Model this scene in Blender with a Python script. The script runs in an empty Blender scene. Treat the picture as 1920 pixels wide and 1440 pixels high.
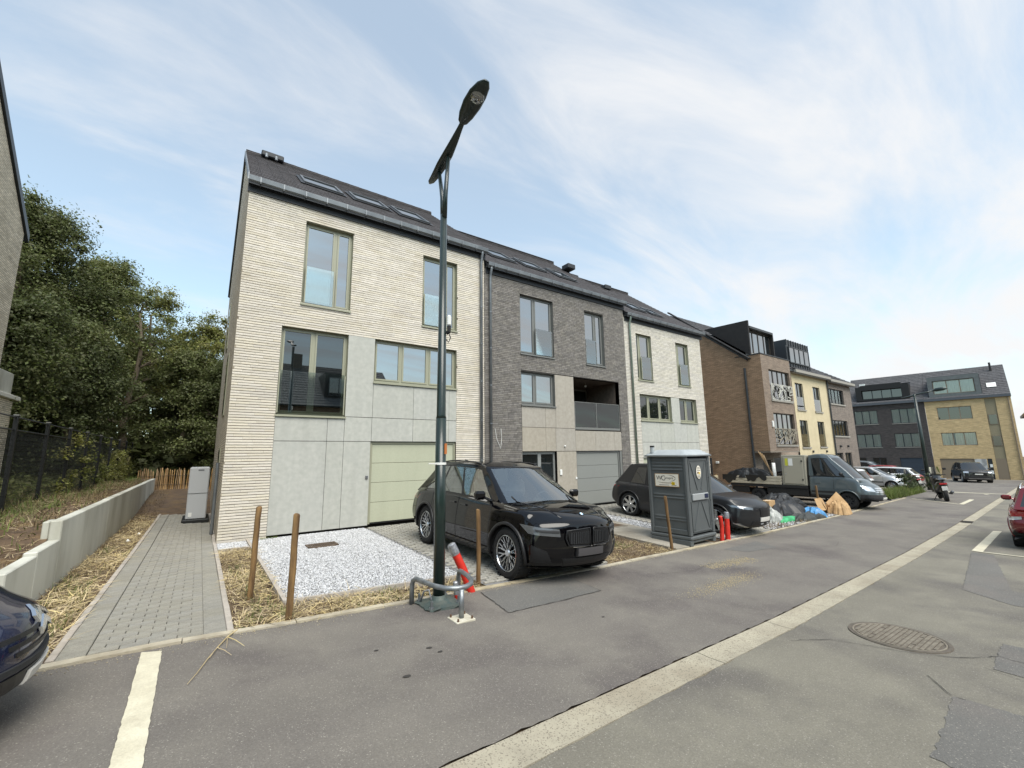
import bpy, bmesh, math, random
import numpy as np
from mathutils import Vector, Matrix
from mathutils.bvhtree import BVHTree

random.seed(7)
RNG = np.random.default_rng(7)
SC = bpy.context.scene
COL = SC.collection
PI = math.pi

# ------------------------------------------------------------------ camera
CAMZ = 1.70
def cam_axes(pitch, roll, yaw):
    p, r, y = (math.radians(a) for a in (pitch, roll, yaw))
    fw = Vector((math.sin(y)*math.cos(p), math.cos(y)*math.cos(p), math.sin(p)))
    rt0 = Vector((math.cos(y), -math.sin(y), 0))
    up0 = rt0.cross(fw)
    rt = rt0*math.cos(r) + up0*math.sin(r)
    up = -rt0*math.sin(r) + up0*math.cos(r)
    return rt, up, fw
rt, up, fw = cam_axes(9.332, -0.804, 35.654)
cd = bpy.data.cameras.new('camera')
cd.sensor_width = 36; cd.lens = 36*805.84/1920
cd.clip_start = 0.05; cd.clip_end = 2000
cam = bpy.data.objects.new('camera', cd); COL.objects.link(cam)
mw = Matrix.Identity(4)
for i in range(3):
    mw[i][0] = rt[i]; mw[i][1] = up[i]; mw[i][2] = -fw[i]
mw[0][3], mw[1][3], mw[2][3] = 0, 0, CAMZ
cam.matrix_world = mw
SC.camera = cam

# ------------------------------------------------------------------ sky, sun, exposure
SUN_DIR = Vector((-0.06, -0.58, 0.82)).normalized()      # towards the sun: behind the camera, to the right
W = bpy.data.worlds.new('World'); SC.world = W; W.use_nodes = True
nt = W.node_tree; nt.nodes.clear()
def N(tree, t, **k):
    n = tree.nodes.new(t)
    for a, b in k.items(): setattr(n, a, b)
    return n
out = N(nt, 'ShaderNodeOutputWorld')
sky = N(nt, 'ShaderNodeTexSky', sky_type='NISHITA'); sky.sun_disc = False
sky.sun_elevation = math.asin(SUN_DIR.z); sky.sun_rotation = math.atan2(SUN_DIR.x, SUN_DIR.y)
sky.air_density = 1.0; sky.dust_density = 1.0; sky.ozone_density = 0.15
bg1 = N(nt, 'ShaderNodeBackground'); bg1.inputs['Strength'].default_value = 0.15
hz = N(nt, 'ShaderNodeMix', data_type='RGBA', blend_type='MULTIPLY'); hz.inputs[0].default_value = 1.0; hz.inputs[7].default_value = (0.97, 1.16, 1.06, 1)   # camera white balance
nt.links.new(sky.outputs[0], hz.inputs[6]); nt.links.new(hz.outputs[2], bg1.inputs['Color'])
bg2 = N(nt, 'ShaderNodeBackground'); bg2.inputs['Color'].default_value = (0.985, 0.99, 1.0, 1); bg2.inputs['Strength'].default_value = 0.575
tc = N(nt, 'ShaderNodeTexCoord')
sep = N(nt, 'ShaderNodeSeparateXYZ'); nt.links.new(tc.outputs['Generated'], sep.inputs[0])
def math_(tree, op, a, b=None, c=None, clamp=False):
    n = N(tree, 'ShaderNodeMath', operation=op); n.use_clamp = clamp
    for i, v in enumerate((a, b, c)):
        if v is None: continue
        if isinstance(v, (int, float)): n.inputs[i].default_value = v
        else: tree.links.new(v, n.inputs[i])
    return n.outputs[0]
zc = math_(nt, 'ADD', math_(nt, 'MAXIMUM', sep.outputs[2], 0.0), 0.22)
px = math_(nt, 'DIVIDE', sep.outputs[0], zc); py = math_(nt, 'DIVIDE', sep.outputs[1], zc)
cmb = N(nt, 'ShaderNodeCombineXYZ'); nt.links.new(px, cmb.inputs[0]); nt.links.new(py, cmb.inputs[1])
mp = N(nt, 'ShaderNodeMapping'); nt.links.new(cmb.outputs[0], mp.inputs[0])
mp.inputs['Rotation'].default_value = (0, 0, math.radians(28)); mp.inputs['Scale'].default_value = (0.42, 1.15, 1); mp.inputs['Location'].default_value = (1.3, 0.4, 0)
n1 = N(nt, 'ShaderNodeTexNoise'); nt.links.new(mp.outputs[0], n1.inputs['Vector'])
n1.inputs['Scale'].default_value = 2.3; n1.inputs['Detail'].default_value = 9; n1.inputs['Roughness'].default_value = 0.60; n1.inputs['Distortion'].default_value = 0.5
n2 = N(nt, 'ShaderNodeTexNoise'); nt.links.new(cmb.outputs[0], n2.inputs['Vector'])
n2.inputs['Scale'].default_value = 0.8; n2.inputs['Detail'].default_value = 3
# thin high cloud, denser on the sun's side of the sky and towards the horizon
dotn = N(nt, 'ShaderNodeVectorMath', operation='DOT_PRODUCT'); nt.links.new(tc.outputs['Generated'], dotn.inputs[0])
dotn.inputs[1].default_value = (1.0, 0.0, 0.0)
grad = math_(nt, 'MULTIPLY_ADD', dotn.outputs['Value'], 0.40, -0.02)
hor = math_(nt, 'MULTIPLY', math_(nt, 'POWER', math_(nt, 'SUBTRACT', 1.0, math_(nt, 'MAXIMUM', sep.outputs[2], 0.0)), 4.0), 0.30)
nz = math_(nt, 'ADD', math_(nt, 'MULTIPLY', n1.outputs[0], 2.0), math_(nt, 'MULTIPLY', n2.outputs[0], 0.55))
fac = math_(nt, 'ADD', math_(nt, 'ADD', math_(nt, 'SUBTRACT', nz, 0.80), grad), hor)
rr = N(nt, 'ShaderNodeMapRange', interpolation_type='SMOOTHSTEP'); nt.links.new(fac, rr.inputs[0])
rr.inputs[1].default_value = 0.34; rr.inputs[2].default_value = 1.22; rr.inputs[3].default_value = 0.34; rr.inputs[4].default_value = 1.0
mixs = N(nt, 'ShaderNodeMixShader'); nt.links.new(rr.outputs[0], mixs.inputs[0])
nt.links.new(bg1.outputs[0], mixs.inputs[1]); nt.links.new(bg2.outputs[0], mixs.inputs[2])
nt.links.new(mixs.outputs[0], out.inputs['Surface'])

sl = bpy.data.lights.new('sun', 'SUN'); sl.energy = 2.6; sl.angle = math.radians(46); sl.color = (1.0, 0.95, 0.875)
so = bpy.data.objects.new('sun', sl); COL.objects.link(so)
so.rotation_euler = SUN_DIR.to_track_quat('Z', 'Y').to_euler(); so.location = (10, -20, 40)
SC.view_settings.view_transform = 'Standard'; SC.view_settings.look = 'None'
SC.view_settings.exposure = 0.74; SC.view_settings.gamma = 1.0; SC.view_settings.use_curve_mapping = False
SC.render.engine = 'CYCLES'
SC.cycles.use_denoising = True
SC.cycles.max_bounces = 6; SC.cycles.diffuse_bounces = 3; SC.cycles.glossy_bounces = 3
SC.cycles.transmission_bounces = 4; SC.cycles.transparent_max_bounces = 12
SC.cycles.caustics_reflective = False; SC.cycles.caustics_refractive = False

# ------------------------------------------------------------------ mesh helpers
WM = {}                                   # root object -> its world matrix
class MB:
    def __init__(s): s.v = []; s.f = []
    def add(s, vs, fs):
        n = len(s.v); s.v += [tuple(v) for v in vs]; s.f += [tuple(i+n for i in f) for f in fs]; return s
    def box(s, x0, x1, y0, y1, z0, z1):
        return s.add([(x0,y0,z0),(x1,y0,z0),(x1,y1,z0),(x0,y1,z0),(x0,y0,z1),(x1,y0,z1),(x1,y1,z1),(x0,y1,z1)],
              [(0,3,2,1),(4,5,6,7),(0,1,5,4),(1,2,6,5),(2,3,7,6),(3,0,4,7)])
    def cbox(s, x0, x1, y0, y1, z0, z1, b=.01, M=None):
        b = min(b, (x1-x0)*.45, (y1-y0)*.45, (z1-z0)*.45)
        vs = []; ids = {}
        for ix, X in enumerate((x0, x1)):
            for iy, Y in enumerate((y0, y1)):
                for iz, Z in enumerate((z0, z1)):
                    sx, sy, sz = (1, -1)[ix]*b, (1, -1)[iy]*b, (1, -1)[iz]*b
                    for a, p in enumerate(((X, Y+sy, Z+sz), (X+sx, Y, Z+sz), (X+sx, Y+sy, Z))):
                        ids[ix,iy,iz,a] = len(vs); vs.append(p)
        g = lambda x,y,z,a: ids[x,y,z,a]
        fs = [(g(0,0,0,0),g(0,0,1,0),g(0,1,1,0),g(0,1,0,0)),(g(1,0,0,0),g(1,1,0,0),g(1,1,1,0),g(1,0,1,0)),
              (g(0,0,0,1),g(1,0,0,1),g(1,0,1,1),g(0,0,1,1)),(g(0,1,0,1),g(0,1,1,1),g(1,1,1,1),g(1,1,0,1)),
              (g(0,0,0,2),g(0,1,0,2),g(1,1,0,2),g(1,0,0,2)),(g(0,0,1,2),g(1,0,1,2),g(1,1,1,2),g(0,1,1,2))]
        for a in (0,1):
            for c in (0,1):
                fs.append((g(a,c,0,0),g(a,c,0,1),g(a,c,1,1),g(a,c,1,0)))
                fs.append((g(a,0,c,0),g(a,1,c,0),g(a,1,c,2),g(a,0,c,2)))
                fs.append((g(0,a,c,1),g(0,a,c,2),g(1,a,c,2),g(1,a,c,1)))
        for x in (0,1):
            for y in (0,1):
                for z in (0,1): fs.append((g(x,y,z,0),g(x,y,z,1),g(x,y,z,2)))
        if M is not None: vs = [M @ Vector(v) for v in vs]
        return s.add(vs, fs)
    def obox(s, M, hx, hy, hz, b=0.0):
        if b: return s.cbox(-hx,hx,-hy,hy,-hz,hz,b,M)
        t = MB().box(-hx,hx,-hy,hy,-hz,hz)
        return s.add([M @ Vector(v) for v in t.v], t.f)
    def bar(s, p0, p1, w, h=None, upv=(0,0,1)):
        p0, p1 = Vector(p0), Vector(p1); d = p1-p0; L = d.length; d = d/L
        u = Vector(upv)
        if abs(d.dot(u)) > .98: u = Vector((1,0,0))
        a = d.cross(u).normalized(); u = a.cross(d)
        M = Matrix(((d.x,a.x,u.x,(p0.x+p1.x)/2),(d.y,a.y,u.y,(p0.y+p1.y)/2),(d.z,a.z,u.z,(p0.z+p1.z)/2),(0,0,0,1)))
        return s.obox(M, L/2, w/2, (h or w)/2)
    def tube(s, pts, r, n=8, cap=True):
        pts = [Vector(p) for p in pts]; R = r if isinstance(r, (list, tuple)) else [r]*len(pts)
        base = len(s.v); pa = None
        for i, p in enumerate(pts):
            if i == 0: d = pts[1]-p
            elif i == len(pts)-1: d = p-pts[i-1]
            else: d = (pts[i+1]-p).normalized() + (p-pts[i-1]).normalized()
            if d.length < 1e-9: d = Vector((0,0,1))
            d.normalize()
            if pa is None:
                u = Vector((0,0,1)) if abs(d.z) < .95 else Vector((1,0,0))
                a = d.cross(u).normalized()
            else:
                a = (pa - d*pa.dot(d))
                a = a.normalized() if a.length > 1e-6 else d.orthogonal().normalized()
            pa = a; b = d.cross(a)
            for k in range(n):
                t = 2*PI*k/n; s.v.append(tuple(p + (a*math.cos(t)+b*math.sin(t))*R[i]))
        for i in range(len(pts)-1):
            for k in range(n):
                k2 = (k+1) % n
                s.f.append((base+i*n+k, base+i*n+k2, base+(i+1)*n+k2, base+(i+1)*n+k))
        if cap:
            s.f.append(tuple(base+k for k in reversed(range(n)))); s.f.append(tuple(base+(len(pts)-1)*n+k for k in range(n)))
        return s
    def lathe(s, prof, n=24, M=None, closed=False):
        """prof [(r,h)] round the local z axis"""
        base = len(s.v); M = M or Matrix.Identity(4)
        for r, h in prof:
            for k in range(n):
                t = 2*PI*k/n; s.v.append(tuple(M @ Vector((r*math.cos(t), r*math.sin(t), h))))
        m = len(prof)
        for i in range(m if closed else m-1):
            for k in range(n):
                k2 = (k+1) % n; i2 = (i+1) % m
                s.f.append((base+i*n+k, base+i*n+k2, base+i2*n+k2, base+i2*n+k))
        return s
    def prism(s, pts, f0, f1):
        """pts 2D polygon; f0,f1 map (a,b)->3D on the two ends"""
        n = len(pts)
        vs = [f0(*p) for p in pts] + [f1(*p) for p in pts]
        fs = [tuple(range(n-1,-1,-1)), tuple(range(n, 2*n))] + [(i,(i+1)%n,n+(i+1)%n,n+i) for i in range(n)]
        return s.add(vs, fs)
    def grid(s, fn, nu, nv):
        vs = [fn(i/nu, j/nv) for j in range(nv+1) for i in range(nu+1)]
        fs = [(j*(nu+1)+i, j*(nu+1)+i+1, (j+1)*(nu+1)+i+1, (j+1)*(nu+1)+i) for j in range(nv) for i in range(nu)]
        return s.add(vs, fs)
    def mesh(s, name, mat=None, smooth=False):
        me = bpy.data.meshes.new(name); me.from_pydata(s.v, [], s.f)
        if mat: me.materials.append(mat)
        if smooth: me.polygons.foreach_set('use_smooth', [True]*len(me.polygons))
        me.update(); return me
    def build(s, name, mat, parent=None, smooth=False, world=True, **tags):
        return obj(name, s.mesh(name, mat, smooth), parent, world, **tags)

def obj(name, me, parent=None, world=True, **tags):
    o = bpy.data.objects.new(name, me); COL.objects.link(o)
    if parent is not None:
        o.parent = parent
        if world and parent in WM: o.matrix_parent_inverse = WM[parent].inverted()
    for k, v in tags.items(): o[k] = v
    return o
def npmesh(name, V, F, mat, smooth=False):
    me = bpy.data.meshes.new(name)
    V = np.asarray(V, np.float32); F = np.asarray(F, np.int32); k = F.shape[1]
    me.vertices.add(len(V)); me.vertices.foreach_set('co', V.ravel())
    me.loops.add(F.size); me.loops.foreach_set('vertex_index', F.ravel())
    me.polygons.add(len(F)); me.polygons.foreach_set('loop_start', np.arange(0, F.size, k, dtype=np.int32))
    me.polygons.foreach_set('loop_total', np.full(len(F), k, np.int32))
    if smooth: me.polygons.foreach_set('use_smooth', np.ones(len(F), bool))
    me.materials.append(mat); me.update(calc_edges=True); me.validate(); return me
def thing(name, label, cat, loc=(0,0,0), rot=None, group=None):
    o = bpy.data.objects.new(name, None); COL.objects.link(o)
    o.empty_display_size = .2
    M = Matrix.Translation(Vector(loc))
    if rot is not None: M = M @ (rot if isinstance(rot, Matrix) else Matrix.Rotation(rot, 4, 'Z'))
    o.matrix_world = M; WM[o] = M
    o['label'] = label; o['category'] = cat
    if group: o['group'] = group
    return o
def tag(o, label=None, cat=None, group=None, kind=None):
    if label: o['label'] = label
    if cat: o['category'] = cat
    if group: o['group'] = group
    if kind: o['kind'] = kind
    return o

# ------------------------------------------------------------------ materials
MATS = {}
def rgb(*c):
    """sRGB 0-255 -> linear"""
    return tuple(((v/255)/12.92 if v/255 <= .04045 else (((v/255)+.055)/1.055)**2.4) for v in c)
def mat(name, c1, c2=None, scale=6.0, detail=4.0, lo=.35, hi=.65, rough=.8, metal=0.0, bump=0.0, bscale=60.0, rnd=0.0, hue=0.0,
        coat=0.0, ior=1.5, stain=None, sscale=.5, samt=.0, stretch=(1,1,1), speck=None, spscale=220.0, sput=.3, trans=0.0, alpha=1.0, grain=None, streak=None):
    if name in MATS: return MATS[name]
    m = bpy.data.materials.new(name); m.use_nodes = True; t = m.node_tree; t.nodes.clear()
    o = N(t, 'ShaderNodeOutputMaterial'); b = N(t, 'ShaderNodeBsdfPrincipled')
    t.links.new(b.outputs[0], o.inputs[0])
    b.inputs['Roughness'].default_value = rough; b.inputs['Metallic'].default_value = metal; b.inputs['IOR'].default_value = ior
    b.inputs['Coat Weight'].default_value = coat; b.inputs['Coat Roughness'].default_value = .03
    tcn = N(t, 'ShaderNodeTexCoord'); mpn = N(t, 'ShaderNodeMapping'); t.links.new(tcn.outputs['Object'], mpn.inputs[0]); mpn.inputs['Scale'].default_value = stretch
    vec = mpn.outputs[0]
    def noise(sc, det=4.0, rg=.55):
        n = N(t, 'ShaderNodeTexNoise'); t.links.new(vec, n.inputs['Vector']); n.inputs['Scale'].default_value = sc; n.inputs['Detail'].default_value = det; n.inputs['Roughness'].default_value = rg
        return n.outputs[0]
    def mrange(v, a, b_, c=0.0, d=1.0):
        n = N(t, 'ShaderNodeMapRange'); t.links.new(v, n.inputs[0])
        for i, x in enumerate((a, b_, c, d)): n.inputs[i+1].default_value = x
        return n.outputs[0]
    def mixc(f, a, b_, mode='MIX'):
        n = N(t, 'ShaderNodeMix', data_type='RGBA', blend_type=mode)
        if isinstance(f, (int, float)): n.inputs[0].default_value = f
        else: t.links.new(f, n.inputs[0])
        for i, v in ((6, a), (7, b_)):
            if isinstance(v, tuple): n.inputs[i].default_value = (*v[:3], 1)
            else: t.links.new(v, n.inputs[i])
        return n.outputs[2]
    col = None
    if c2 is not None: col = mixc(mrange(noise(scale, detail), lo, hi), c1, c2)
    if stain is not None:
        col = mixc(mrange(noise(sscale, 5.0, .6), .5-.0, .68, 0, samt), col if col is not None else c1, stain)
    if grain is not None:
        col = mixc(1.0, col if col is not None else c1, mrange(noise(grain[0], 2.0, .7), .25, .75, 1-grain[1], 1+grain[1]), 'MULTIPLY')
    if streak is not None:
        m2 = N(t, 'ShaderNodeMapping'); t.links.new(tcn.outputs['Object'], m2.inputs[0]); m2.inputs['Scale'].default_value = streak[0]
        n2 = N(t, 'ShaderNodeTexNoise'); t.links.new(m2.outputs[0], n2.inputs['Vector']); n2.inputs['Scale'].default_value = 1.0; n2.inputs['Detail'].default_value = 5.0; n2.inputs['Roughness'].default_value = .6
        col = mixc(1.0, col if col is not None else c1, mrange(n2.outputs[0], .3, .7, 1-streak[1], 1+streak[1]), 'MULTIPLY')
    if speck is not None:
        vn = N(t, 'ShaderNodeTexVoronoi'); t.links.new(vec, vn.inputs['Vector']); vn.inputs['Scale'].default_value = spscale
        sc = N(t, 'ShaderNodeSeparateColor'); t.links.new(vn.outputs['Color'], sc.inputs[0])
        col = mixc(mrange(sc.outputs[0], 1-sput, 1.0), col if col is not None else c1, speck)
    if rnd or hue:
        oi = N(t, 'ShaderNodeObjectInfo'); gi = N(t, 'ShaderNodeNewGeometry')
        f = math_(t, 'FRACT', math_(t, 'ADD', oi.outputs['Random'], gi.outputs['Random Per Island']))
        f2 = math_(t, 'FRACT', math_(t, 'MULTIPLY', f, 7.31))
        hs = N(t, 'ShaderNodeHueSaturation')
        if col is None: hs.inputs['Color'].default_value = (*c1[:3], 1)
        else: t.links.new(col, hs.inputs['Color'])
        t.links.new(math_(t, 'MULTIPLY_ADD', f, 2*rnd, 1-rnd), hs.inputs['Value'])
        if hue:
            t.links.new(math_(t, 'MULTIPLY_ADD', f2, 2*hue, .5-hue), hs.inputs['Hue'])
        t.links.new(math_(t, 'MULTIPLY_ADD', f2, .3, .82), hs.inputs['Saturation'])
        col = hs.outputs[0]
    if col is None: b.inputs['Base Color'].default_value = (*c1[:3], 1)
    else: t.links.new(col, b.inputs['Base Color'])
    if bump:
        bn = N(t, 'ShaderNodeBump'); bn.inputs['Strength'].default_value = min(1, bump); bn.inputs['Distance'].default_value = .012
        t.links.new(noise(bscale, 3.0), bn.inputs['Height']); t.links.new(bn.outputs[0], b.inputs['Normal'])
    if trans:
        ts = N(t, 'ShaderNodeBsdfTranslucent'); mx = N(t, 'ShaderNodeMixShader'); mx.inputs[0].default_value = trans
        if col is not None: t.links.new(col, ts.inputs[0])
        else: ts.inputs[0].default_value = (*c1[:3], 1)
        t.links.new(b.outputs[0], mx.inputs[1]); t.links.new(ts.outputs[0], mx.inputs[2]); t.links.new(mx.outputs[0], o.inputs[0])
    if alpha < 1: b.inputs['Alpha'].default_value = alpha
    m.diffuse_color = (*c1[:3], 1); MATS[name] = m; return m

def brickmat(name, c1, c2, mortar, bl=.21, bh=.065, axis='xz', msize=.012, off=.5, bumpd=.006, blot=None):
    """brick courses for walls too far away to tell the bricks apart"""
    if name in MATS: return MATS[name]
    m = bpy.data.materials.new(name); m.use_nodes = True; t = m.node_tree; b = t.nodes['Principled BSDF']
    b.inputs['Roughness'].default_value = .9
    tcn = N(t, 'ShaderNodeTexCoord'); sp = N(t, 'ShaderNodeSeparateXYZ'); t.links.new(tcn.outputs['Object'], sp.inputs[0])
    cb = N(t, 'ShaderNodeCombineXYZ'); t.links.new(sp.outputs['xyz'.index(axis[0])], cb.inputs[0]); t.links.new(sp.outputs['xyz'.index(axis[1])], cb.inputs[1])
    br = N(t, 'ShaderNodeTexBrick'); t.links.new(cb.outputs[0], br.inputs['Vector'])
    br.offset = off; br.inputs['Scale'].default_value = 1.0; br.inputs['Brick Width'].default_value = bl; br.inputs['Row Height'].default_value = bh
    br.inputs['Mortar Size'].default_value = msize; br.inputs['Mortar Smooth'].default_value = .1; br.inputs['Bias'].default_value = 0
    br.inputs['Color1'].default_value = (*c1, 1); br.inputs['Color2'].default_value = (*c2, 1); br.inputs['Mortar'].default_value = (*mortar, 1)
    n = N(t, 'ShaderNodeTexNoise'); t.links.new(tcn.outputs['Object'], n.inputs['Vector']); n.inputs['Scale'].default_value = 2.2; n.inputs['Detail'].default_value = 6
    # courses have uneven tone along their length
    mpn = N(t, 'ShaderNodeMapping'); t.links.new(tcn.outputs['Object'], mpn.inputs[0]); mpn.inputs['Scale'].default_value = (1.2, 1.2, 9)
    n3 = N(t, 'ShaderNodeTexNoise'); t.links.new(mpn.outputs[0], n3.inputs['Vector']); n3.inputs['Scale'].default_value = 1.6; n3.inputs['Detail'].default_value = 4
    hs = N(t, 'ShaderNodeHueSaturation'); t.links.new(br.outputs[0], hs.inputs['Color'])
    t.links.new(math_(t, 'ADD', math_(t, 'MULTIPLY_ADD', n.outputs[0], .5, .35), math_(t, 'MULTIPLY', n3.outputs[0], .8)), hs.inputs['Value'])
    t.links.new(hs.outputs[0], b.inputs['Base Color'])
    bn = N(t, 'ShaderNodeBump'); bn.inputs['Strength'].default_value = 1; bn.inputs['Distance'].default_value = bumpd; bn.invert = True
    t.links.new(br.outputs['Fac'], bn.inputs['Height']); t.links.new(bn.outputs[0], b.inputs['Normal'])
    m.diffuse_color = (*c1, 1); MATS[name] = m; return m

def glassmat(name, tint=(.012,.016,.018), ior=2.3, rough=.015, wob=.0):
    if name in MATS: return MATS[name]
    m = bpy.data.materials.new(name); m.use_nodes = True; t = m.node_tree; b = t.nodes['Principled BSDF']
    b.inputs['Base Color'].default_value = (*tint, 1); b.inputs['Roughness'].default_value = rough; b.inputs['IOR'].default_value = ior
    if wob:
        tcn = N(t, 'ShaderNodeTexCoord'); n = N(t, 'ShaderNodeTexNoise'); t.links.new(tcn.outputs['Object'], n.inputs['Vector']); n.inputs['Scale'].default_value = 1.1; n.inputs['Detail'].default_value = 1
        bn = N(t, 'ShaderNodeBump'); bn.inputs['Strength'].default_value = wob; bn.inputs['Distance'].default_value = .05
        t.links.new(n.outputs[0], bn.inputs['Height']); t.links.new(bn.outputs[0], b.inputs['Normal'])
    MATS[name] = m; return m
def clearglass(name, tint=(.85,.92,.9), refl=1.5, base=.1):
    """see-through pane: part clear, part mirror"""
    if name in MATS: return MATS[name]
    m = bpy.data.materials.new(name); m.use_nodes = True; t = m.node_tree; t.nodes.clear()
    o = N(t, 'ShaderNodeOutputMaterial'); tr = N(t, 'ShaderNodeBsdfTransparent'); tr.inputs[0].default_value = (*tint, 1)
    gl = N(t, 'ShaderNodeBsdfGlossy'); gl.inputs['Roughness'].default_value = .02; gl.inputs[0].default_value = (.95,.98,.97,1)
    fr = N(t, 'ShaderNodeFresnel'); fr.inputs[0].default_value = refl
    mx = N(t, 'ShaderNodeMixShader'); t.links.new(math_(t, 'ADD', fr.outputs[0], base, clamp=True), mx.inputs[0])
    t.links.new(tr.outputs[0], mx.inputs[1]); t.links.new(gl.outputs[0], mx.inputs[2]); t.links.new(mx.outputs[0], o.inputs[0])
    MATS[name] = m; return m

# ------------------------------------------------------------------ ground heights (the street falls away to the right)
KX = [-90,-30,-10,-1,0,1.3,4,6,9,13,20,26,34,57,66,140,400]
KZ = [1.5,.8,.3,.01,-.02,-.1,-.24,-.35,-.46,-.60,-.77,-.87,-1.0,-1.4,-1.55,-2.4,-4]
def G(x): return float(np.interp(x, KX, KZ))
def kerbY(x): return 5.43 + .057*x
HX = [-30,-1,.4,7.3,7.4,14.3,14.5,20.2,24,40,57,140]
HZ = [.5,-.05,-.13,-.12,-.22,-.22,-.47,-.5,-.85,-1.1,-1.4,-2.4]
def Lz(x, y):
    k = kerbY(x); t = min(1, max(0, (y-k)/(11.75-k)))
    return G(x)*(1-t) + float(np.interp(x, HX, HZ))*t
def gz(x, y): return G(x) if y <= kerbY(x) else Lz(x, y)
# ================================================================== SETTING
m_soil = mat('soil', rgb(100,82,64), rgb(76,62,50), 5, 6, rough=.95, bump=1, bscale=26, stain=rgb(120,96,62), sscale=2.2, samt=.7)
m_turf = mat('turf', rgb(92,104,56), rgb(104,100,62), 3, 6, rough=.95, bump=1, bscale=40)
def asphalt(name, a, b_, st):
    return mat(name, a, b_, 1.1, 6, .3, .7, rough=.88, bump=.55, bscale=150, stain=st, sscale=.6, samt=.9, speck=rgb(150,145,136), spscale=150, sput=.06, grain=(80,.22), streak=((.13,1.5,1),.075))
m_asph = asphalt('asphalt_near_lane', rgb(103,98,93), rgb(118,113,105), rgb(88,82,80))
m_asph2 = asphalt('asphalt_far_lane', rgb(110,106,96), rgb(124,120,108), rgb(94,90,85))
m_asph3 = asphalt('asphalt_patch', rgb(94,93,90), rgb(104,102,98), rgb(108,103,98))
m_tar = mat('crack_tar', rgb(58,55,52), rough=.9)
m_concs = mat('drain_concrete', rgb(172,165,146), rgb(156,149,132), 3.5, 6, rough=.9, bump=.5, bscale=130, speck=rgb(108,100,88), spscale=120, sput=.22, stain=rgb(140,130,112), sscale=1.2, samt=.6)
m_kerb = mat('kerb_concrete', rgb(186,176,152), rgb(160,150,130), 4, 5, rough=.9, bump=.5, bscale=90, rnd=.07, stain=rgb(128,116,94), sscale=2.5, samt=.6)
m_wline = mat('road_paint', rgb(206,200,178), rgb(192,185,163), 5, 5, rough=.75, bump=.4, bscale=70, stain=rgb(176,168,148), sscale=4, samt=.5, grain=(60,.10))

def terr(x, y):
    z = gz(x, y) - .035
    if x < .6 and y > 16: 
        t = min(1, max(0, (y-17.5)/6)); z = max(z, z + (.33-z)*t)
    if y < -8: z = G(x) - .035
    return z
xs = [-320,-160,-90,-60,-40,-30,-24,-18,-14,-11,-9,-7,-5,-4,-3,-2] + [-1.6+.4*i for i in range(66)] + [26,28,30,33,36,40,45,50,57,62,66,72,80,95,120,160,240,420]
ys = [-300,-150,-80,-50,-30,-20,-14,-9,-4,0,2,3.5,4.5] + [5+.3*i for i in range(24)] + [12.4,13.5,15,16.5,18,19.5,21,23,25,28,32,38,46,60,90,150,300]
g = MB(); nx, ny = len(xs), len(ys)
g.add([(x, y, terr(x, y)) for y in ys for x in xs], [(j*nx+i, j*nx+i+1, (j+1)*nx+i+1, (j+1)*nx+i) for j in range(ny-1) for i in range(nx-1)])
ground = g.build('ground', m_soil, smooth=True, kind='structure')

def stripY(x): return 2.51 + .049*x
SW = .285
def far_yb(x):
    if x < 26: return kerbY(x) - .004
    if x < 31.7: return kerbY(x) + (x-26)*.012
    if x < 42: return 11.2
    return 24.0
def jitter(x, a=.006): return a*(math.sin(x*37.1)+math.sin(x*91.7+1.3)+.6*math.sin(x*213+.4))
def sheet(name, m, x0, x1, ya, yb, off, dx=.25, ny=6, zf=None, **tags):
    fa = ya if callable(ya) else (lambda x: ya); fb = yb if callable(yb) else (lambda x: yb)
    zf = zf or gz
    n = max(1, int((x1-x0)/dx)); b = MB()
    def P(u, v):
        x = x0 + (x1-x0)*u; y = fa(x) + (fb(x)-fa(x))*v
        return (x, y, zf(x, y)+off)
    b.grid(P, n, ny); return b.build(name, m, smooth=True, **tags)
Gx = lambda x, y: G(x)
road = sheet('road', m_asph, -60, 26, lambda x: stripY(x)+.008+jitter(x), lambda x: kerbY(x)-.01+jitter(x+3,.004), 0, .08, 3, Gx, kind='structure')
road2 = sheet('road', m_asph2, -60, 140, -13, lambda x: stripY(x)-SW-.008-jitter(x+9), 0, .12, 3, Gx, kind='structure')
r3 = MB()
for i, (a, b_) in enumerate(zip([26,28,30,31.69,31.7,34,37,41.99,42,50,60,66,80,100], [28,30,31.69,31.7,34,37,41.99,42,50,60,66,80,100,140])):
    ya0, yb0, ya1, yb1 = stripY(a)+.008, far_yb(a+1e-4), stripY(b_)+.008, far_yb(b_-1e-4)
    r3.add([(a,ya0,G(a)),(b_,ya1,G(b_)),(b_,yb1,G(b_)),(a,yb0,G(a))], [(0,1,2,3)])
r3.build('road', m_asph, kind='structure')
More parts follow.
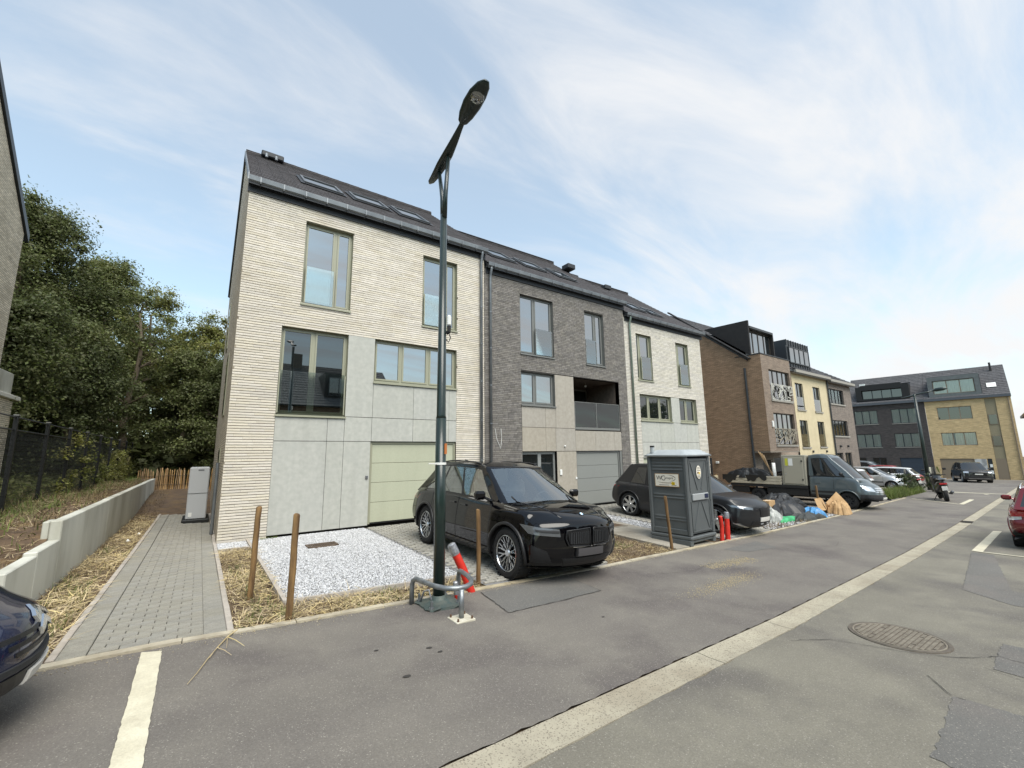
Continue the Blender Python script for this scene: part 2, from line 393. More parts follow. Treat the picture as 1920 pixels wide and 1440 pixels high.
# drain strip down the middle of the street, cast in slabs
gs = MB(); gs.grid(lambda u, v: (-20+80*u, stripY(-20+80*u)-SW*v, G(-20+80*u)-.03), 200, 1)
gutter = gs.build('drain_strip', m_tar, kind='structure')
jt = [-20,-12,-5.6,-.9,4.15,5.75,10.6,15.4,21.3]
jt2 = [22.0,27,32,38,45,52,60]
for J in (jt, jt2):
    for a, b_ in zip(J[:-1], J[1:]):
        n = max(2, int((b_-a)/.4)); b = MB(); a_, e_ = a+.006, b_-.006
        P = lambda u, v: (a_+(e_-a_)*u, stripY(a_+(e_-a_)*u)-.004-(SW-.008)*v, G(a_+(e_-a_)*u)-.002-.006*math.sin(PI*v))
        b.grid(P, n, 4); nb = len(b.v)
        b.v += [(x, y, z-.05) for x, y, z in b.v]
        m_ = n+1
        for i in range(n):
            b.f.append((i+1, i, nb+i, nb+i+1)); k = 4*m_+i; b.f.append((k, k+1, nb+k+1, nb+k))
        for j in range(4):
            b.f.append((j*m_, (j+1)*m_, nb+(j+1)*m_, nb+j*m_)); k = j*m_+n; b.f.append((k+m_, k, nb+k, nb+k+m_))
        b.build('slab', m_concs, gutter)
dg = thing('drain_grate', 'cast iron drain grate set in the concrete strip along the street', 'drain', (21.65, stripY(21.65)-SW/2, G(21.65)))
b = MB(); b.box(21.35,21.95,stripY(21.65)-SW+.02,stripY(21.65)-.02,G(21.65)-.03,G(21.65)-.012); b.build('frame', mat('iron', rgb(74,70,64), rgb(58,54,50), 20, 3, rough=.7, metal=.3), dg)
b = MB()
for i in range(7): b.box(21.39+i*.08,21.43+i*.08,stripY(21.65)-SW+.03,stripY(21.65)-.03,G(21.65)-.012,G(21.65)+.003)
b.build('bars', MATS['iron'], dg)

# kerb edging, one stone a metre
kb = MB(); kb.grid(lambda u, v: (-8+40*u, kerbY(-8+40*u)+.09*v, G(-8+40*u)-.02), 100, 1)
kerb = kb.build('kerb', m_tar, kind='structure')
x = -8.0
while x < 31.6:
    L = 1.0; a, e = x+.004, x+L-.004
    jz = random.uniform(-.004,.006); jy = random.uniform(-.006,.006)
    w = .1
    b = MB(); n = 6
    def P(i, side, top):
        xx = a+(e-a)*i/n; yy = kerbY(xx)+jy+(0 if side == 0 else w)+random.uniform(-.004,.004)
        return (xx, yy, G(xx)+jz+(.016 if top else -.06))
    vs = [P(i, s_, t_) for i in range(n+1) for s_, t_ in ((0,0),(0,1),(1,1),(1,0))]
    fs = []
    for i in range(n):
        for k in range(3): fs.append((i*4+k, i*4+k+1, i*4+5+k, i*4+4+k))
    fs += [(0,3,2,1), (n*4,n*4+1,n*4+2,n*4+3)]
    b.add(vs, fs); b.build('kerb_stone', m_kerb, kerb); x += L

# asphalt patches, cracks and paint
def poly_sheet(name, m, pts, off, parent=None, ext=0.0, zf=None, **tags):
    """flat polygon laid on the sloping ground"""
    n = len(pts); P = []
    for i in range(n):
        a, c = pts[i], pts[(i+1) % n]; d = math.dist(a, c); k = max(1, int(d/.045))
        for j in range(k):
            t = j/k; jx = random.uniform(-ext, ext); P.append((a[0]+(c[0]-a[0])*t+jx, a[1]+(c[1]-a[1])*t+random.uniform(-ext, ext)))
    bm = bmesh.new(); vs = [bm.verts.new((p[0], p[1], (zf or Gx)(*p)+off)) for p in P]
    bm.faces.new(vs); bmesh.ops.triangulate(bm, faces=bm.faces[:]); bmesh.ops.recalc_face_normals(bm, faces=bm.faces[:])
    me = bpy.data.meshes.new(name); bm.to_mesh(me); bm.free(); me.materials.append(m)
    if len(me.polygons) and me.polygons[0].normal.z < 0: me.flip_normals()
    return obj(name, me, parent, **tags)
def crack(pts, w=.012, off=.006, parent=None):
    P = []
    for a, c in zip(pts[:-1], pts[1:]):
        k = max(2, int(math.dist(a, c)/.07))
        for j in range(k): P.append((a[0]+(c[0]-a[0])*j/k+random.uniform(-.012,.012), a[1]+(c[1]-a[1])*j/k+random.uniform(-.012,.012)))
    P.append(pts[-1]); b = MB(); n = len(P)
    for i, p in enumerate(P):
        q = P[min(i+1, n-1)]; o_ = P[max(i-1, 0)]; dx, dy = q[0]-o_[0], q[1]-o_[1]; l = math.hypot(dx, dy) or 1
        ww = w*random.uniform(.12,.5)
        for s_ in (1,-1):
            X, Y = p[0]-dy/l*ww*s_, p[1]+dx/l*ww*s_; b.v.append((X, Y, G(X)+off))
    b.f = [(2*i+1, 2*i+3, 2*i+2, 2*i) for i in range(n-1)]
    return b.build('crack', m_tar, parent)
poly_sheet('road_patch', m_asph3, [(3.2,4.6),(4.95,4.72),(5.1,5.6),(3.36,5.5)], .004, None, .01, kind='structure')
crack([(3.36,5.5),(3.2,4.6),(3.9,4.62),(4.95,4.73)], .016, .008, road); crack([(4.95,4.73),(5.02,5.3)], .008, .008, road)
poly_sheet('road_patch', m_asph3, [(5.17,1.08),(3.94,.97),(3.4,-1.5),(5.6,-1.5)], .004, None, .012, kind='structure')
poly_sheet('road_patch', m_asph3, [(7.22,1.04),(6.23,.99),(6.1,-1.5),(7.6,-1.5)], .004, None, .012, kind='structure')
poly_sheet('road_patch', m_asph3, [(9.9,1.75),(10.5,1.3),(14.4,1.95),(14.4,2.3)], .004, None, .012, kind='structure')
poly_sheet('road_patch', m_asph3, [(9.9,1.75),(9.4,1.2),(9.0,-1.5),(9.7,-1.5),(10.5,1.3)], .004, None, .012, kind='structure')
poly_sheet('road_patch', m_asph3, [(9.8,5.55),(11.6,5.7),(11.2,5.0),(10.0,5.1)], .004, None, .012, kind='structure')
crack([(5.3,2.35),(5.75,2.12),(6.0,1.62),(6.3,1.22),(6.7,1.0),(6.6,.2)], .012, .008, road2)
crack([(6.2,1.05),(5.9,.2),(5.75,-.6)], .009, .008, road2); crack([(5.17,1.08),(5.5,1.3)], .009, .008, road2)
for pts in ([(6.6,4.9),(7.4,4.75),(8.2,4.9),(9.4,4.6)], [(11.5,4.6),(12.6,4.3),(13.4,4.5)], [(7.7,4.5),(8.5,4.35)]): crack(pts, .007, .008, road)
crack([(4.3,.5),(4.6,.1),(4.7,-.5)], .006, .008, road2)
def line(pts, **k): return poly_sheet('road_marking', m_wline, pts, .008, None, .0035, kind='structure')
line([(-.29,5.36),(-.14,5.3),(-.115,2.4),(-.265,2.4)])
line([(14.67,2.33),(14.6,2.15),(19.6,2.4),(19.45,2.56)]); poly_sheet('road_marking', m_wline, [(14.66,2.2),(14.58,2.2),(14.66,-2),(14.74,-2)], .012, None, .004, kind='structure')
line([(29.55,4.68),(29.65,4.86),(33.5,5.05),(33.4,4.86)]); poly_sheet('road_marking', m_wline, [(31.6,6.95),(31.45,6.98),(29.5,4.86),(29.62,4.82)], .010, None, .004, kind='structure')
poly_sheet('road_marking', m_wline, [(40.2,7.2),(39.6,7.2),(39.9,4.3),(40.2,4.3)], .008, None, .01, kind='structure')
poly_sheet('road_marking', m_wline, [(38.9,5.25),(39.2,5.2),(39.1,5.0),(38.7,5.05)], .008, None, .01, kind='structure')
for (x, y, r) in ((1.55,3.72,.022),(1.95,4.15,.018),(2.0,4.02,.016),(1.5,4.35,.014),(4.1,3.9,.012)):
    poly_sheet('oil_spot', mat('oil', rgb(54,51,49), rough=.5), [(x+r*math.cos(a)*1.7, y+r*math.sin(a)) for a in np.linspace(0, 2*PI, 9)[:-1]], .006, road, .004)

# manhole cover: round iron lid with a raised grid of studs
mh = thing('manhole_cover', 'large round iron manhole cover with a square stud pattern in the asphalt', 'manhole cover', (6.5,1.74,G(6.5)))
m_iron2 = mat('cast_iron', rgb(142,134,120), rgb(118,110,98), 12, 4, rough=.75, metal=.15, bump=.4, bscale=120)
slope = Matrix.Translation((6.5,1.74,G(6.5)+.004)) @ Matrix.Rotation(math.atan(.0367), 4, 'Y')
MB().lathe([(.0,.0),(.405,.0),(.405,.006),(.44,.006),(.45,-.02)], 48, slope).build('ring', mat('iron_dark', rgb(96,88,78), rgb(78,72,64), 14, 4, rough=.8), mh)
b = MB()
for i in range(-9, 10):
    for j in range(-9, 10):
        x, y = i*.042, j*.042
        if math.hypot(x, y) < .365 and not (abs(i) == 4 and abs(j) == 4): b.obox(slope @ Matrix.Translation((x,y,.003)), .0155,.0155,.0055)
b.lathe([(.385,.001),(.385,.008),(.4,.008),(.4,.001)], 48, slope)
b.build('studs', m_iron2, mh)

# ------------------------------------------------------------------ scatter helpers
def octa_field(P, size, flat=.6, seed=1):
    """P (n,3) -> low-poly stones"""
    r = np.random.default_rng(seed); n = len(P)
    base = np.array([(1,0,0),(0,1,0),(-1,0,0),(0,-1,0),(0,0,1),(0,0,-1)], float)
    S = size[:,None]*r.uniform(.6,1.25,(n,3)); S[:,2] *= flat
    V = base[None]*S[:,None,:]*r.uniform(.75,1.25,(n,6,1))
    a = r.uniform(0, 2*PI, n); t = r.normal(0, .35, n)
    ca, sa = np.cos(a)[:,None], np.sin(a)[:,None]; ct, st = np.cos(t)[:,None], np.sin(t)[:,None]
    x, y, z = V[...,0], V[...,1], V[...,2]
    y, z = y*ct - z*st, y*st + z*ct
    x, y = x*ca - y*sa, x*sa + y*ca
    V = np.stack([x,y,z],-1) + P[:,None,:]
    F = np.array([(0,1,4),(1,2,4),(2,3,4),(3,0,4),(1,0,5),(2,1,5),(3,2,5),(0,3,5)])
    return V.reshape(-1,3), (F[None]+6*np.arange(n)[:,None,None]).reshape(-1,3)
def blades(P, length, width, lean, seed=1, droop=.5, seg=3, head=None):
    """thin bent ribbons: straw, grass"""
    r = np.random.default_rng(seed); n = len(P)
    L = length*r.uniform(.5,1.4,n); az = r.uniform(0,2*PI,n) if head is None else r.normal(head[0], head[1], n)
    el = np.clip(r.normal(lean[0], lean[1], n), 0.02, 1.5)
    D = np.stack([np.cos(az)*np.cos(el), np.sin(az)*np.cos(el), np.sin(el)],-1)
    S = np.stack([-np.sin(az), np.cos(az), r.normal(0,.3,n)],-1)
    V = np.zeros((n, (seg+1)*2, 3)); p = P.copy()
    curl = r.normal(0,.25,n)
    for k in range(seg+1):
        w = width*(1-.75*k/seg)*r.uniform(.7,1.3,n)
        V[:,2*k] = p + S*w[:,None]/2; V[:,2*k+1] = p - S*w[:,None]/2
        p = p + D*(L/seg)[:,None]
        D[:,2] -= droop/seg; D += S*curl[:,None]/seg; D /= np.linalg.norm(D,axis=1)[:,None]
    F = np.array([(2*k,2*k+1,2*k+3,2*k+2) for k in range(seg)])
    return V.reshape(-1,3), (F[None]+(seg+1)*2*np.arange(n)[:,None,None]).reshape(-1,4)
def rand_poly(rects, dens, seed):
    """random ground points in rectangles (x0,x1,y0,y1), y bounds may be functions of x"""
    r = np.random.default_rng(seed); out = []
    for x0,x1,ya,yb in rects:
        fa = ya if callable(ya) else (lambda x, v=ya: v); fb = yb if callable(yb) else (lambda x, v=yb: v)
        A = (x1-x0)*abs(fb((x0+x1)/2)-fa((x0+x1)/2)); n = int(A*dens)
        X = r.uniform(x0,x1,n); u = r.uniform(0,1,n)
        for x, t in zip(X, u):
            y = fa(x)+(fb(x)-fa(x))*t; out.append((x,y,terr_top(x,y)))
    return np.array(out)
def terr_top(x, y): return terr(x, y)

# ------------------------------------------------------------------ plots in front of the terrace
m_gravel_bed = mat('gravel_bed', rgb(150,150,150), rgb(112,112,114), 60, 3, rough=.95, bump=1, bscale=120)
m_stone = mat('gravel_stone', rgb(208,208,208), rgb(178,179,183), 30, 3, rough=.9, rnd=.32)
m_paver = mat('paver', rgb(146,143,133), rgb(134,131,122), 9, 5, rough=.92, bump=.6, bscale=110, rnd=.07, speck=rgb(116,110,100), spscale=160, sput=.2)
m_paver2 = mat('drive_paver', rgb(168,165,156), rgb(150,147,138), 9, 5, rough=.92, bump=.6, bscale=110, rnd=.1, speck=rgb(120,116,108), spscale=150, sput=.25)
m_joint = mat('paver_joint', rgb(86,78,66), rgb(104,96,84), 30, 3, rough=.95, bump=.8, bscale=120)
m_edge = mat('edging_concrete', rgb(178,170,160), rgb(160,152,142), 6, 5, rough=.9, bump=.4, bscale=90, rnd=.05)
m_slab = mat('path_concrete', rgb(166,160,148), rgb(150,144,132), 2.5, 6, rough=.9, bump=.4, bscale=90, stain=rgb(128,120,106), sscale=1.1, samt=.7, speck=rgb(126,120,110), spscale=140, sput=.15)
kY = lambda x: kerbY(x)+.1
def unit_box(name, m, b=.08):
    return MB().cbox(-.5,.5,-.5,.5,-.5,.5,b).mesh(name, m)
def piece(name, me, parent, loc, scale, rz=0.0, tx=0.0, ty=0.0):
    o = bpy.data.objects.new(name, me); COL.objects.link(o)
    o.location = loc; o.scale = scale; o.rotation_euler = (tx, ty, rz); o.parent = parent
    if parent in WM: o.matrix_parent_inverse = WM[parent].inverted()
    return o
# --- garden path with pavers
path = sheet('path', m_joint, -.93, .43, 5.5, 19.0, -.012, .4, 30, Lz, kind='structure')
pav_mesh = MB().cbox(-.1037,.1037,-.0523,.0523,-.03,0,.004).mesh('paver', m_paver)
P = []
row = 0; y = 5.62
while y < 18.9:
    x0 = -.677 + (.1057 if not row % 2 else .2113)
    for c in range(4 - row % 2): P.append((x0 + c*.2113, y))
    if row % 2: P += [(-.677+.0528, y, 'h'), (.168-.0528, y, 'h')]
    y += .108; row += 1
P.sort(key=lambda p: p[0]**2+p[1]**2)
rest = MB(); n_ind = 0
half_mesh = MB().cbox(-.051,.051,-.0523,.0523,-.03,0,.004).mesh('paver', m_paver)
for p in P:
    x, y = p[0], p[1]; me = half_mesh if len(p) == 3 else pav_mesh
    z = Lz(x, y)+.012+random.uniform(-.002,.002); tx, ty = random.uniform(-.006,.006), random.uniform(-.01,.01)-.0
    if n_ind < 230: piece('paver', me, path, (x, y, z), (1,1,1), 0, tx, ty); n_ind += 1
    else:
        hx = .1037 if len(p) == 2 else .051
        rest.cbox(x-hx,x+hx,y-.052,y+.052,z-.03,z,.006)
rest.build('paver_field', m_paver, path, kind='stuff')
long_mesh = MB().cbox(-.098,.098,-.147,.147,-.03,0,.006).mesh('paver', m_paver)
edge_mesh = MB().cbox(-.03,.03,-.495,.495,-.06,.01,.006).mesh('edging', m_edge)
edges_b = MB()
y = 5.7
while y < 18.9:
    for x in (-.78, .265): 
        if y < 10.5: piece('paver', long_mesh, path, (x, y, Lz(x,y)+.012+random.uniform(-.002,.002)), (1,1,1))
        else: edges_b.cbox(x-.098,x+.098,y-.147,y+.147,Lz(x,y)-.02,Lz(x,y)+.012,.006)
    y += .3
edges_b.build('paver_border', m_paver, path, kind='stuff')
y = 6.05
while y < 18.9:
    for x in (-.91, .40): piece('edging', edge_mesh, path, (x+random.uniform(-.004,.004), y, Lz(x,y)+.01+random.uniform(-.003,.003)), (1,1,1))
    y += 1.0

# --- white gravel beds
def gravel(name, rects, dens, size, seed, label):
    bed = MB()
    for x0,x1,ya,yb in rects:
        fa = ya if callable(ya) else (lambda x, v=ya: v); fb = yb if callable(yb) else (lambda x, v=yb: v)
        bed.grid(lambda u, v: (x0+(x1-x0)*u, fa(x0+(x1-x0)*u)+(fb(x0+(x1-x0)*u)-fa(x0+(x1-x0)*u))*v, Lz(x0+(x1-x0)*u, fa(x0+(x1-x0)*u)+(fb(x0+(x1-x0)*u)-fa(x0+(x1-x0)*u))*v)-.004), 12, 14)
    o = bed.build(name, m_gravel_bed, smooth=True, kind='structure')
    Pt = rand_poly(rects, dens, seed); Pt[:,2] = [Lz(x,y)+.003 for x, y in Pt[:,:2]]
    r = np.random.default_rng(seed+5); sz = size*r.uniform(.6,1.4,len(Pt))
    V, F = octa_field(Pt, sz, .65, seed+2)
    so_ = obj('stones', npmesh('stones', V, F, m_stone), o, kind='stuff')
    return o
gravel('gravel_bed', [(1.0,3.6,6.33,11.72),(.44,1.0,10.66,11.7)], 3600, .0115, 21, '')
gravel('gravel_bed', [(10.42,11.15,7.2,11.7)], 500, .02, 31, '')
gravel('gravel_bed', [(14.1,20.2,lambda x: kY(x)+.05,10.5)], 160, .03, 41, '')
gravel('gravel_bed', [(6.5,8.75,8.3,11.7)], 260, .022, 51, '')
eb = MB()
for a, c in (((1.0,6.3),(1.0,11.7)),((.985,6.3),(3.58,6.34)),((.44,10.63),(1.0,10.63))):
    n = max(1, int(math.dist(a,c)))
    for i in range(n):
        p0 = (a[0]+(c[0]-a[0])*i/n, a[1]+(c[1]-a[1])*i/n); p1 = (a[0]+(c[0]-a[0])*(i+.99)/n, a[1]+(c[1]-a[1])*(i+.99)/n)
        b = MB(); b.bar((p0[0],p0[1],Lz(*p0)-.02), (p1[0],p1[1],Lz(*p1)-.02), .05, .13)
        e_ = b.build('edging', m_edge, ground)
gt = thing('gravel_grate', 'rusty rectangular steel grate half sunk in the white gravel', 'grate', (2.22,10.03,Lz(2.22,10.03)))
b = MB()
for i in range(15): b.box(1.95+i*.038,1.967+i*.038,9.86,10.2,Lz(2.2,10)+.012,Lz(2.2,10)+.028)
b.build('bars', mat('rusty_grate', rgb(112,98,84), rgb(80,66,54), 18, 4, rough=.85), gt)
b = MB(); z = Lz(2.2,10)
for r_ in ((1.93,2.52,9.84,9.865),(1.93,2.52,10.195,10.22),(1.93,1.95,9.84,10.22),(2.5,2.52,9.84,10.22)): b.box(*r_, z, z+.03)
b.build('frame', MATS['rusty_grate'], gt)
# --- paved drives: ridged stones with open joints
def drive(name, x0, x1, seed):
    o = sheet(name, m_gravel_bed, x0, x1, lambda x: kY(x)+.01, 11.72, -.012, .3, 20, Lz, kind='structure')
    r = random.Random(seed); cells = []
    y = kerbY((x0+x1)/2)+.2; row = 0
    while y < 11.68:
        x = x0+.02+(.105 if row % 2 else 0)
        while x < x1-.1:
            if y-.05 > kY(x)+.02: cells.append((x+.1, y))
            x += .21
        y += .105; row += 1
    cells.sort(key=lambda p: p[0]**2+p[1]**2)
    me = MB().cbox(-.094,.094,-.037,.037,-.03,0,.008).mesh('paver', m_paver2); rest = MB()
    for i, (x, y) in enumerate(cells):
        z = Lz(x,y)+.016+r.uniform(-.003,.003)
        if i < 200: piece('paver', me, o, (x,y,z), (1,1,1), r.uniform(-.01,.01))
        else: rest.box(x-.094,x+.094,y-.037,y+.037,z-.03,z)
    rest.build('paver_field', m_paver2, o, kind='stuff')
    return o
drive('driveway', 3.64, 6.45, 3); drive('driveway', 11.2, 14.0, 4)
m_yard = mat('yard_paving', rgb(122,115,105), rgb(108,102,94), 2, 6, rough=.92, bump=.5, bscale=90, stain=rgb(96,90,82), sscale=1.2, samt=.6, grain=(60,.15))
sheet('forecourt', m_yard, 20.6, 31.5, lambda x: kerbY(x)+.1, 11.95, .0, .5, 8, Lz, kind='structure')
# --- concrete entrance path of the dark brick house
sl_ = MB()
for i, (ya, yb) in enumerate(((6.1,7.95),(7.96,9.8),(9.81,11.7))):
    b = MB(); b.grid(lambda u, v: (8.85+1.53*u, ya+(yb-ya)*v, Lz(8.85+1.53*u, ya+(yb-ya)*v)+.02), 6, 6); n = len(b.v)
    b.v += [(x,y,z-.06) for x,y,z in b.v]
    for k in range(6):
        b.f += [(k+1,k,n+k,n+k+1),(42+k,43+k,n+43+k,n+42+k),(k*7,(k+1)*7,n+(k+1)*7,n+k*7),((k+1)*7+6,k*7+6,n+k*7+6,n+(k+1)*7+6)]
    if i == 0: slabpath = b.build('entrance_path', m_slab, kind='structure')
    else: b.build('slab', m_slab, slabpath)
mc = thing('access_cover', 'square rusty brown access cover in the concrete path behind the black car', 'cover', (9.72,8.8,Lz(9.72,8.8)))
b = MB(); b.cbox(9.42,10.02,8.5,9.1,Lz(9.72,8.8)+.0,Lz(9.72,8.8)+.034,.006); b.build('lid', mat('rust_lid', rgb(104,86,66), rgb(84,68,52), 8, 5, rough=.9, bump=.5), mc)
b = MB()
z = Lz(9.72,8.8)
for q in ((9.38,10.06,8.46,8.495),(9.38,10.06,9.105,9.14),(9.38,9.415,8.5,9.1),(10.025,10.06,8.5,9.1)): b.box(*q, z, z+.03)
b.build('frame', m_slab, mc)

# ------------------------------------------------------------------ left bank: retaining wall, terrace, fences
m_cast = mat('cast_concrete', rgb(200,200,190), rgb(184,184,174), 1.6, 6, rough=.85, bump=.25, bscale=40, stain=rgb(150,148,134), sscale=.9, samt=.7, stretch=(1,1,.35))
rw = thing('retaining_wall', 'pale precast concrete retaining wall stepping down beside the paved path', 'wall', (-1.58,6.8,0))
yb = 6.85
for k, (ya, ye, zt) in enumerate(((6.85,7.9,.56),(7.91,8.95,.6),(8.96,12.9,.86),(12.91,16.9,.87),(16.91,20.8,.88),(20.81,24.6,.89))):
    b = MB(); b.cbox(-1.66,-1.53,ya,ye,-.3,zt,.012)
    if k in (0, 2): b.cbox(-1.74,-1.665,ya+.02,ya+.35,-.3,zt-.01,.01)
    b.build('wall_panel', m_cast, rw)
def terr2(x, y):
    d = max(0, -1.7-x)
    z = .74 + .05*math.sin(x*1.7+y*.9)+.04*math.sin(y*2.3+x)+.02*math.sin(y*7)+ min(.2, d*.06)
    if y < 9.3: z -= .27*min(1,(9.3-y)/1.0)
    if y < 7.6: z -= (7.6-y)*.28
    if y > 24.6: z = z*.6+.35
    return z
b = MB(); b.grid(lambda u, v: (-1.665-30*u**2.0, 5.75+48*v**1.6, terr2(-1.665-30*u**2.0, 5.75+48*v**1.6)), 60, 90)
terrace = b.build('terrace', m_soil, smooth=True, kind='structure')
b = MB(); b.grid(lambda u, v: (-1.665-.3*u, 24.6+.2*v, .3+.55*v), 3, 3)
m_fence = mat('fence_black', rgb(20,22,22), rough=.5)
b = MB(); b.grid(lambda u, v: (-2.3-.2*math.sin(v*40)-29*u**1.8, 6.6+46*v**1.5, terr2(-2.3-.2*math.sin(v*40)-29*u**1.8, 6.6+46*v**1.5)+.015), 50, 110); b.build('turf', m_turf, terrace, smooth=True)
fe = thing('mesh_fence', 'black steel post and wire mesh fence climbing behind the concrete wall', 'fence', (-2.8,9.6,.7))
fy = [9.6,11.65,13.7,15.75,17.85,20.0,22.1,24.2,26.3,28.4,30.5,32.6,34.7,36.8]
for i, y in enumerate(fy):
    z0 = terr2(-2.8, y)-.1; b = MB(); b.cbox(-2.83,-2.77,y-.035,y+.035,z0,2.53,.006); b.build('post', m_fence, fe)
    b = MB(); b.box(-2.835,-2.765,y-.04,y+.04,2.53,2.55); b.build('post_cap', mat('fence_cap', rgb(120,120,116), rough=.5), fe)
b = MB(); b.tube([(-2.8,9.6,2.5),(-2.8,36.8,2.5)], .014, 5); b.build('top_rail', m_fence, fe)
b = MB(); b.tube([(-2.8,9.6,2.27),(-2.8,36.8,2.27)], .012, 5); b.build('top_rail', m_fence, fe)
b = MB()
y = 9.65
while y < 36.8:
    b.bar((-2.8,y,.85), (-2.8,y,2.27), .005); y += .06 if y < 20 else .12
for k in range(14): b.bar((-2.8,9.6,.9+k*.1), (-2.8,36.8,.9+k*.1), .005)
b.build('wire_mesh', m_fence, fe, kind='stuff')
# chestnut paling at the end of the path
pf = thing('paling_fence', 'rustic chestnut paling fence of split stakes at the end of the path', 'fence', (-1.0,26,.3))
m_pale = mat('split_wood', rgb(176,146,104), rgb(132,104,70), 10, 5, rough=.9, rnd=.22, stretch=(1,1,.2), bump=.5)
x = -2.25
while x < 1.6:
    h = 1.27 + random.uniform(-.09,.07); lean = random.uniform(-.05,.05)
    b = MB(); w = random.uniform(.022,.036)
    b.tube([(x,26+random.uniform(-.02,.02),.15),(x+lean*.5,26,.75),(x+lean,26,h-.07),(x+lean*1.05,26,h)], [w,w*.95,w*.85,w*.25], 5)
    b.build('pale', m_pale, pf); x += random.uniform(.055,.085)
for z in (.55,.95):
    b = MB(); b.tube([(-2.3,25.95,z),(1.65,25.95,z)], .006, 4); b.build('wire', m_fence, pf)
# heat pump cabinet by the side wall
hp = thing('heat_pump', 'tall light grey heat pump cabinet standing on a black plinth by the gable', 'heat pump', (.02,16.3,-.12))
m_hp = mat('pump_grey', rgb(176,178,180), rough=.45, coat=.2)
b = MB(); b.cbox(-.22,.26,15.7,16.9,.0,1.46,.025); b.build('cabinet', m_hp, hp)
b = MB(); b.box(-.222,.262,15.69,15.7,.72,.726); b.build('seam', m_fence, hp)
b = MB(); b.cbox(-.3,.34,15.6,17.0,-.14,.0,.02); b.build('plinth', m_fence, hp)
b = MB(); b.box(-.16,-.08,15.694,15.699,.07,.19); b.build('label_plate', mat('white_plate', rgb(222,222,218), rough=.5), hp)
b = MB(); b.box(-.02,.12,15.694,15.699,1.36,1.4); b.build('badge', mat('badge_grey', rgb(110,112,116), rough=.4), hp)
# ================================================================== THE NEW TERRACE (three houses)
FY = 11.75                                # facade plane
m_mortar1 = mat('mortar_beige', rgb(84,74,60), rgb(70,62,50), 14, 4, rough=.95)
m_mortar2 = mat('mortar_grey', rgb(74,69,65), rgb(62,58,55), 14, 4, rough=.95)
m_brick1 = mat('long_brick_cream', rgb(217,209,195), rgb(206,198,183), 7, 5, rough=.9, bump=.45, bscale=70, rnd=.085, hue=.005, stain=rgb(186,174,154), sscale=1.1, samt=.45)
m_brick3 = mat('long_brick_white', rgb(212,206,194), rgb(198,192,180), 7, 5, rough=.9, bump=.45, bscale=70, rnd=.09, hue=.006)
m_brick2 = mat('brick_grey', rgb(130,125,119), rgb(110,106,102), 9, 5, rough=.9, bump=.5, bscale=80, rnd=.2, hue=.010)
m_brick1s = brickmat('long_brick_side', rgb(196,185,166), rgb(178,167,148), rgb(120,110,96), .49, .063, 'yz', .008, bumpd=.0015)
m_panelA = mat('panel_pale', rgb(180,180,172), rgb(167,168,160), 9, 7, .35, .7, rough=.75, bump=.12, bscale=60, rnd=.02, stain=rgb(170,171,164), sscale=2.5, samt=.5, streak=((5,1,.35),.05))
m_panelB = mat('panel_taupe', rgb(164,157,145), rgb(154,147,135), 9, 7, rough=.75, bump=.12, bscale=60, rnd=.02, streak=((5,1,.35),.05))
m_gap = mat('joint_dark', rgb(46,45,42), rough=.95)
m_frame1 = mat('window_khaki', rgb(150,150,130), rough=.45, coat=.1)
m_frame2 = mat('window_grey', rgb(112,113,110), rough=.45, coat=.1)
m_garage1 = mat('garage_olive', rgb(176,178,156), rgb(171,173,151), 40, 3, rough=.55, bump=.06, bscale=200, streak=((4,1,.5),.035))
m_garage2 = mat('garage_grey', rgb(132,134,130), rgb(128,130,126), 40, 3, rough=.55, bump=.06, bscale=200)
m_zinc = mat('zinc', rgb(132,136,139), rgb(112,116,120), 3, 5, rough=.5, metal=.7, rnd=.05)
m_fascia = mat('fascia_dark', rgb(42,45,50), rough=.6)
m_tile = mat('roof_tile', rgb(74,70,71), rgb(60,57,59), 5, 5, rough=.75, bump=.3, bscale=60, rnd=.16)
m_glass = glassmat('window_glass', (.012,.016,.018), 4.3, .012, .012)
m_glass_d = glassmat('window_glass_clear', (.010,.013,.013), 2.1, .012, .012)
m_rail = clearglass('railing_glass', (.90,.965,.945), 1.5, .24)
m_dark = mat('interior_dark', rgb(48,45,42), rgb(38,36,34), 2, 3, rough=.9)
m_steel = mat('brushed_steel', rgb(176,178,180), rough=.3, metal=.9)
m_white = mat('white_plastic', rgb(226,226,222), rough=.45)
m_black = mat('black_rubber', rgb(20,20,21), rough=.7)

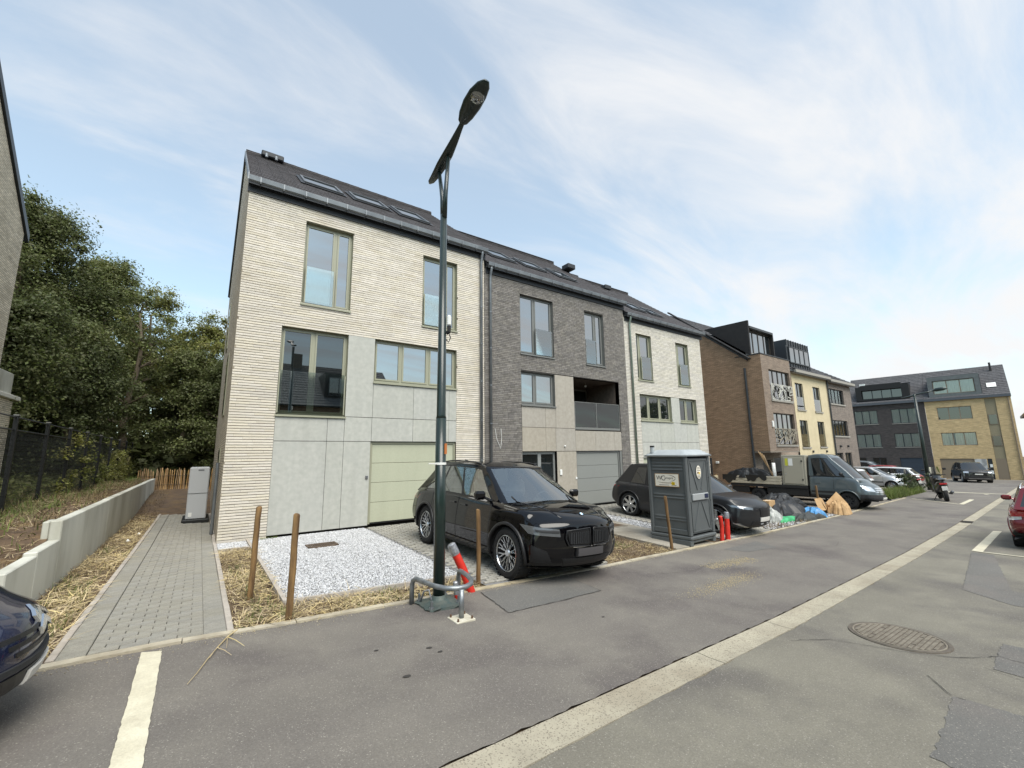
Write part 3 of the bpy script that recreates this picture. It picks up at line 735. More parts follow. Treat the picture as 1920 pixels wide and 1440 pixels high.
def intervals(x0, x1, blocked):
    segs = [(x0, x1)]
    for a, b_ in blocked:
        n = []
        for s_, e in segs:
            if b_ <= s_ or a >= e: n.append((s_, e)); continue
            if a > s_: n.append((s_, a))
            if b_ < e: n.append((b_, e))
        segs = n
    return segs
def brick_front(house, x0, x1, z0, z1, holes, m, mm, bl, pitch, joint, seed, n_single, far=False):
    """courses of single bricks standing 12 mm proud of the mortar"""
    r = random.Random(seed)
    # mortar bed with real openings
    cx = sorted({x0, x1, *[c for h in holes for c in h[:2] if x0 < c < x1]}); cz = sorted({z0, z1, *[c for h in holes for c in h[2:] if z0 < c < z1]})
    bed = MB()
    inh = lambda x, z: any(h[0] < x < h[1] and h[2] < z < h[3] for h in holes)
    for a, c in zip(cx[:-1], cx[1:]):
        for d, e in zip(cz[:-1], cz[1:]):
            if not inh((a+c)/2, (d+e)/2): bed.add([(a,FY+.016,d),(c,FY+.016,d),(c,FY+.016,e),(a,FY+.016,e)], [(0,1,2,3)])
    for h in holes:                        # brick-deep reveals
        for (a, d), (c, e) in (((h[0],h[2]),(h[0],h[3])),((h[0],h[3]),(h[1],h[3])),((h[1],h[3]),(h[1],h[2]))):
            bed.add([(a,FY+.0161,d),(c,FY+.0161,e),(c,FY+.2,e),(a,FY+.2,d)], [(0,1,2,3)])
    bed.build('mortar_bed', mm, house)
    cells = []; z = z0; row = 0; vj = .0012 if bl > .3 else .0035
    while z < z1-.01:
        h = min(pitch-joint, z1-z); zc = z+h/2
        blocked = [(q[0], q[1]) for q in holes if q[2] < zc < q[3]]
        for s_, e in intervals(x0, x1, blocked):
            off = (row*.37 + r.uniform(-.06,.06)) % 1.0
            x = s_ - off*bl; first = len(cells)
            while x < e-.005:
                L = bl*(1 if r.random() < .88 else .75)
                a, c = max(x, s_), min(x+L, e)
                if c-a > .03: cells.append((a+vj, c-vj, z, z+h))
                elif len(cells) > first and c-a > .0: cells[-1] = (cells[-1][0], c-vj, cells[-1][2], cells[-1][3])
                x += L
        z += pitch; row += 1
    cells.sort(key=lambda c: ((c[0]+c[1])/2)**2 + FY**2 + (c[2]-CAMZ)**2 - (c[1]-c[0])*40)
    me = MB().box(-.5,.5,0,1,-.5,.5).mesh('brick', m); rest = MB()
    for i, (a, c, d, e) in enumerate(cells):
        dy = r.uniform(-.0025,.0025); dz = r.uniform(-.001,.001)
        if i < n_single: piece('brick', me, house, ((a+c)/2, FY+dy, (d+e)/2+dz), (c-a, .03, e-d))
        else:
            y0, y1 = FY+dy, FY+.03
            rest.add([(a,y0,d+dz),(c,y0,d+dz),(c,y0,e+dz),(a,y0,e+dz),(a,y1,d+dz),(c,y1,d+dz),(c,y1,e+dz),(a,y1,e+dz)], [(0,1,2,3),(1,5,6,2),(2,6,7,3),(4,0,3,7),(4,5,1,0)])
    if rest.v: rest.build('brickwork', m, house, kind='stuff')

def window(house, x0, x1, z0, z1, cuts, mf, set_=.13, sill=True, fw_=.055, gm=None, handle=None):
    """aluminium window: frame with sashes, panes and outer sill; cuts = inner mullion centres"""
    gm = gm or m_glass; y0 = FY+set_; b = MB(); e = .006
    b.box(x0+e,x0+fw_,y0,y0+.07,z0+e,z1-e); b.box(x1-fw_,x1-e,y0,y0+.07,z0+e,z1-e)
    b.box(x0+fw_,x1-fw_,y0,y0+.07,z0+e,z0+fw_+.02); b.box(x0+fw_,x1-fw_,y0,y0+.07,z1-fw_,z1-e)
    X = [x0+fw_] + [c for c in cuts] + [x1-fw_]
    for c in cuts: b.box(c-.035,c+.035,y0,y0+.07,z0+fw_+.02,z1-fw_)
    w = b.build('window', mf, house)
    lining = MB(); q = .004                # reveal lining in the frame colour
    lining.box(x0+.001,x0+q,FY+.016,y0-.001,z0+.03,z1-q); lining.box(x1-q,x1-.001,FY+.016,y0-.001,z0+.03,z1-q); lining.box(x0+.001,x1-.001,FY+.016,y0-.001,z1-q,z1-.001)
    lining.build('reveal_lining', mf, w)
    for i, (a, c) in enumerate(zip(X[:-1], X[1:])):
        a2 = a+(.035 if i else 0); c2 = c-(.035 if i < len(X)-2 else 0); s_ = .045
        sb = MB(); ys0, ys1 = y0-.014, y0+.055; za, zb = z0+fw_+.02, z1-fw_
        sb.box(a2+.003,a2+s_,ys0,ys1,za+.003,zb-.003); sb.box(c2-s_,c2-.003,ys0,ys1,za+.003,zb-.003); sb.box(a2+s_,c2-s_,ys0,ys1,za+.003,za+s_); sb.box(a2+s_,c2-s_,ys0,ys1,zb-s_,zb-.003)
        sb.build('sash', mf, w)
        pb = MB(); pb.box(a2+s_-.004,c2-s_+.004,y0+.012,y0+.03,za+s_-.004,zb-s_+.004); pb.build('pane', gm, w)
    if sill:
        sb = MB(); sb.box(x0-.02,x1+.02,FY-.035,y0,z0-.02,z0+.004); sb.box(x0-.02,x1+.02,FY-.037,FY-.034,z0-.045,z0-.019)
        sb.build('sill', mf, w)
    return w
def glass_rail(house, x0, x1, z0, z1, mf):
    b = MB(); b.box(x0,x1,FY+.03,FY+.045,z0,z1); g_ = b.build('glass_railing', m_rail, house)
    for x in (x0-.012, x1+.012):
        c = MB(); c.box(x-.014,x+.014,FY+.02,FY+.055,z0,z1-.03); c.build('rail_post', mf, g_)
def panels(house, rects, m, y=FY+.004):
    for a, c, d, e in rects:
        q = .004; b = MB(); b.cbox(a+q,c-q,y,y+.014,d+q,e-q,.0015); p = b.build('panel', m, house)
        rv = MB()                          # rivets along the edges
        for x in (a+.05, c-.05):
            z = d+.06
            while z < e-.04: rv.lathe([(.0,-.0015),(.006,-.0015),(.007,.0)], 6, Matrix.Translation((x,y,z)) @ Matrix.Rotation(PI/2,4,'X')); z += max(.25,(e-d-.12)/max(1,round((e-d-.12)/.45)))
        rv.build('rivets', m, p)
def garage_door(house, x0, x1, z0, z1, m, n=4, mf=None):
    b = MB(); j = .06
    b.box(x0+.003,x0+j,FY+.06,FY+.12,z0,z1-.003); b.box(x1-j,x1-.003,FY+.06,FY+.12,z0,z1-.003); b.box(x0+j,x1-j,FY+.06,FY+.12,z1-j,z1-.003)
    d = b.build('garage_door', mf or m, house)
    h = (z1-j-z0-.03)/n
    for k in range(n):
        s_ = MB(); s_.cbox(x0+j+.004,x1-j-.004,FY+.085,FY+.12,z0+.03+k*h+.004,z0+.03+(k+1)*h-.004,.006); s_.build('door_section', m, d)
    s_ = MB(); s_.box(x0+j,x1-j,FY+.083,FY+.12,z0,z0+.028); s_.build('rubber_seal', m_black, d)
def wall_back(house, x0, x1, z0, z1, holes):
    """dark sheathing behind panels, closing the front"""
    b = MB()
    for h in holes: b.box(h[0]-.02,h[1]+.02,FY+.21,FY+.23,h[2]-.02,h[3]+.02)
    return b.build('inner_wall', m_gap, house)
RY, EY = 16.3, 11.60                       # ridge and eaves
def roof(house, x0, x1, ez, rz, skylights, seed, n_single, gable_left=False, eaveR=True):
    r = random.Random(seed); m = (rz-ez)/(RY-EY); L = math.hypot(RY-EY, rz-ez); th = math.atan(m)
    core = MB(); core.prism([(EY-.02,ez-.06),(RY,rz-.06),(21.05,ez-.06),(21.05,ez-.2),(RY,rz-.2),(EY-.02,ez-.2)], lambda a, c: (x0,a,c), lambda a, c: (x1,a,c))
    rf = core.build('roof', m_fascia, house)
    tl, tw, ex = .36, .285, .285
    nr = int(L/ex); nc = int(round((x1-x0)/tw)); tw = (x1-x0)/nc
    tp = [(.022,0),(.0,.02),(.003,.025),(tl,.025),(tl,0)]; tmb = lambda: MB().prism(tp, lambda a, c: (-tw/2+.002,a,c), lambda a, c: (tw/2-.002,a,c)); me = tmb().mesh('tile', m_tile); rest = MB(); cells = []
    sky = [(a-.06, c+.06, (ya-EY)/math.cos(th)-.08, (yb_-EY)/math.cos(th)+.06) for a, c, ya, yb_ in skylights]
    for i in range(nr+1):
        for k in range(nc):
            x = x0+(k+.5)*tw; s_ = i*ex
            if any(q[0] < x < q[1] and q[2] < s_+.1 < q[3] for q in sky): continue
            cells.append((x, s_))
    for q, (x, s_) in enumerate(cells):
        y = EY+s_*math.cos(th); z = ez+s_*math.sin(th)
        tx = th-.055+r.uniform(-.006,.006)
        if q < n_single: piece('tile', me, rf, (x,y,z-.012), (1,1,1), 0, tx)
        else:
            R = Matrix.Translation((x,y,z-.012)) @ Matrix.Rotation(tx,4,'X')
            t = tmb(); rest.add([R @ Vector(v) for v in t.v], t.f)
    # rear slope
    for i in range(nr+1):
        s_ = i*ex; y = 21.0-s_*math.cos(th); z = ez+s_*math.sin(th)
        R = Matrix.Translation(((x0+x1)/2,y,z-.012)) @ Matrix.Rotation(PI,4,'Z') @ Matrix.Rotation(th-.055,4,'X')
        t = MB().box(-(x1-x0)/2,(x1-x0)/2,0,tl,0,.024); rest.add([R @ Vector(v) for v in t.v], t.f)
    rest.build('tile_courses', m_tile, rf, kind='stuff')
    rb = MB(); k = 0; x = x0
    while x < x1-.05:
        w = min(.4, x1-x); rb.tube([(x+.005,RY,rz+.0),(x+w+.02,RY,rz+.012)], [.10,.108], 10); x += .38
    rb.build('ridge_tiles', m_tile, rf, smooth=False, kind='stuff')
    for a, c, ya, yb_ in skylights:
        P = lambda x, y, o_: (x, y-o_*math.sin(th), ez+(y-EY)*m+o_*math.cos(th))
        fr = MB(); w = .07
        for xa, xc, yaa, ycc in ((a,c,ya,ya+w),(a,c,yb_-w,yb_),(a,a+w,ya+w,yb_-w),(c-w,c,ya+w,yb_-w)):
            fr.add([P(xa,yaa,.02),P(xc,yaa,.02),P(xc,ycc,.02),P(xa,ycc,.02),P(xa,yaa,.09),P(xc,yaa,.09),P(xc,ycc,.09),P(xa,ycc,.09)], [(0,3,2,1),(4,5,6,7),(0,1,5,4),(1,2,6,5),(2,3,7,6),(3,0,4,7)])
        s_ = fr.build('skylight', mat('skylight_frame', rgb(104,107,110), rough=.45, metal=.4), house)
        pn = MB(); pn.add([P(a+w,ya+w,.06),P(c-w,ya+w,.06),P(c-w,yb_-w,.06),P(a+w,yb_-w,.06)], [(0,1,2,3)]); pn.build('pane', m_glass, s_)
        fl = MB(); 
        for xa, xc, yaa, ycc in ((a-.1,a-.002,ya-.1,yb_+.1),(c+.002,c+.1,ya-.1,yb_+.1),(a-.002,c+.002,ya-.1,ya-.004),(a-.002,c+.002,yb_+.004,yb_+.1)):
            fl.add([P(xa,yaa,.045),P(xc,yaa,.045),P(xc,ycc,.045),P(xa,ycc,.045)], [(0,1,2,3)])
        fl.build('flashing', m_fascia, s_)
    # gutter: folded zinc box on brackets, dark fascia below
    gb = MB(); gz0 = ez-.14
    gb.prism([(11.70,gz0+.15),(11.695,gz0+.02),(11.66,gz0),(11.585,gz0),(11.55,gz0+.03),(11.535,gz0+.125),(11.525,gz0+.14),(11.515,gz0+.125),(11.53,gz0+.02),(11.58,gz0-.014),(11.67,gz0-.014),(11.712,gz0+.01),(11.715,gz0+.15)],
             lambda a, c: (x0,a,c), lambda a, c: (x1,a,c)); gu = gb.build('gutter', m_zinc, house)
    x = x0+.25
    while x < x1:
        c = MB(); c.box(x-.015,x+.015,11.508,11.514,gz0+.0,gz0+.135); c.box(x-.015,x+.015,11.514,11.70,gz0-.024,gz0-.016); c.build('bracket', m_zinc, gu); x += .52
    fb = MB(); fb.box(x0,x1,11.716,FY+.03,ez-.34,ez-.02); fb.build('fascia', m_fascia, house)
    return rf
def downpipe(house, x, z0, z1, mz=None, y=FY-.07):
    b = MB(); b.tube([(x,11.6,z1+.12),(x,11.6,z1),(x,11.64,z1-.12),(x,y,z1-.3),(x,y,z0)], .045, 12); p = b.build('downpipe', mz or m_zinc, house, smooth=True)
    z = z0+.4
    while z < z1-.4:
        c = MB(); c.lathe([(.046,-.02),(.052,-.02),(.052,.02),(.046,.02)], 12, Matrix.Translation((x,y,z))); c.box(x-.008,x+.008,y+.04,FY+.01,z-.01,z+.01); c.build('pipe_clip', mz or m_zinc, p); z += 1.25
def shell(house, x0, x1, z0, ez, rz, side_m, left=True, right=True):
    """gable ends and rear wall"""
    P = [(FY+.013,z0),(21.0,z0),(21.0,ez-.1),(RY,rz-.08),(FY+.013,ez-.1)]
    b = MB()
    if left: b.prism(P, lambda a, c: (x0,a,c), lambda a, c: (x0+.02,a,c))
    if right: b.prism(P, lambda a, c: (x1-.02,a,c), lambda a, c: (x1,a,c))
    b.box(x0+.02,x1-.02,20.9,21.0,z0,ez-.1)
    return b.build('side_wall', side_m, house)
def lamp_fix(house, x, z):
    b = MB(); b.lathe([(.0,-.02),(.03,-.02),(.035,.0),(.02,.03),(.0,.035)], 10, Matrix.Translation((x,FY-.03,z)) @ Matrix.Rotation(PI/2,4,'X')); b.build('wall_lamp', m_white, house)

# ---------------------------------------------------------------- house 1: cream long brick
h1 = thing('terraced_house', 'cream long-brick house with pale grey panels and olive garage door, left end of terrace', 'house', (.43,FY,-.15), group='new terraced houses')
H1 = [(1.77,3.0,5.63,7.92),(5.11,6.30,5.59,7.86),(1.38,6.30,-.2,4.98)]
brick_front(h1, .43, 7.32, -.13, 8.42, H1, m_brick1, m_mortar1, .49, .063, .013, 11, 300)
shell(h1, .43, 7.32, -.2, 8.62, 12.25, m_brick1s); wall_back(h1, .43, 7.32, -.2, 8.6, H1)
roof(h1, .40, 7.36, 8.62, 12.25, [(1.85,2.98,13.15,14.3),(3.35,4.45,13.1,14.2),(4.8,5.82,12.9,14.1)], 5, 260)
vb = MB(); vb.prism([(EY-.06,8.5),(RY,12.13),(RY,12.30),(EY-.06,8.68)], lambda a, c: (.37,a,c), lambda a, c: (.40,a,c)); vb.prism([(RY,12.13),(21.1,8.45),(21.1,8.63),(RY,12.30)], lambda a, c: (.37,a,c), lambda a, c: (.40,a,c)); vb.build('verge_flashing', m_zinc, h1)
w = window(h1, 1.77,3.0,5.63,7.92, [2.57], m_frame1); glass_rail(h1, 1.86,2.54,5.68,6.69, m_frame1)
w = window(h1, 5.11,6.30,5.59,7.86, [5.92], m_frame1); glass_rail(h1, 5.2,5.9,5.65,6.64, m_frame1)
w = window(h1, 1.38,3.0,2.74,4.98, [2.16], m_frame1, gm=m_glass_d); glass_rail(h1, 1.42,2.95,2.79,3.85, m_frame1)
w = window(h1, 3.72,6.30,3.74,4.98, [4.53,5.385], m_frame1)
panels(h1, [(3.0,3.72,2.75,4.98),(3.72,4.9,2.75,3.69),(4.9,6.05,2.75,3.69),(6.05,6.30,2.75,3.69),(1.38,2.58,2.105,2.69),(2.58,3.0,2.105,2.69),(3.0,3.715,2.105,2.745),(3.715,4.9,2.105,2.745),(4.9,6.05,2.105,2.745),(6.05,6.3,2.105,2.745),
            (1.38,2.58,-.08,2.1),(2.58,3.0,-.08,2.1),(3.0,3.7,-.08,2.1)], m_panelA)
garage_door(h1, 3.71,6.30,-.06,2.1, m_garage1, 4, m_frame1)
b = MB(); b.cbox(3.59,3.66,FY-.03,FY+.004,1.12,1.2,.006); b.build('key_switch', m_steel, h1)
downpipe(h1, 7.17, -.1, 8.42)
# side windows and door in the gable
for ya, yb_, za, zb in ((14.4,15.3,2.9,4.7),(17.2,18.1,5.4,7.0),(14.2,15.1,-.1,2.0)):
    b = MB(); b.box(.405,.43,ya,yb_,za,zb); q = b.build('side_window', m_frame1, h1); b = MB(); b.box(.398,.404,ya+.07,yb_-.07,za+.07,zb-.07); b.build('pane', m_glass_d, q)
b = MB(); b.tube([(.36,13.1,-.1),(.36,13.1,1.6)], .04, 10); b.build('side_pipe', m_zinc, h1)
for x in (.62,): 
    b = MB(); b.cbox(.85,1.55,RY-.25,RY+.25,12.22,12.42,.03); b.build('vent_box', m_fascia, h1)
    for xx in (1.0,1.3):
        b = MB(); b.tube([(xx,RY-.42,12.05),(xx,RY-.4,12.2)], .045, 8); b.build('vent_pipe', m_zinc, h1)

# ---------------------------------------------------------------- house 2: grey brick, taupe panels, loggia
h2 = thing('terraced_house', 'grey brick terraced house with taupe panels and an open loggia balcony', 'house', (7.4,FY,-.25), group='new terraced houses')
H2 = [(8.82,10.38,5.21,7.42),(12.04,13.13,5.18,7.37),(8.82,13.88,-.3,4.59)]
brick_front(h2, 7.33, 14.40, -.22, 7.98, H2, m_brick2, m_mortar2, .235, .0605, .010, 12, 300)
shell(h2, 7.38, 14.40, -.3, 8.17, 11.75, m_brick2, True, True)
wall_back(h2, 0, 0, 0, 0, [(8.82,10.38,5.21,7.42),(12.04,13.13,5.18,7.37),(8.82,11.31,-.3,4.59),(11.31,13.88,-.3,2.6)])
roof(h2, 7.38, 14.46, 8.17, 11.75, [(8.4,9.5,12.9,13.9),(10.0,11.1,12.9,13.8),(11.7,12.7,12.8,13.7)], 6, 220)
window(h2, 8.82,10.38,5.21,7.42, [9.53], m_frame2); glass_rail(h2, 9.55,10.3,5.26,6.22, m_frame2)
window(h2, 12.04,13.13,5.18,7.37, [12.7], m_frame2); glass_rail(h2, 12.1,12.66,5.23,6.21, m_frame2)
window(h2, 8.82,10.37,3.40,4.59, [9.5], m_frame2)
panels(h2, [(10.37,11.31,2.63,4.59),(8.83,9.88,2.63,3.35),(9.88,10.37,2.63,3.35),(8.83,9.88,1.8,2.625),(9.88,10.345,1.8,2.625),(10.345,11.32,1.8,2.625),(11.32,12.37,1.8,2.56),(12.37,13.46,1.8,2.56),(13.46,13.88,1.8,2.56),(10.37,11.33,-.2,1.79)], m_panelB)
garage_door(h2, 11.34,13.75,-.2,1.79, m_garage2, 4, m_frame2)
b = MB(); b.box(13.755,13.878,FY+.02,FY+.2,-.2,1.79); b.build('garage_jamb', m_frame2, h2)
# loggia: deep recess with side and back walls, ceiling lamp and glazed balustrade
lg = MB(); d = 1.9
lg.add([(11.31,FY+.013,2.6),(13.88,FY+.013,2.6),(13.88,FY+d,2.6),(11.31,FY+d,2.6),(11.31,FY+.013,4.59),(13.88,FY+.013,4.59),(13.88,FY+d,4.59),(11.31,FY+d,4.59)], [(0,1,2,3),(4,7,6,5),(0,3,7,4),(1,5,6,2),(3,2,6,7)])
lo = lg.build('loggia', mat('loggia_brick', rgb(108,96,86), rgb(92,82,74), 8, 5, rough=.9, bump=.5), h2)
b = MB(); b.box(11.35,13.84,FY+d-.06,FY+d-.01,2.65,4.5); wdw = b.build('balcony_door', m_frame2, h2)
for a, c in ((11.42,12.55),(12.65,13.78)):
    b = MB(); b.box(a,c,FY+d-.075,FY+d-.061,2.75,4.42); b.build('pane', m_glass_d, wdw)
b = MB(); b.box(11.33,13.86,FY+.02,FY+.06,2.6,2.69); b.box(11.33,11.36,FY+.02,FY+.06,2.69,3.64); b.box(13.83,13.86,FY+.02,FY+.06,2.69,3.64); b.box(12.49,12.52,FY+.02,FY+.06,2.69,3.64); b.box(11.33,13.86,FY+.015,FY+.065,3.64,3.66)
bl_ = b.build('balustrade', m_frame2, h2)
for a, c in ((11.37,12.48),(12.53,13.82)):
    b = MB(); b.box(a,c,FY+.035,FY+.047,2.7,3.635); b.build('pane', clearglass('balustrade_glass', (.55,.60,.60), 1.5, .05), bl_)
b = MB(); b.tube([(12.75,FY+.8,4.585),(12.75,FY+.8,4.5)], .006, 5); b.lathe([(0,-.09),(.04,-.07),(.05,-.03),(.03,.0)], 10, Matrix.Translation((12.75,FY+.8,4.5))); b.build('ceiling_lamp', m_white, h2)
# entrance door with side light
b = MB()
for a, c in ((8.84,8.91),(9.58,9.72),(10.29,10.36)): b.box(a,c,FY+.12,FY+.2,-.2,1.78)
b.box(8.91,9.58,FY+.12,FY+.2,1.70,1.78); b.box(9.72,10.29,FY+.12,FY+.2,1.70,1.78); b.box(8.91,9.58,FY+.12,FY+.2,-.2,-.1); b.box(9.72,10.29,FY+.12,FY+.2,-.2,-.1)
dr = b.build('entrance_door', mat('door_alu', rgb(150,152,150), rough=.4, metal=.3), h2)
for a, c in ((8.91,9.58),(9.72,10.29)):
    b = MB(); b.box(a,c,FY+.15,FY+.17,-.1,1.70); b.build('pane', m_glass_d, dr)
b = MB(); b.tube([(9.65,FY+.06,.5),(9.65,FY+.06,1.3)], .014, 8); b.build('handle', m_steel, dr)
b = MB(); b.cbox(10.48,10.58,FY-.03,FY+.004,.95,1.15,.01); b.build('intercom', m_white, h2)
b = MB(); b.cbox(11.24,11.3,FY-.03,FY+.004,.78,.86,.006); b.build('key_switch', m_white, h2)
lamp_fix(h2, 10.75, 1.98); downpipe(h2, 7.53, -.2, 7.95)
# house number strip lights: two thin white cable loops on the brick
b = MB(); b.tube([(7.72,FY-.01,2.55),(7.78,FY-.015,2.2),(7.93,FY-.01,1.9)], .008, 5); b.tube([(7.95,FY-.01,2.55),(7.97,FY-.015,2.25),(7.94,FY-.01,1.95)], .008, 5); b.build('cable_ends', m_white, h2)
b = MB(); b.cbox(15.2-1.2,15.7-1.2,14.6,15.1,10.8,11.05,.03); b.build('vent_box', m_fascia, h2)

# ---------------------------------------------------------------- house 3: white long brick
h3 = thing('terraced_house', 'off-white long-brick house at the right end of the new terrace', 'house', (14.4,FY,-.6), group='new terraced houses')
H3 = [(15.18,16.25,4.84,6.95),(18.12,19.15,4.83,6.91),(15.2,19.5,-.6,4.21)]
brick_front(h3, 14.41, 20.25, -.5, 7.53, H3, m_brick3, m_mortar1, .49, .063, .0125, 13, 300)
shell(h3, 14.41, 20.25, -.6, 7.72, 11.3, m_brick3); wall_back(h3, 0, 0, 0, 0, H3)
roof(h3, 14.46, 20.45, 7.72, 11.3, [(16.0,17.0,12.5,13.3),(17.5,18.3,12.5,13.2)], 7, 200)
window(h3, 15.18,16.25,4.84,6.95, [15.5], m_frame1); glass_rail(h3, 15.53,16.18,4.9,5.92, m_frame1)
window(h3, 18.12,19.15,4.83,6.91, [18.4], m_frame1); glass_rail(h3, 18.43,19.08,4.9,5.9, m_frame1)
window(h3, 15.2,17.46,3.08,4.21, [15.9,16.7], m_frame1, gm=m_glass_d); window(h3, 18.1,19.48,3.08,4.21, [18.75], m_frame1, gm=m_glass_d)
panels(h3, [(17.46,18.1,3.04,4.21),(15.21,16.5,2.15,3.03),(16.5,17.53,2.15,3.03),(17.53,18.56,2.15,3.035),(18.56,19.5,2.15,3.03),(15.21,16.5,1.5,2.145),(16.5,17.53,1.5,2.145),(17.53,18.56,1.5,2.145),(18.56,19.5,1.5,2.145),(17.72,18.3,-.5,1.495)], m_panelA)
garage_door(h3, 15.22,17.7,-.5,1.49, m_garage1, 4, m_frame1)
b = MB(); b.box(18.3,19.5,FY+.1,FY+.18,-.5,1.49); q = b.build('entrance_door', m_frame1, h3); b = MB(); b.box(18.45,18.8,FY+.09,FY+.099,-.3,1.3); b.build('pane', m_glass_d, q)
downpipe(h3, 14.72, -.5, 7.5, mat('zinc_green', rgb(140,150,140), rgb(120,132,122), 3, 4, rough=.45, metal=.6))
for x in (15.3,17.9):
    b = MB(); b.cbox(x,x+.5,RY-.6,RY-.2,10.95,11.2,.03); b.build('vent_box', m_fascia, h3)
# ================================================================== OTHER BUILDINGS (parts authored in each house's own frame)
def wall_holes(parent, name, x0, x1, z0, z1, holes, m, y=0.0, depth=.16, rm=None):
    cx = sorted({x0, x1, *[c for h in holes for c in h[:2] if x0 < c < x1]}); cz = sorted({z0, z1, *[c for h in holes for c in h[2:4] if z0 < c < z1]})
    b = MB(); inh = lambda x, z: any(h[0] < x < h[1] and h[2] < z < h[3] for h in holes)
    for a, c in zip(cx[:-1], cx[1:]):
        for d, e in zip(cz[:-1], cz[1:]):
            if not inh((a+c)/2, (d+e)/2): b.add([(a,y,d),(c,y,d),(c,y,e),(a,y,e)], [(0,1,2,3)])
    for h in holes:
        for (a, d), (c, e) in (((h[0],h[2]),(h[0],h[3])),((h[0],h[3]),(h[1],h[3])),((h[1],h[3]),(h[1],h[2])),((h[1],h[2]),(h[0],h[2]))):
            b.add([(a,y,d),(c,y,e),(c,y+depth,e),(a,y+depth,d)], [(0,1,2,3)])
    return b.build(name, m, parent, world=False)
m_curt = mat('curtain', rgb(236,236,228), rgb(216,217,208), 3, 3, rough=.9, stretch=(8,1,.3))
m_cglass = clearglass('curtained_glass', (.95,.97,.955), 1.5, .04)
def lwin(parent, x0, x1, z0, z1, n, mf, gm, y=.12, sill=None, curtain=False, top=None, fw_=.06):
    b = MB(); b.box(x0,x0+fw_,y,y+.06,z0,z1); b.box(x1-fw_,x1,y,y+.06,z0,z1); b.box(x0+fw_,x1-fw_,y,y+.06,z0,z0+fw_); b.box(x0+fw_,x1-fw_,y,y+.06,z1-fw_,z1)
    w = (x1-x0-2*fw_)/n
    for k in range(1, n): b.box(x0+fw_+k*w-.04,x0+fw_+k*w+.04,y,y+.06,z0+fw_,z1-fw_)
    win = b.build('window', mf, parent, world=False)
    for k in range(n):
        a, c = x0+fw_+k*w+(.04 if k else 0), x0+fw_+(k+1)*w-(.04 if k < n-1 else 0)
        b = MB(); b.box(a,c,y+.025,y+.035,z0+fw_,z1-fw_); b.build('pane', m_cglass if curtain else gm, win, world=False)
        if curtain:
            b = MB(); b.grid(lambda u, v: (a+(c-a)*u, y+.075+.02*math.sin(u*22+k), z0+(z1-z0)*v), 24, 1); b.build('curtain', m_curt, win, smooth=True, world=False)
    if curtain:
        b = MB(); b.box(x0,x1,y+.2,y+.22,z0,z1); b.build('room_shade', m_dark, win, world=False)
    if sill:
        b = MB(); b.cbox(x0-.05,x1+.05,-.05,y+.0,z0-.07,z0,.01); b.build('sill', sill, win, world=False)
    return win
def lbox(parent, name, m, *r, b=0.0):
    q = MB(); (q.cbox(*r, b) if b else q.box(*r)); return q.build(name, m, parent, world=False)
m_bsill = mat('stone_sill', rgb(150,146,138), rough=.8)
m_anth = mat('anthracite', rgb(40,44,48), rough=.5, coat=.1)
m_wframe = mat('frame_dark_bronze', rgb(58,52,46), rough=.5)
m_slate = mat('slate_roof', rgb(86,85,87), rgb(66,65,68), 6, 5, rough=.8, bump=.4, bscale=30, rnd=.08)
def tile_rows(parent, x0, x1, y0, z0, y1, z1, m, ex=.33, name='roof_courses', kind='stuff', th=.035, holes=()):
    L = math.hypot(y1-y0, z1-z0); n = int(L/ex); b = MB(); dy, dz = (y1-y0)/L, (z1-z0)/L; ny, nz = -dz, dy
    if nz < 0: ny, nz = -ny, -nz
    for i in range(n+1):
        a = i*ex; c = min(L, a+ex*1.15)
        for s_, e in intervals(x0, x1, [(h[0],h[1]) for h in holes if h[2] < z0+dz*(a+ex/2) < h[3]]):
            x = s_
            k = max(1, int((e-s_)/.3)); w = (e-s_)/k
            for j in range(k):
                xa, xb = s_+j*w+.004, s_+(j+1)*w-.004; o_ = random.uniform(0,.008)
                p = [(y0+dy*a+ny*(th+o_), z0+dz*a+nz*(th+o_)), (y0+dy*c+ny*.006, z0+dz*c+nz*.006), (y0+dy*a, z0+dz*a)]
                b.add([(xa,*p[0]),(xb,*p[0]),(xb,*p[1]),(xa,*p[1]),(xa,*p[2]),(xb,*p[2])], [(0,1,2,3),(4,5,1,0)])
    return b.build(name, m, parent, world=False, kind=kind)

# ---------------------------------------------------------------- brown brick house with projecting bay
m_brown = brickmat('brick_brown_side', rgb(158,130,104), rgb(138,112,88), rgb(116,98,80), .21, .063, 'yz', .008, bumpd=.002)
m_brownf = brickmat('brick_brown_front', rgb(146,130,115), rgb(130,114,100), rgb(114,102,92), .21, .063, 'xz', .008)
zb = G(25)-.05
hb = thing('bay_house', 'brown brick house with projecting bay, black dormer and laser-cut metal balustrades', 'house', (25,12,0), group='older houses along the street')
b = MB(); b.prism([(0,-1.0),(9,-1.0),(9,7.1),(4.4,10.75),(0,7.1)], lambda a, c: (0,a,c), lambda a, c: (.3,a,c)); b.build('side_wall', m_brown, hb, world=False)
b = MB(); b.box(.002,.28,-.997,-.001,1.69,7.09); b.build('bay_side', m_brown, hb, world=False)
wall_holes(hb, 'front_wall', .3, 6.05, -1.2, 7.1, [(1.2,2.2,-1.0,1.2),(2.6,5.6,-1.0,1.3)], brickmat('brick_ground_floor', rgb(168,150,134), rgb(150,134,120), rgb(128,116,104), .21, .063, 'xz', .008))
lbox(hb, 'entrance_door', m_wframe, 1.2,2.2,.12,.18,-1.0,1.2); lbox(hb, 'garage_door', m_anth, 2.6,5.6,.12,.18,-1.0,1.3)
Y = -1.0
b = MB()
BH = [(.82,3.45,4.55,6.31),(.82,3.45,2.02,3.82)]
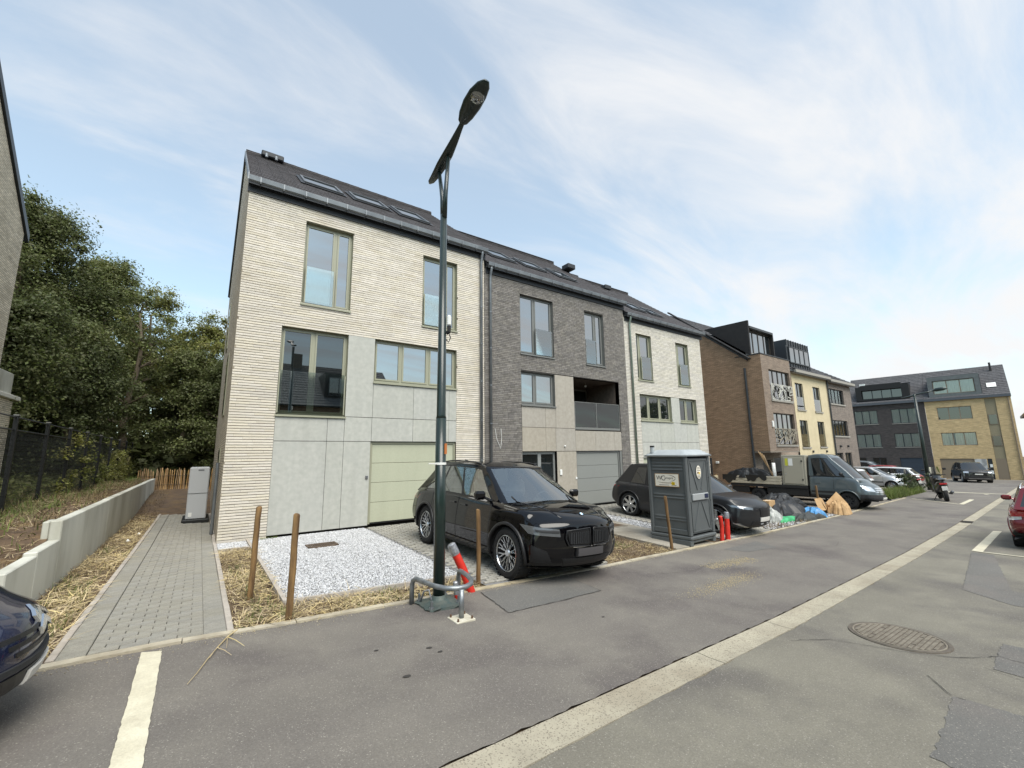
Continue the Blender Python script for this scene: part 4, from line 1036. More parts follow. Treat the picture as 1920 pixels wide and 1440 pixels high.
wb_ = wall_holes(hb, 'bay_front', 0, 3.66, 1.68, 7.1, BH, m_brownf, Y, .14)
lbox(hb, 'bay_floor', mat('bay_soffit', rgb(120,112,102), rough=.9), .0,3.66,Y,0,1.62,1.68); lbox(hb, 'bay_cheek', m_brownf, 3.6,3.66,Y+.001,0,1.68,7.1); lbox(hb, 'bay_coping', m_anth, -.02,3.7,Y-.03,.4,7.1,7.15)
for x0,x1,z0,z1 in BH:
    w_ = lwin(hb, x0,x1,z0,z1,4, m_wframe, m_glass, Y+.1); lbox(hb, 'window_sill', m_bsill, x0-.05,x1+.05,Y-.06,Y+.1,z0-.08,z0)
    # balustrade: pierced metal sheet, a web of crossing strips
    r = random.Random(int(z0*10)); b = MB(); zt = z0+.92
    b.box(x0-.02,x1+.1,Y-.07,Y-.05,z0,z0+.03); b.box(x0-.02,x1+.1,Y-.07,Y-.05,zt-.03,zt); b.box(x0-.02,x0+.02,Y-.07,Y-.05,z0+.03,zt-.03); b.box(x1+.06,x1+.1,Y-.07,Y-.05,z0+.03,zt-.03)
    for k in range(46):
        xa, za = r.uniform(x0,x1+.06), r.uniform(z0,zt); an = r.uniform(0,PI); l = r.uniform(.25,.7)
        xb, zb_ = min(x1+.06,max(x0,xa+l*math.cos(an))), min(zt,max(z0,za+l*math.sin(an)))
        if math.dist((xa,za),(xb,zb_)) > .1: b.bar((xa,Y-.06+r.uniform(-.004,.004),za), (xb,Y-.06,zb_), r.uniform(.03,.07), .012, (0,1,0))
    b.build('balustrade', mat('cut_metal', rgb(196,194,184) if z0 > 4 else rgb(150,142,126), rough=.5, metal=.4) if z0 > 4 else mat('cut_metal_bronze', rgb(150,142,126), rough=.5, metal=.4), hb, world=False)
b = MB(); b.tube([(-.06,-.12,-.9),(-.06,-.12,6.4)], .06, 10); b.build('downpipe', m_anth, hb, world=False)
tile_rows(hb, 0,6.05,-.3,6.95,4.4,10.85, m_slate); b = MB(); b.prism([(-.32,6.9),(4.4,10.8),(9.2,6.9),(9.2,6.8),(4.4,10.65),(-.32,6.8)], lambda a, c: (-.04,a,c), lambda a, c: (6.05,a,c)); b.build('roof', m_anth, hb, world=False)
b = MB()
for i in range(20):
    t = i/19; b.obox(Matrix.Translation((-.1,-.35+4.7*t,7.0+3.9*t)) @ Matrix.Rotation(.69,4,'X'), .12,.17,.045,.02)
b.build('verge_tiles', mat('tile_black', rgb(34,34,36), rgb(26,26,28), 8, 3, rough=.7), hb, world=False)
m_clb = mat('cladding_black', rgb(36,33,32), rgb(28,26,26), 4, 3, rough=.75)
MB().prism([(-.3,7.2),(-.32,9.3),(2.4,9.38)], lambda a, c: (.42,a,c), lambda a, c: (.55,a,c)).build('dormer_cheek', m_clb, hb, world=False); MB().prism([(-.3,7.2),(-.3,8.95),(2.4,9.2)], lambda a, c: (3.5,a,c), lambda a, c: (3.62,a,c)).build('dormer_cheek', m_clb, hb, world=False)
b = MB(); b.box(.55,3.5,-.35,2.4,8.85,8.98); b.build('dormer_roof', m_anth, hb, world=False)
lwin(hb, .55,3.5,7.4,8.85,4, m_wframe, m_glass, -.1); lbox(hb, 'dormer_sill', m_bsill, .5,3.55,-.2,0,7.2,7.4)
for x, z in ((.0,1.0),(.0,.2)):
    b = MB(); b.cbox(-.1,0,3.6 if z < .5 else 1.9,3.85 if z < .5 else 2.1,z,z+(.3 if z < .5 else .14),.02); b.build('wall_lamp', m_white, hb, world=False)
b = MB(); b.cbox(.5,.62,Y-.08,Y,3.0,3.35,.02); b.build('wall_lamp', m_white, hb, world=False)

# ---------------------------------------------------------------- yellow rendered house
m_yel = mat('render_yellow', rgb(202,188,156), rgb(192,178,146), 2, 6, rough=.9, bump=.15, bscale=90)
hy = thing('yellow_house', 'yellow ochre rendered house with four tall dark windows and zinc dormer', 'house', (31.06,11.9,0), group='older houses along the street')
YH = [(.42,1.64,4.37,6.14),(3.25,4.45,4.35,6.09),(.47,1.7,1.91,3.67),(3.33,4.47,1.94,3.67),(.42,2.1,-1.3,1.34),(2.3,5.0,-1.3,1.25)]
wall_holes(hy, 'front_wall', 0,5.86,-1.4,6.75, YH, m_yel)
for h in YH[:4]: 
    lwin(hy, *h, 2, m_anth, m_glass_d if h[2] < 4 else m_glass, .1); lbox(hy, 'window_sill', m_bsill, h[0]-.06,h[1]+.06,-.06,.1,h[2]-.09,h[2])
    lbox(hy, 'glass_railing', m_rail, h[0]+.05,h[1]-.05,.03,.045,h[2]+.03,h[2]+.85)
lwin(hy, .42,2.1,-1.3,1.34,2, m_anth, m_glass_d); lbox(hy, 'garage_door', m_anth, 2.3,5.0,.1,.16,-1.3,1.25)
for x in (1.9,4.2): lbox(hy, 'wall_lamp', m_anth, x,x+.1,-.1,0,1.55,1.7, b=.02)
lbox(hy, 'eaves', m_bsill, 0,5.86,-.35,.2,6.75,6.95, b=.02); tile_rows(hy, 0,5.86,-.3,6.95,4.6,10.6, m_slate)
b = MB(); b.prism([(-.3,6.9),(4.6,10.55),(9.3,6.9),(9.3,6.7),(4.6,10.35),(-.3,6.7)], lambda a, c: (.001,a,c), lambda a, c: (5.859,a,c)); b.build('roof', m_anth, hy, world=False)
dm = lbox(hy, 'dormer', m_anth, -.2,3.35,.02,2.5,7.15,9.0)
lwin(hy, .05,3.2,7.45,8.55,4, m_anth, m_glass, -.06); 
for k in range(10): lbox(hy, 'seam', m_anth, -.16+k*.38,-.13+k*.38,-.02,.02,8.6,9.02)
for k in range(10): lbox(hy, 'seam', m_anth, -.16+k*.38,-.13+k*.38,-.02,.02,7.15,7.42)
b = MB(); b.tube([(5.8,-.08,-1.3),(5.8,-.08,6.75)], .05, 8); b.build('downpipe', m_anth, hy, world=False)
# ---------------------------------------------------------------- grey brick house
m_greyb = brickmat('brick_greige', rgb(140,128,118), rgb(122,112,104), rgb(104,96,90), .21, .063, 'xz', .008)
hg = thing('grey_brick_house', 'greige brick house with strip windows, right neighbour of the yellow house', 'house', (36.92,11.9,0), group='older houses along the street')
GH = [(.33,3.15,5.1,6.22),(.33,3.2,2.72,3.88),(.15,1.45,-1.4,1.5),(1.9,3.2,-1.4,1.5)]
wall_holes(hg, 'front_wall', 0,4.78,-1.5,6.65, GH, m_greyb)
for h in GH[:2]: lwin(hg, *h, 4, m_anth, m_glass_d, .1, curtain=True); lbox(hg, 'window_sill', m_bsill, h[0]-.06,h[1]+.06,-.06,.1,h[2]-.1,h[2])
lwin(hg, *GH[2], 1, m_anth, m_glass_d, .1); lwin(hg, *GH[3], 2, m_anth, m_glass_d, .1)
lbox(hg, 'eaves', m_bsill, 0,4.9,-.35,.2,6.65,6.85, b=.02); tile_rows(hg, 0,4.85,-.3,6.85,4.6,10.0, m_slate)
b = MB(); b.prism([(0.001,-1.5),(9,-1.5),(9,6.6),(4.6,9.9),(0.001,6.6)], lambda a, c: (4.6,a,c), lambda a, c: (4.779,a,c)); b.build('side_wall', m_greyb, hg, world=False)
b = MB(); b.prism([(-.3,6.8),(4.6,9.95),(9.3,6.8),(9.3,6.6),(4.6,9.75),(-.3,6.6)], lambda a, c: (.001,a,c), lambda a, c: (4.86,a,c)); b.build('roof', m_anth, hg, world=False)
for x in (1.0,2.5): lbox(hg, 'wall_lamp', m_anth, x,x+.14,-.12,0,1.9,2.05, b=.02)
# ---------------------------------------------------------------- the pair closing the street
ea = math.atan2(6.1-19.4, 67.9-66.26)
m_drk = brickmat('brick_dark', rgb(80,74,72), rgb(62,58,58), rgb(58,55,54), .24, .066, 'xz', .007, bumpd=.01)
m_tan = brickmat('brick_tan', rgb(206,180,136), rgb(188,162,120), rgb(168,146,112), .24, .066, 'xz', .007)
def tagend(nm, lab, x0, x1):
    R = Matrix.Rotation(ea, 4, 'Z'); p = R @ Vector((x0,0,0)); return thing(nm, lab, 'house', (66.26+p.x,19.4+p.y,0), ea, 'houses closing the street end')
hd = tagend('dark_brick_house', 'dark brown-black brick house with black dormer closing the street end', 0, 7)
DH = [(.55,2.78,4.76,6.42),(4.05,6.27,4.71,6.43),(.5,2.8,1.95,3.56),(4.03,6.25,1.95,3.53),(.33,1.15,-.9,.72),(1.73,3.02,-1.4,.72),(4.22,6.49,-1.5,.7)]
wall_holes(hd, 'front_wall', 0,7.05,-1.7,7.05, DH, m_drk)
for h in DH[:4]: lwin(hd, *h, 3, m_anth, m_glass_d, .1, curtain=True); lbox(hd, 'window_sill', m_bsill, h[0]-.04,h[1]+.04,-.04,.1,h[2]-.07,h[2])
lwin(hd, *DH[4], 1, m_anth, m_glass_d, .1); lwin(hd, *DH[5], 2, m_anth, m_glass_d, .1); gd = lbox(hd, 'garage_door', m_anth, 4.22,6.49,.1,.16,-1.5,.7)
for k in range(4): lbox(gd, 'door_section', mat('garage_blue', rgb(44,54,66), rough=.5), 4.26,6.45,.08,.099,-1.46+k*.54,-1.46+k*.54+.52)
tile_rows(hd, 0,7.05,-.1,7.3,4.5,10.95, m_slate, holes=[(.95,5.95,7.6,9.7)])
b = MB(); b.prism([(-.1,7.25),(4.5,10.9),(9.1,7.25),(9.1,7.05),(-.1,7.05)], lambda a, c: (.001,a,c), lambda a, c: (7.05,a,c)); b.build('roof', m_anth, hd, world=False)
lbox(hd, 'eaves_gutter', mat('gutter_grey', rgb(78,82,88), rough=.5), 0,7.05,-.25,-.1,7.05,7.3)
b = MB(); b.box(.95,5.95,.25,3.5,7.65,7.85); b.box(.95,1.5,.25,3.5,7.85,9.4); b.box(5.3,5.95,.25,3.5,7.85,9.4); b.box(1.5,5.3,.25,3.5,8.95,9.6); b.box(1.5,5.3,.9,3.5,7.85,8.95); b.build('dormer', m_black, hd, world=False)
lwin(hd, 1.52,5.28,7.86,8.94,4, m_anth, m_glass_d, .75); lbox(hd, 'skylight', m_white, 1.0,1.6,3.2,3.5,9.9,10.15)
ht = tagend('tan_brick_house', 'tan brick house with grey dormer and brown garage closing the street end', 7.06, 13.6)
TH = [(.93,3.62,4.86,6.26),(.93,3.63,2.02,3.42),(.5,3.13,-1.55,.6),(4.08,4.42,-1.55,.58)]
wall_holes(ht, 'front_wall', 0,6.55,-1.8,7.0, TH+[(4.65,5.45,-1.55,6.92)], m_tan)
m_taup = mat('taupe_sheet', rgb(128,114,96), rough=.7)
lwin(ht, *TH[0], 3, m_taup, m_glass_d, .1); lwin(ht, *TH[1], 3, m_taup, m_glass_d, .1, curtain=True)
lbox(ht, 'infill_panel', mat('olive_sheet', rgb(142,132,108), rgb(134,124,100), 12, 3, rough=.8), 4.65,5.45,.08,.12,-1.55,6.92)
for z in (4.13,1.88): 
    b = MB(); b.box(4.72,5.38,.04,.079,z,z+1.1); q = b.build('window', m_taup, ht, world=False); b = MB(); b.box(4.78,5.32,.03,.039,z+.06,z+1.04); b.build('pane', m_glass_d, q, world=False)
lbox(ht, 'garage_door', m_taup, .5,3.13,.08,.14,-1.55,.6); lbox(ht, 'front_door', m_anth, 4.08,4.42,.08,.14,-1.55,.58); lbox(ht, 'side_panel', m_taup, 4.46,5.43,.02,.06,-1.6,.6)
for x0,x1,y0,z0,z1 in ((3.15,4.02,-.012,-1.5,.55),):
    lbox(ht, 'entrance_cladding', mat('marble_cladding', rgb(186,186,184), rgb(140,140,140), 2.2, 7, .45, .6, rough=.5), x0,x1,y0,0,z0,z1)
lbox(ht, 'letter_box', m_white, 4.2,4.4,-.12,0,-.3,-.0); lbox(ht, 'letter_box', m_white, 4.15,4.38,-.12,0,-1.0,-.65)
tile_rows(ht, 0,6.6,-.1,7.25,4.5,10.95, m_slate, holes=[(.45,4.65,7.4,9.95)])
b = MB(); b.prism([(-.1,7.2),(4.5,10.9),(9.1,7.2),(9.1,7.0),(-.1,7.0)], lambda a, c: (.001,a,c), lambda a, c: (6.6,a,c)); b.build('roof', m_anth, ht, world=False)
b = MB(); b.prism([(0.002,-1.8),(9,-1.8),(9,7.0),(0.002,7.0)], lambda a, c: (6.45,a,c), lambda a, c: (6.549,a,c)); b.build('side_wall', brickmat('brick_tan_side', rgb(190,164,118), rgb(172,146,102), rgb(150,130,96), .24, .066, 'yz', .007), ht, world=False)
lbox(ht, 'eaves_gutter', MATS['gutter_grey'], 0,6.6,-.25,-.1,7.0,7.25)
b = MB(); b.box(.5,4.6,.15,3.5,7.4,7.78); b.box(.5,.9,.15,3.5,7.78,9.3); b.box(4.2,4.6,.15,3.5,7.78,9.3); b.box(.5,4.6,.15,3.5,9.3,9.75); b.box(.9,4.2,.6,3.5,7.78,9.3); b.build('dormer', mat('zinc_dormer', rgb(104,108,108), rgb(94,98,98), 3, 4, rough=.6, metal=.2), ht, world=False)
lwin(ht, .92,4.18,7.8,9.28,3, m_taup, m_glass_d, .3, curtain=True)
P = lambda x, s_: (x, -.1+4.6*s_-.06, 7.25+3.7*s_+.07)
b = MB(); b.add([P(5.05,.24),P(5.75,.24),P(5.75,.38),P(5.05,.38)], [(0,1,2,3)]); b.build('skylight', m_white, ht, world=False)
b = MB(); b.tube([(5.6,3.6,9.9),(5.6,3.6,11.2)], .09, 8); b.build('flue_pipe', m_black, ht, world=False)
b = MB(); b.tube([(6.35,-.08,-1.6),(6.35,-.08,7.0)], .05, 8); b.build('downpipe', m_taup, ht, world=False)
hs_ = thing('low_tan_building', 'low tan building glimpsed at the right edge behind the tan house', 'building', (74,3.5,0), ea)
wall_holes(hs_, 'front_wall', -2,8,-2,5.2, [(2,4,1,3)], MATS['brick_tan']); lbox(hs_, 'roof', m_bsill, -2.2,8.2,-.2,8,5.2,5.5, b=.03); lwin(hs_, 2,4,1,3,2, m_taup, m_glass_d)

# ---------------------------------------------------------------- light brick building at the left edge
m_lb = brickmat('brick_light_side', rgb(226,217,197), rgb(196,187,166), rgb(152,143,126), .21, .06, 'yz', .009, bumpd=.0015)
hl = thing('left_gable_building', 'tall light brick gable with slate verge at the left picture edge', 'building', (-5,5,.7))
b = MB(); b.prism([(6,.5),(18.7,.5),(18.7,8.6),(12.3,13.5),(6,8.7)], lambda a, c: (-5,a,c), lambda a, c: (-5.4,a,c)); b.build('gable_wall', m_lb, hl)
b = MB(); b.prism([(5.7,8.5),(12.3,13.5),(12.3,13.75),(5.6,8.75)], lambda a, c: (-4.94,a,c), lambda a, c: (-13,a,c)); b.prism([(12.3,13.5),(18.95,8.45),(18.95,8.7),(12.3,13.75)], lambda a, c: (-4.94,a,c), lambda a, c: (-13,a,c)); b.build('roof', m_anth, hl)
b = MB(); b.box(-13,-5.4,18.3,18.7,.5,8.5); b.build('rear_wall', m_lb, hl)
b = MB(); b.box(-13,-5.02,18.7,20.3,.5,3.62); b.build('annex', m_lb, hl)
b = MB(); b.cbox(-13,-4.93,18.7,20.62,3.62,3.76,.02); b.build('annex_coping', mat('white_stone', rgb(206,204,194), rough=.7), hl)
b = MB(); b.cbox(-13,-5.0,18.7,19.95,3.76,4.42,.02); b.build('parapet', m_cast, hl)

# ---------------------------------------------------------------- houses over the road, behind the camera (seen in the window glass)
m_ored = brickmat('brick_across', rgb(120,96,80), rgb(100,80,66), rgb(90,80,70), .21, .065, 'xz', .01)
for i, (xa, xb, ez_, rz_, lab, dx) in enumerate(((-14,-.5,6.6,10.4,'slate-roofed brick house across the street, left of three behind the camera',4),(0,14.2,6.4,10.6,'brick house with black box dormer across the street, middle of three behind the camera',8),(19.5,36,5.6,9.3,'lower brick house across the street, right of three behind the camera',6))):
    ho = thing('opposite_house', lab, 'house', (xb,-14,G((xa+xb)/2)-.1), PI, 'houses across the street'); L = xb-xa
    H_ = [(1+k*3.2, 2.6+k*3.2, z_, z_+1.4) for k in range(int((L-1)/3.2)) for z_ in (.9,3.8)]
    wall_holes(ho, 'front_wall', 0, L, 0, ez_, H_, m_ored)
    for h in H_: lwin(ho, *h, 2, m_anth, m_glass_d)
    tile_rows(ho, -.2, L+.2, -.4, ez_-.1, 5, rz_, m_slate, .4)
    b = MB(); b.prism([(-.4,ez_-.15),(5,rz_-.05),(10,ez_-.15)], lambda a, c: (0,a,c), lambda a, c: (L,a,c)); b.build('roof', m_anth, ho, world=False)
    lbox(ho, 'side_walls', m_ored, .01,L-.01,.3,9.8,0,ez_-.2)
    lbox(ho, 'dormer', MATS['cladding_black'], L-dx-3,L-dx,.6,4.5,ez_+.4,ez_+2.9); lwin(ho, L-dx-2.7,L-dx-.3,ez_+.9,ez_+2.5,3, m_anth, m_glass_d, .5)
    lbox(ho, 'chimney', m_ored, L-dx+1.2,L-dx+1.9,4.4,5.2,rz_-.6,rz_+.9)
# ================================================================== VEHICLES
def smooth(t): t = min(1, max(0, t)); return t*t*(3-2*t)
def curve(pts):
    X = [p[0] for p in pts]; Y = [p[1] for p in pts]
    n = len(X); d = [(Y[i+1]-Y[i])/(X[i+1]-X[i]) for i in range(n-1)]
    m = [d[0]] + [0 if d[i-1]*d[i] <= 0 else 2*d[i-1]*d[i]/(d[i-1]+d[i]) for i in range(1, n-1)] + [d[-1]]
    def f(x):
        if x <= X[0]: return Y[0]
        if x >= X[-1]: return Y[-1]
        i = 0
        while x > X[i+1]: i += 1
        h = X[i+1]-X[i]; t = (x-X[i])/h
        return (2*t**3-3*t*t+1)*Y[i]+(t**3-2*t*t+t)*h*m[i]+(-2*t**3+3*t*t)*Y[i+1]+(t**3-t*t)*h*m[i+1]
    return f
def shell_lattice(xs, ys, zs, r, deform):
    """rounded box on a lattice, then deformed; returns verts and faces tagged with side and cell centre"""
    hx0, hx1, hy0, hy1, hz0, hz1 = xs[0], xs[-1], ys[0], ys[-1], zs[0], zs[-1]
    V = []; idx = {}
    def vid(i, j, k):
        if (i,j,k) in idx: return idx[i,j,k]
        p = [xs[i], ys[j], zs[k]]; lo = (hx0+r, hy0+r, hz0+r); hi = (hx1-r, hy1-r, hz1-r)
        c = [min(max(p[a], lo[a]), hi[a]) for a in range(3)]; d = [p[a]-c[a] for a in range(3)]; l = math.sqrt(sum(q*q for q in d))
        if l > 1e-9: p = [c[a]+d[a]/l*r for a in range(3)]
        idx[i,j,k] = len(V); V.append(deform(*p)); return idx[i,j,k]
    F = []; nx, ny, nz = len(xs)-1, len(ys)-1, len(zs)-1
    mid = lambda a, i: (a[i]+a[i+1])/2
    for j in range(ny):
        for k in range(nz):
            F.append(((vid(nx,j,k),vid(nx,j+1,k),vid(nx,j+1,k+1),vid(nx,j,k+1)), 'front', (hx1,mid(ys,j),mid(zs,k))))
            F.append(((vid(0,j,k),vid(0,j,k+1),vid(0,j+1,k+1),vid(0,j+1,k)), 'rear', (hx0,mid(ys,j),mid(zs,k))))
    for i in range(nx):
        for k in range(nz):
            F.append(((vid(i,ny,k),vid(i,ny,k+1),vid(i+1,ny,k+1),vid(i+1,ny,k)), 'left', (mid(xs,i),hy1,mid(zs,k))))
            F.append(((vid(i,0,k),vid(i+1,0,k),vid(i+1,0,k+1),vid(i,0,k+1)), 'right', (mid(xs,i),hy0,mid(zs,k))))
        for j in range(ny):
            F.append(((vid(i,j,nz),vid(i+1,j,nz),vid(i+1,j+1,nz),vid(i,j+1,nz)), 'top', (mid(xs,i),mid(ys,j),hz1)))
            F.append(((vid(i,j,0),vid(i,j+1,0),vid(i+1,j+1,0),vid(i+1,j,0)), 'bottom', (mid(xs,i),mid(ys,j),hz0)))
    return V, F
def lines(a, b, step, r, extra=()):
    T = [0, .268, .577]
    L = [a+r-r*t for t in (1,.577,.268)] + [b-r+r*t for t in (.268,.577,1)]
    n = max(1, int(round((b-a-2*r)/step))); L += [a+r+(b-a-2*r)*i/n for i in range(n+1)]
    L += list(extra); L = sorted(L); out = [L[0]]
    for v in L[1:]:
        if v-out[-1] > 1e-4: out.append(v)
    return out
def submesh(name, V, faces, m, parent, smooth_=True, off=None):
    ids = {}; vs = []; fs = []
    for f in faces:
        q = []
        for i in f:
            if i not in ids: ids[i] = len(vs); vs.append(V[i])
            q.append(ids[i])
        fs.append(q)
    b = MB(); b.v = [tuple(v) for v in vs]; b.f = [tuple(f) for f in fs]
    return b.build(name, m, parent, smooth_, world=False)
def islands(fs):
    par = {}
    def find(a):
        while par.setdefault(a, a) != a: par[a] = par[par[a]]; a = par[a]
        return a
    for f in fs:
        for i in f[1:]: par[find(i)] = find(f[0])
    out_ = {}
    for f in fs: out_.setdefault(find(f[0]), []).append(f)
    return list(out_.values())
def place_matrix(x, y, h, wb, tr, zf=gz):
    c, s_ = math.cos(h), math.sin(h)
    P = lambda a, b_: (x+a*c-b_*s_, y+a*s_+b_*c)
    z = lambda a, b_: zf(*P(a, b_))
    F_, R_ = (z(wb/2,tr/2)+z(wb/2,-tr/2))/2, (z(-wb/2,tr/2)+z(-wb/2,-tr/2))/2
    Lf, Rt = (z(wb/2,tr/2)+z(-wb/2,tr/2))/2, (z(wb/2,-tr/2)+z(-wb/2,-tr/2))/2
    f = Vector((c, s_, (F_-R_)/wb)).normalized(); l = Vector((-s_, c, (Lf-Rt)/tr)); l = (l-f*l.dot(f)).normalized(); u = f.cross(l)
    M = Matrix.Identity(4)
    for i in range(3): M[i][0], M[i][1], M[i][2] = f[i], l[i], u[i]
    M[0][3], M[1][3], M[2][3] = x, y, (F_+R_)/2
    return M
def paint(name, c, rough=.28, metal=.0, coat=1.0, flake=None):
    return mat('paint_'+name, c, rough=rough, metal=metal, coat=coat, ior=1.48)
m_trim = mat('car_trim_black', rgb(22,22,24), rough=.45)
m_clad = mat('car_cladding', rgb(38,39,41), rough=.7)
m_tyre = mat('tyre', rgb(30,30,31), rgb(24,24,25), 20, 2, rough=.85, bump=.3, bscale=60)
m_rimd = mat('rim_dark', rgb(26,27,29), rough=.35, metal=.6)
m_rims = mat('rim_silver', rgb(190,192,194), rough=.25, metal=.9)
m_chrome = mat('chrome', rgb(215,216,218), rough=.12, metal=1.0)
m_cglass2 = glassmat('car_glass', (.010,.012,.013), 1.9, .01)
m_cclear = clearglass('car_glass_clear', (.80,.87,.85), 1.5, .24)
m_lamp = glassmat('headlamp_glass', (.09,.095,.10), 1.7, .05)
m_lampb = mat('headlamp_bright', rgb(206,210,214), rough=.15, metal=.6, coat=.8)
m_red = mat('tail_lamp', rgb(168,22,26), rough=.18, coat=1.0)
m_plate = mat('number_plate', rgb(206,204,198), rough=.5)
m_plated = mat('number_plate_dark', rgb(72,70,72), rough=.5)
m_seat = mat('car_seat', rgb(158,154,148), rgb(140,136,130), 8, 4, rough=.8)
WHEELS = {}
def wheel_meshes(key, R, rr, wdt, style, n, dark):
    if key in WHEELS: return WHEELS[key]
    M = Matrix.Rotation(-PI/2, 4, 'X')     # lathe axis -> +y (outer side = +y)
    h = wdt/2
    t = MB().lathe([(rr-.004,h-.02),(rr+.012,h),(R-.05,h),(R-.018,h-.02),(R,h-.05),(R,-h+.05),(R-.018,-h+.02),(R-.05,-h),(rr,-h)], 40, M)
    for k in range(40):                    # tread blocks
        a = 2*PI*(k+.5)/40
        for q in (-.25,.25): t.obox(Matrix.Rotation(a,4,'Y') @ Matrix.Translation((R-.002,q*wdt*1.1,0)), .004,.2*wdt,.016)
    tm = t.mesh('tyre', m_tyre, False)
    b = MB().lathe([(rr,h-.02),(rr-.018,h-.012),(rr-.03,h-.035),(rr-.045,h-.09),(.0,h-.10)], 40, M); bm_ = b.mesh('rim', m_rimd if dark else m_rims, True)
    s_ = MB(); ms = m_rims
    for k in range(n):
        a = 2*PI*k/n; R_ = Matrix.Rotation(a, 4, 'Y')
        if style == 'y':                   # forked spokes, bright edges
            for d in (-1,1):
                for u0,u1,w0,w1,x0,x1 in ((.05,rr*.55,.016,.014,.0,d*.012),(rr*.55,rr-.014,.014,.018,d*.012,d*rr*.145)):
                    p = [Vector((x0-w0*.5,h-.05,u0)),Vector((x0+w0*.5,h-.05,u0)),Vector((x1+w1*.5,h-.028,u1)),Vector((x1-w1*.5,h-.028,u1))]
                    q = [v+Vector((0,-.03,0)) for v in p]; s_.add([R_ @ v for v in p+q], [(0,1,2,3),(4,7,6,5),(0,4,5,1),(1,5,6,2),(2,6,7,3),(3,7,4,0)])
        else:                              # plain wide spokes
            w0, w1 = rr*.16, rr*.2
            p = [Vector((-w0,h-.045,.04)),Vector((w0,h-.045,.04)),Vector((w1*.6,h-.022,rr-.012)),Vector((-w1*.6,h-.022,rr-.012))]
            q = [v+Vector((0,-.04,0)) for v in p]; s_.add([R_ @ v for v in p+q], [(0,1,2,3),(4,7,6,5),(0,4,5,1),(1,5,6,2),(2,6,7,3),(3,7,4,0)])
    s_.lathe([(.0,h-.028),(.045,h-.03),(.06,h-.05),(.06,h-.09)], 20, M)
    s_.lathe([(rr-.004,h-.012),(rr-.016,h-.006),(rr-.024,h-.02)], 40, M)
    sm = s_.mesh('spokes', (m_clad if style == 'steel' else ms), False)
    WHEELS[key] = (tm, bm_, sm); return WHEELS[key]
def add_wheel(root, meshes, x, y, z, flip):
    o = obj('wheel', meshes[0], root, False); o.location = (x, y, z)
    if flip: o.rotation_euler = (0, 0, PI)
    r1 = obj('rim', meshes[1], o, False); r2 = obj('spokes', meshes[2], o, False)
    return o
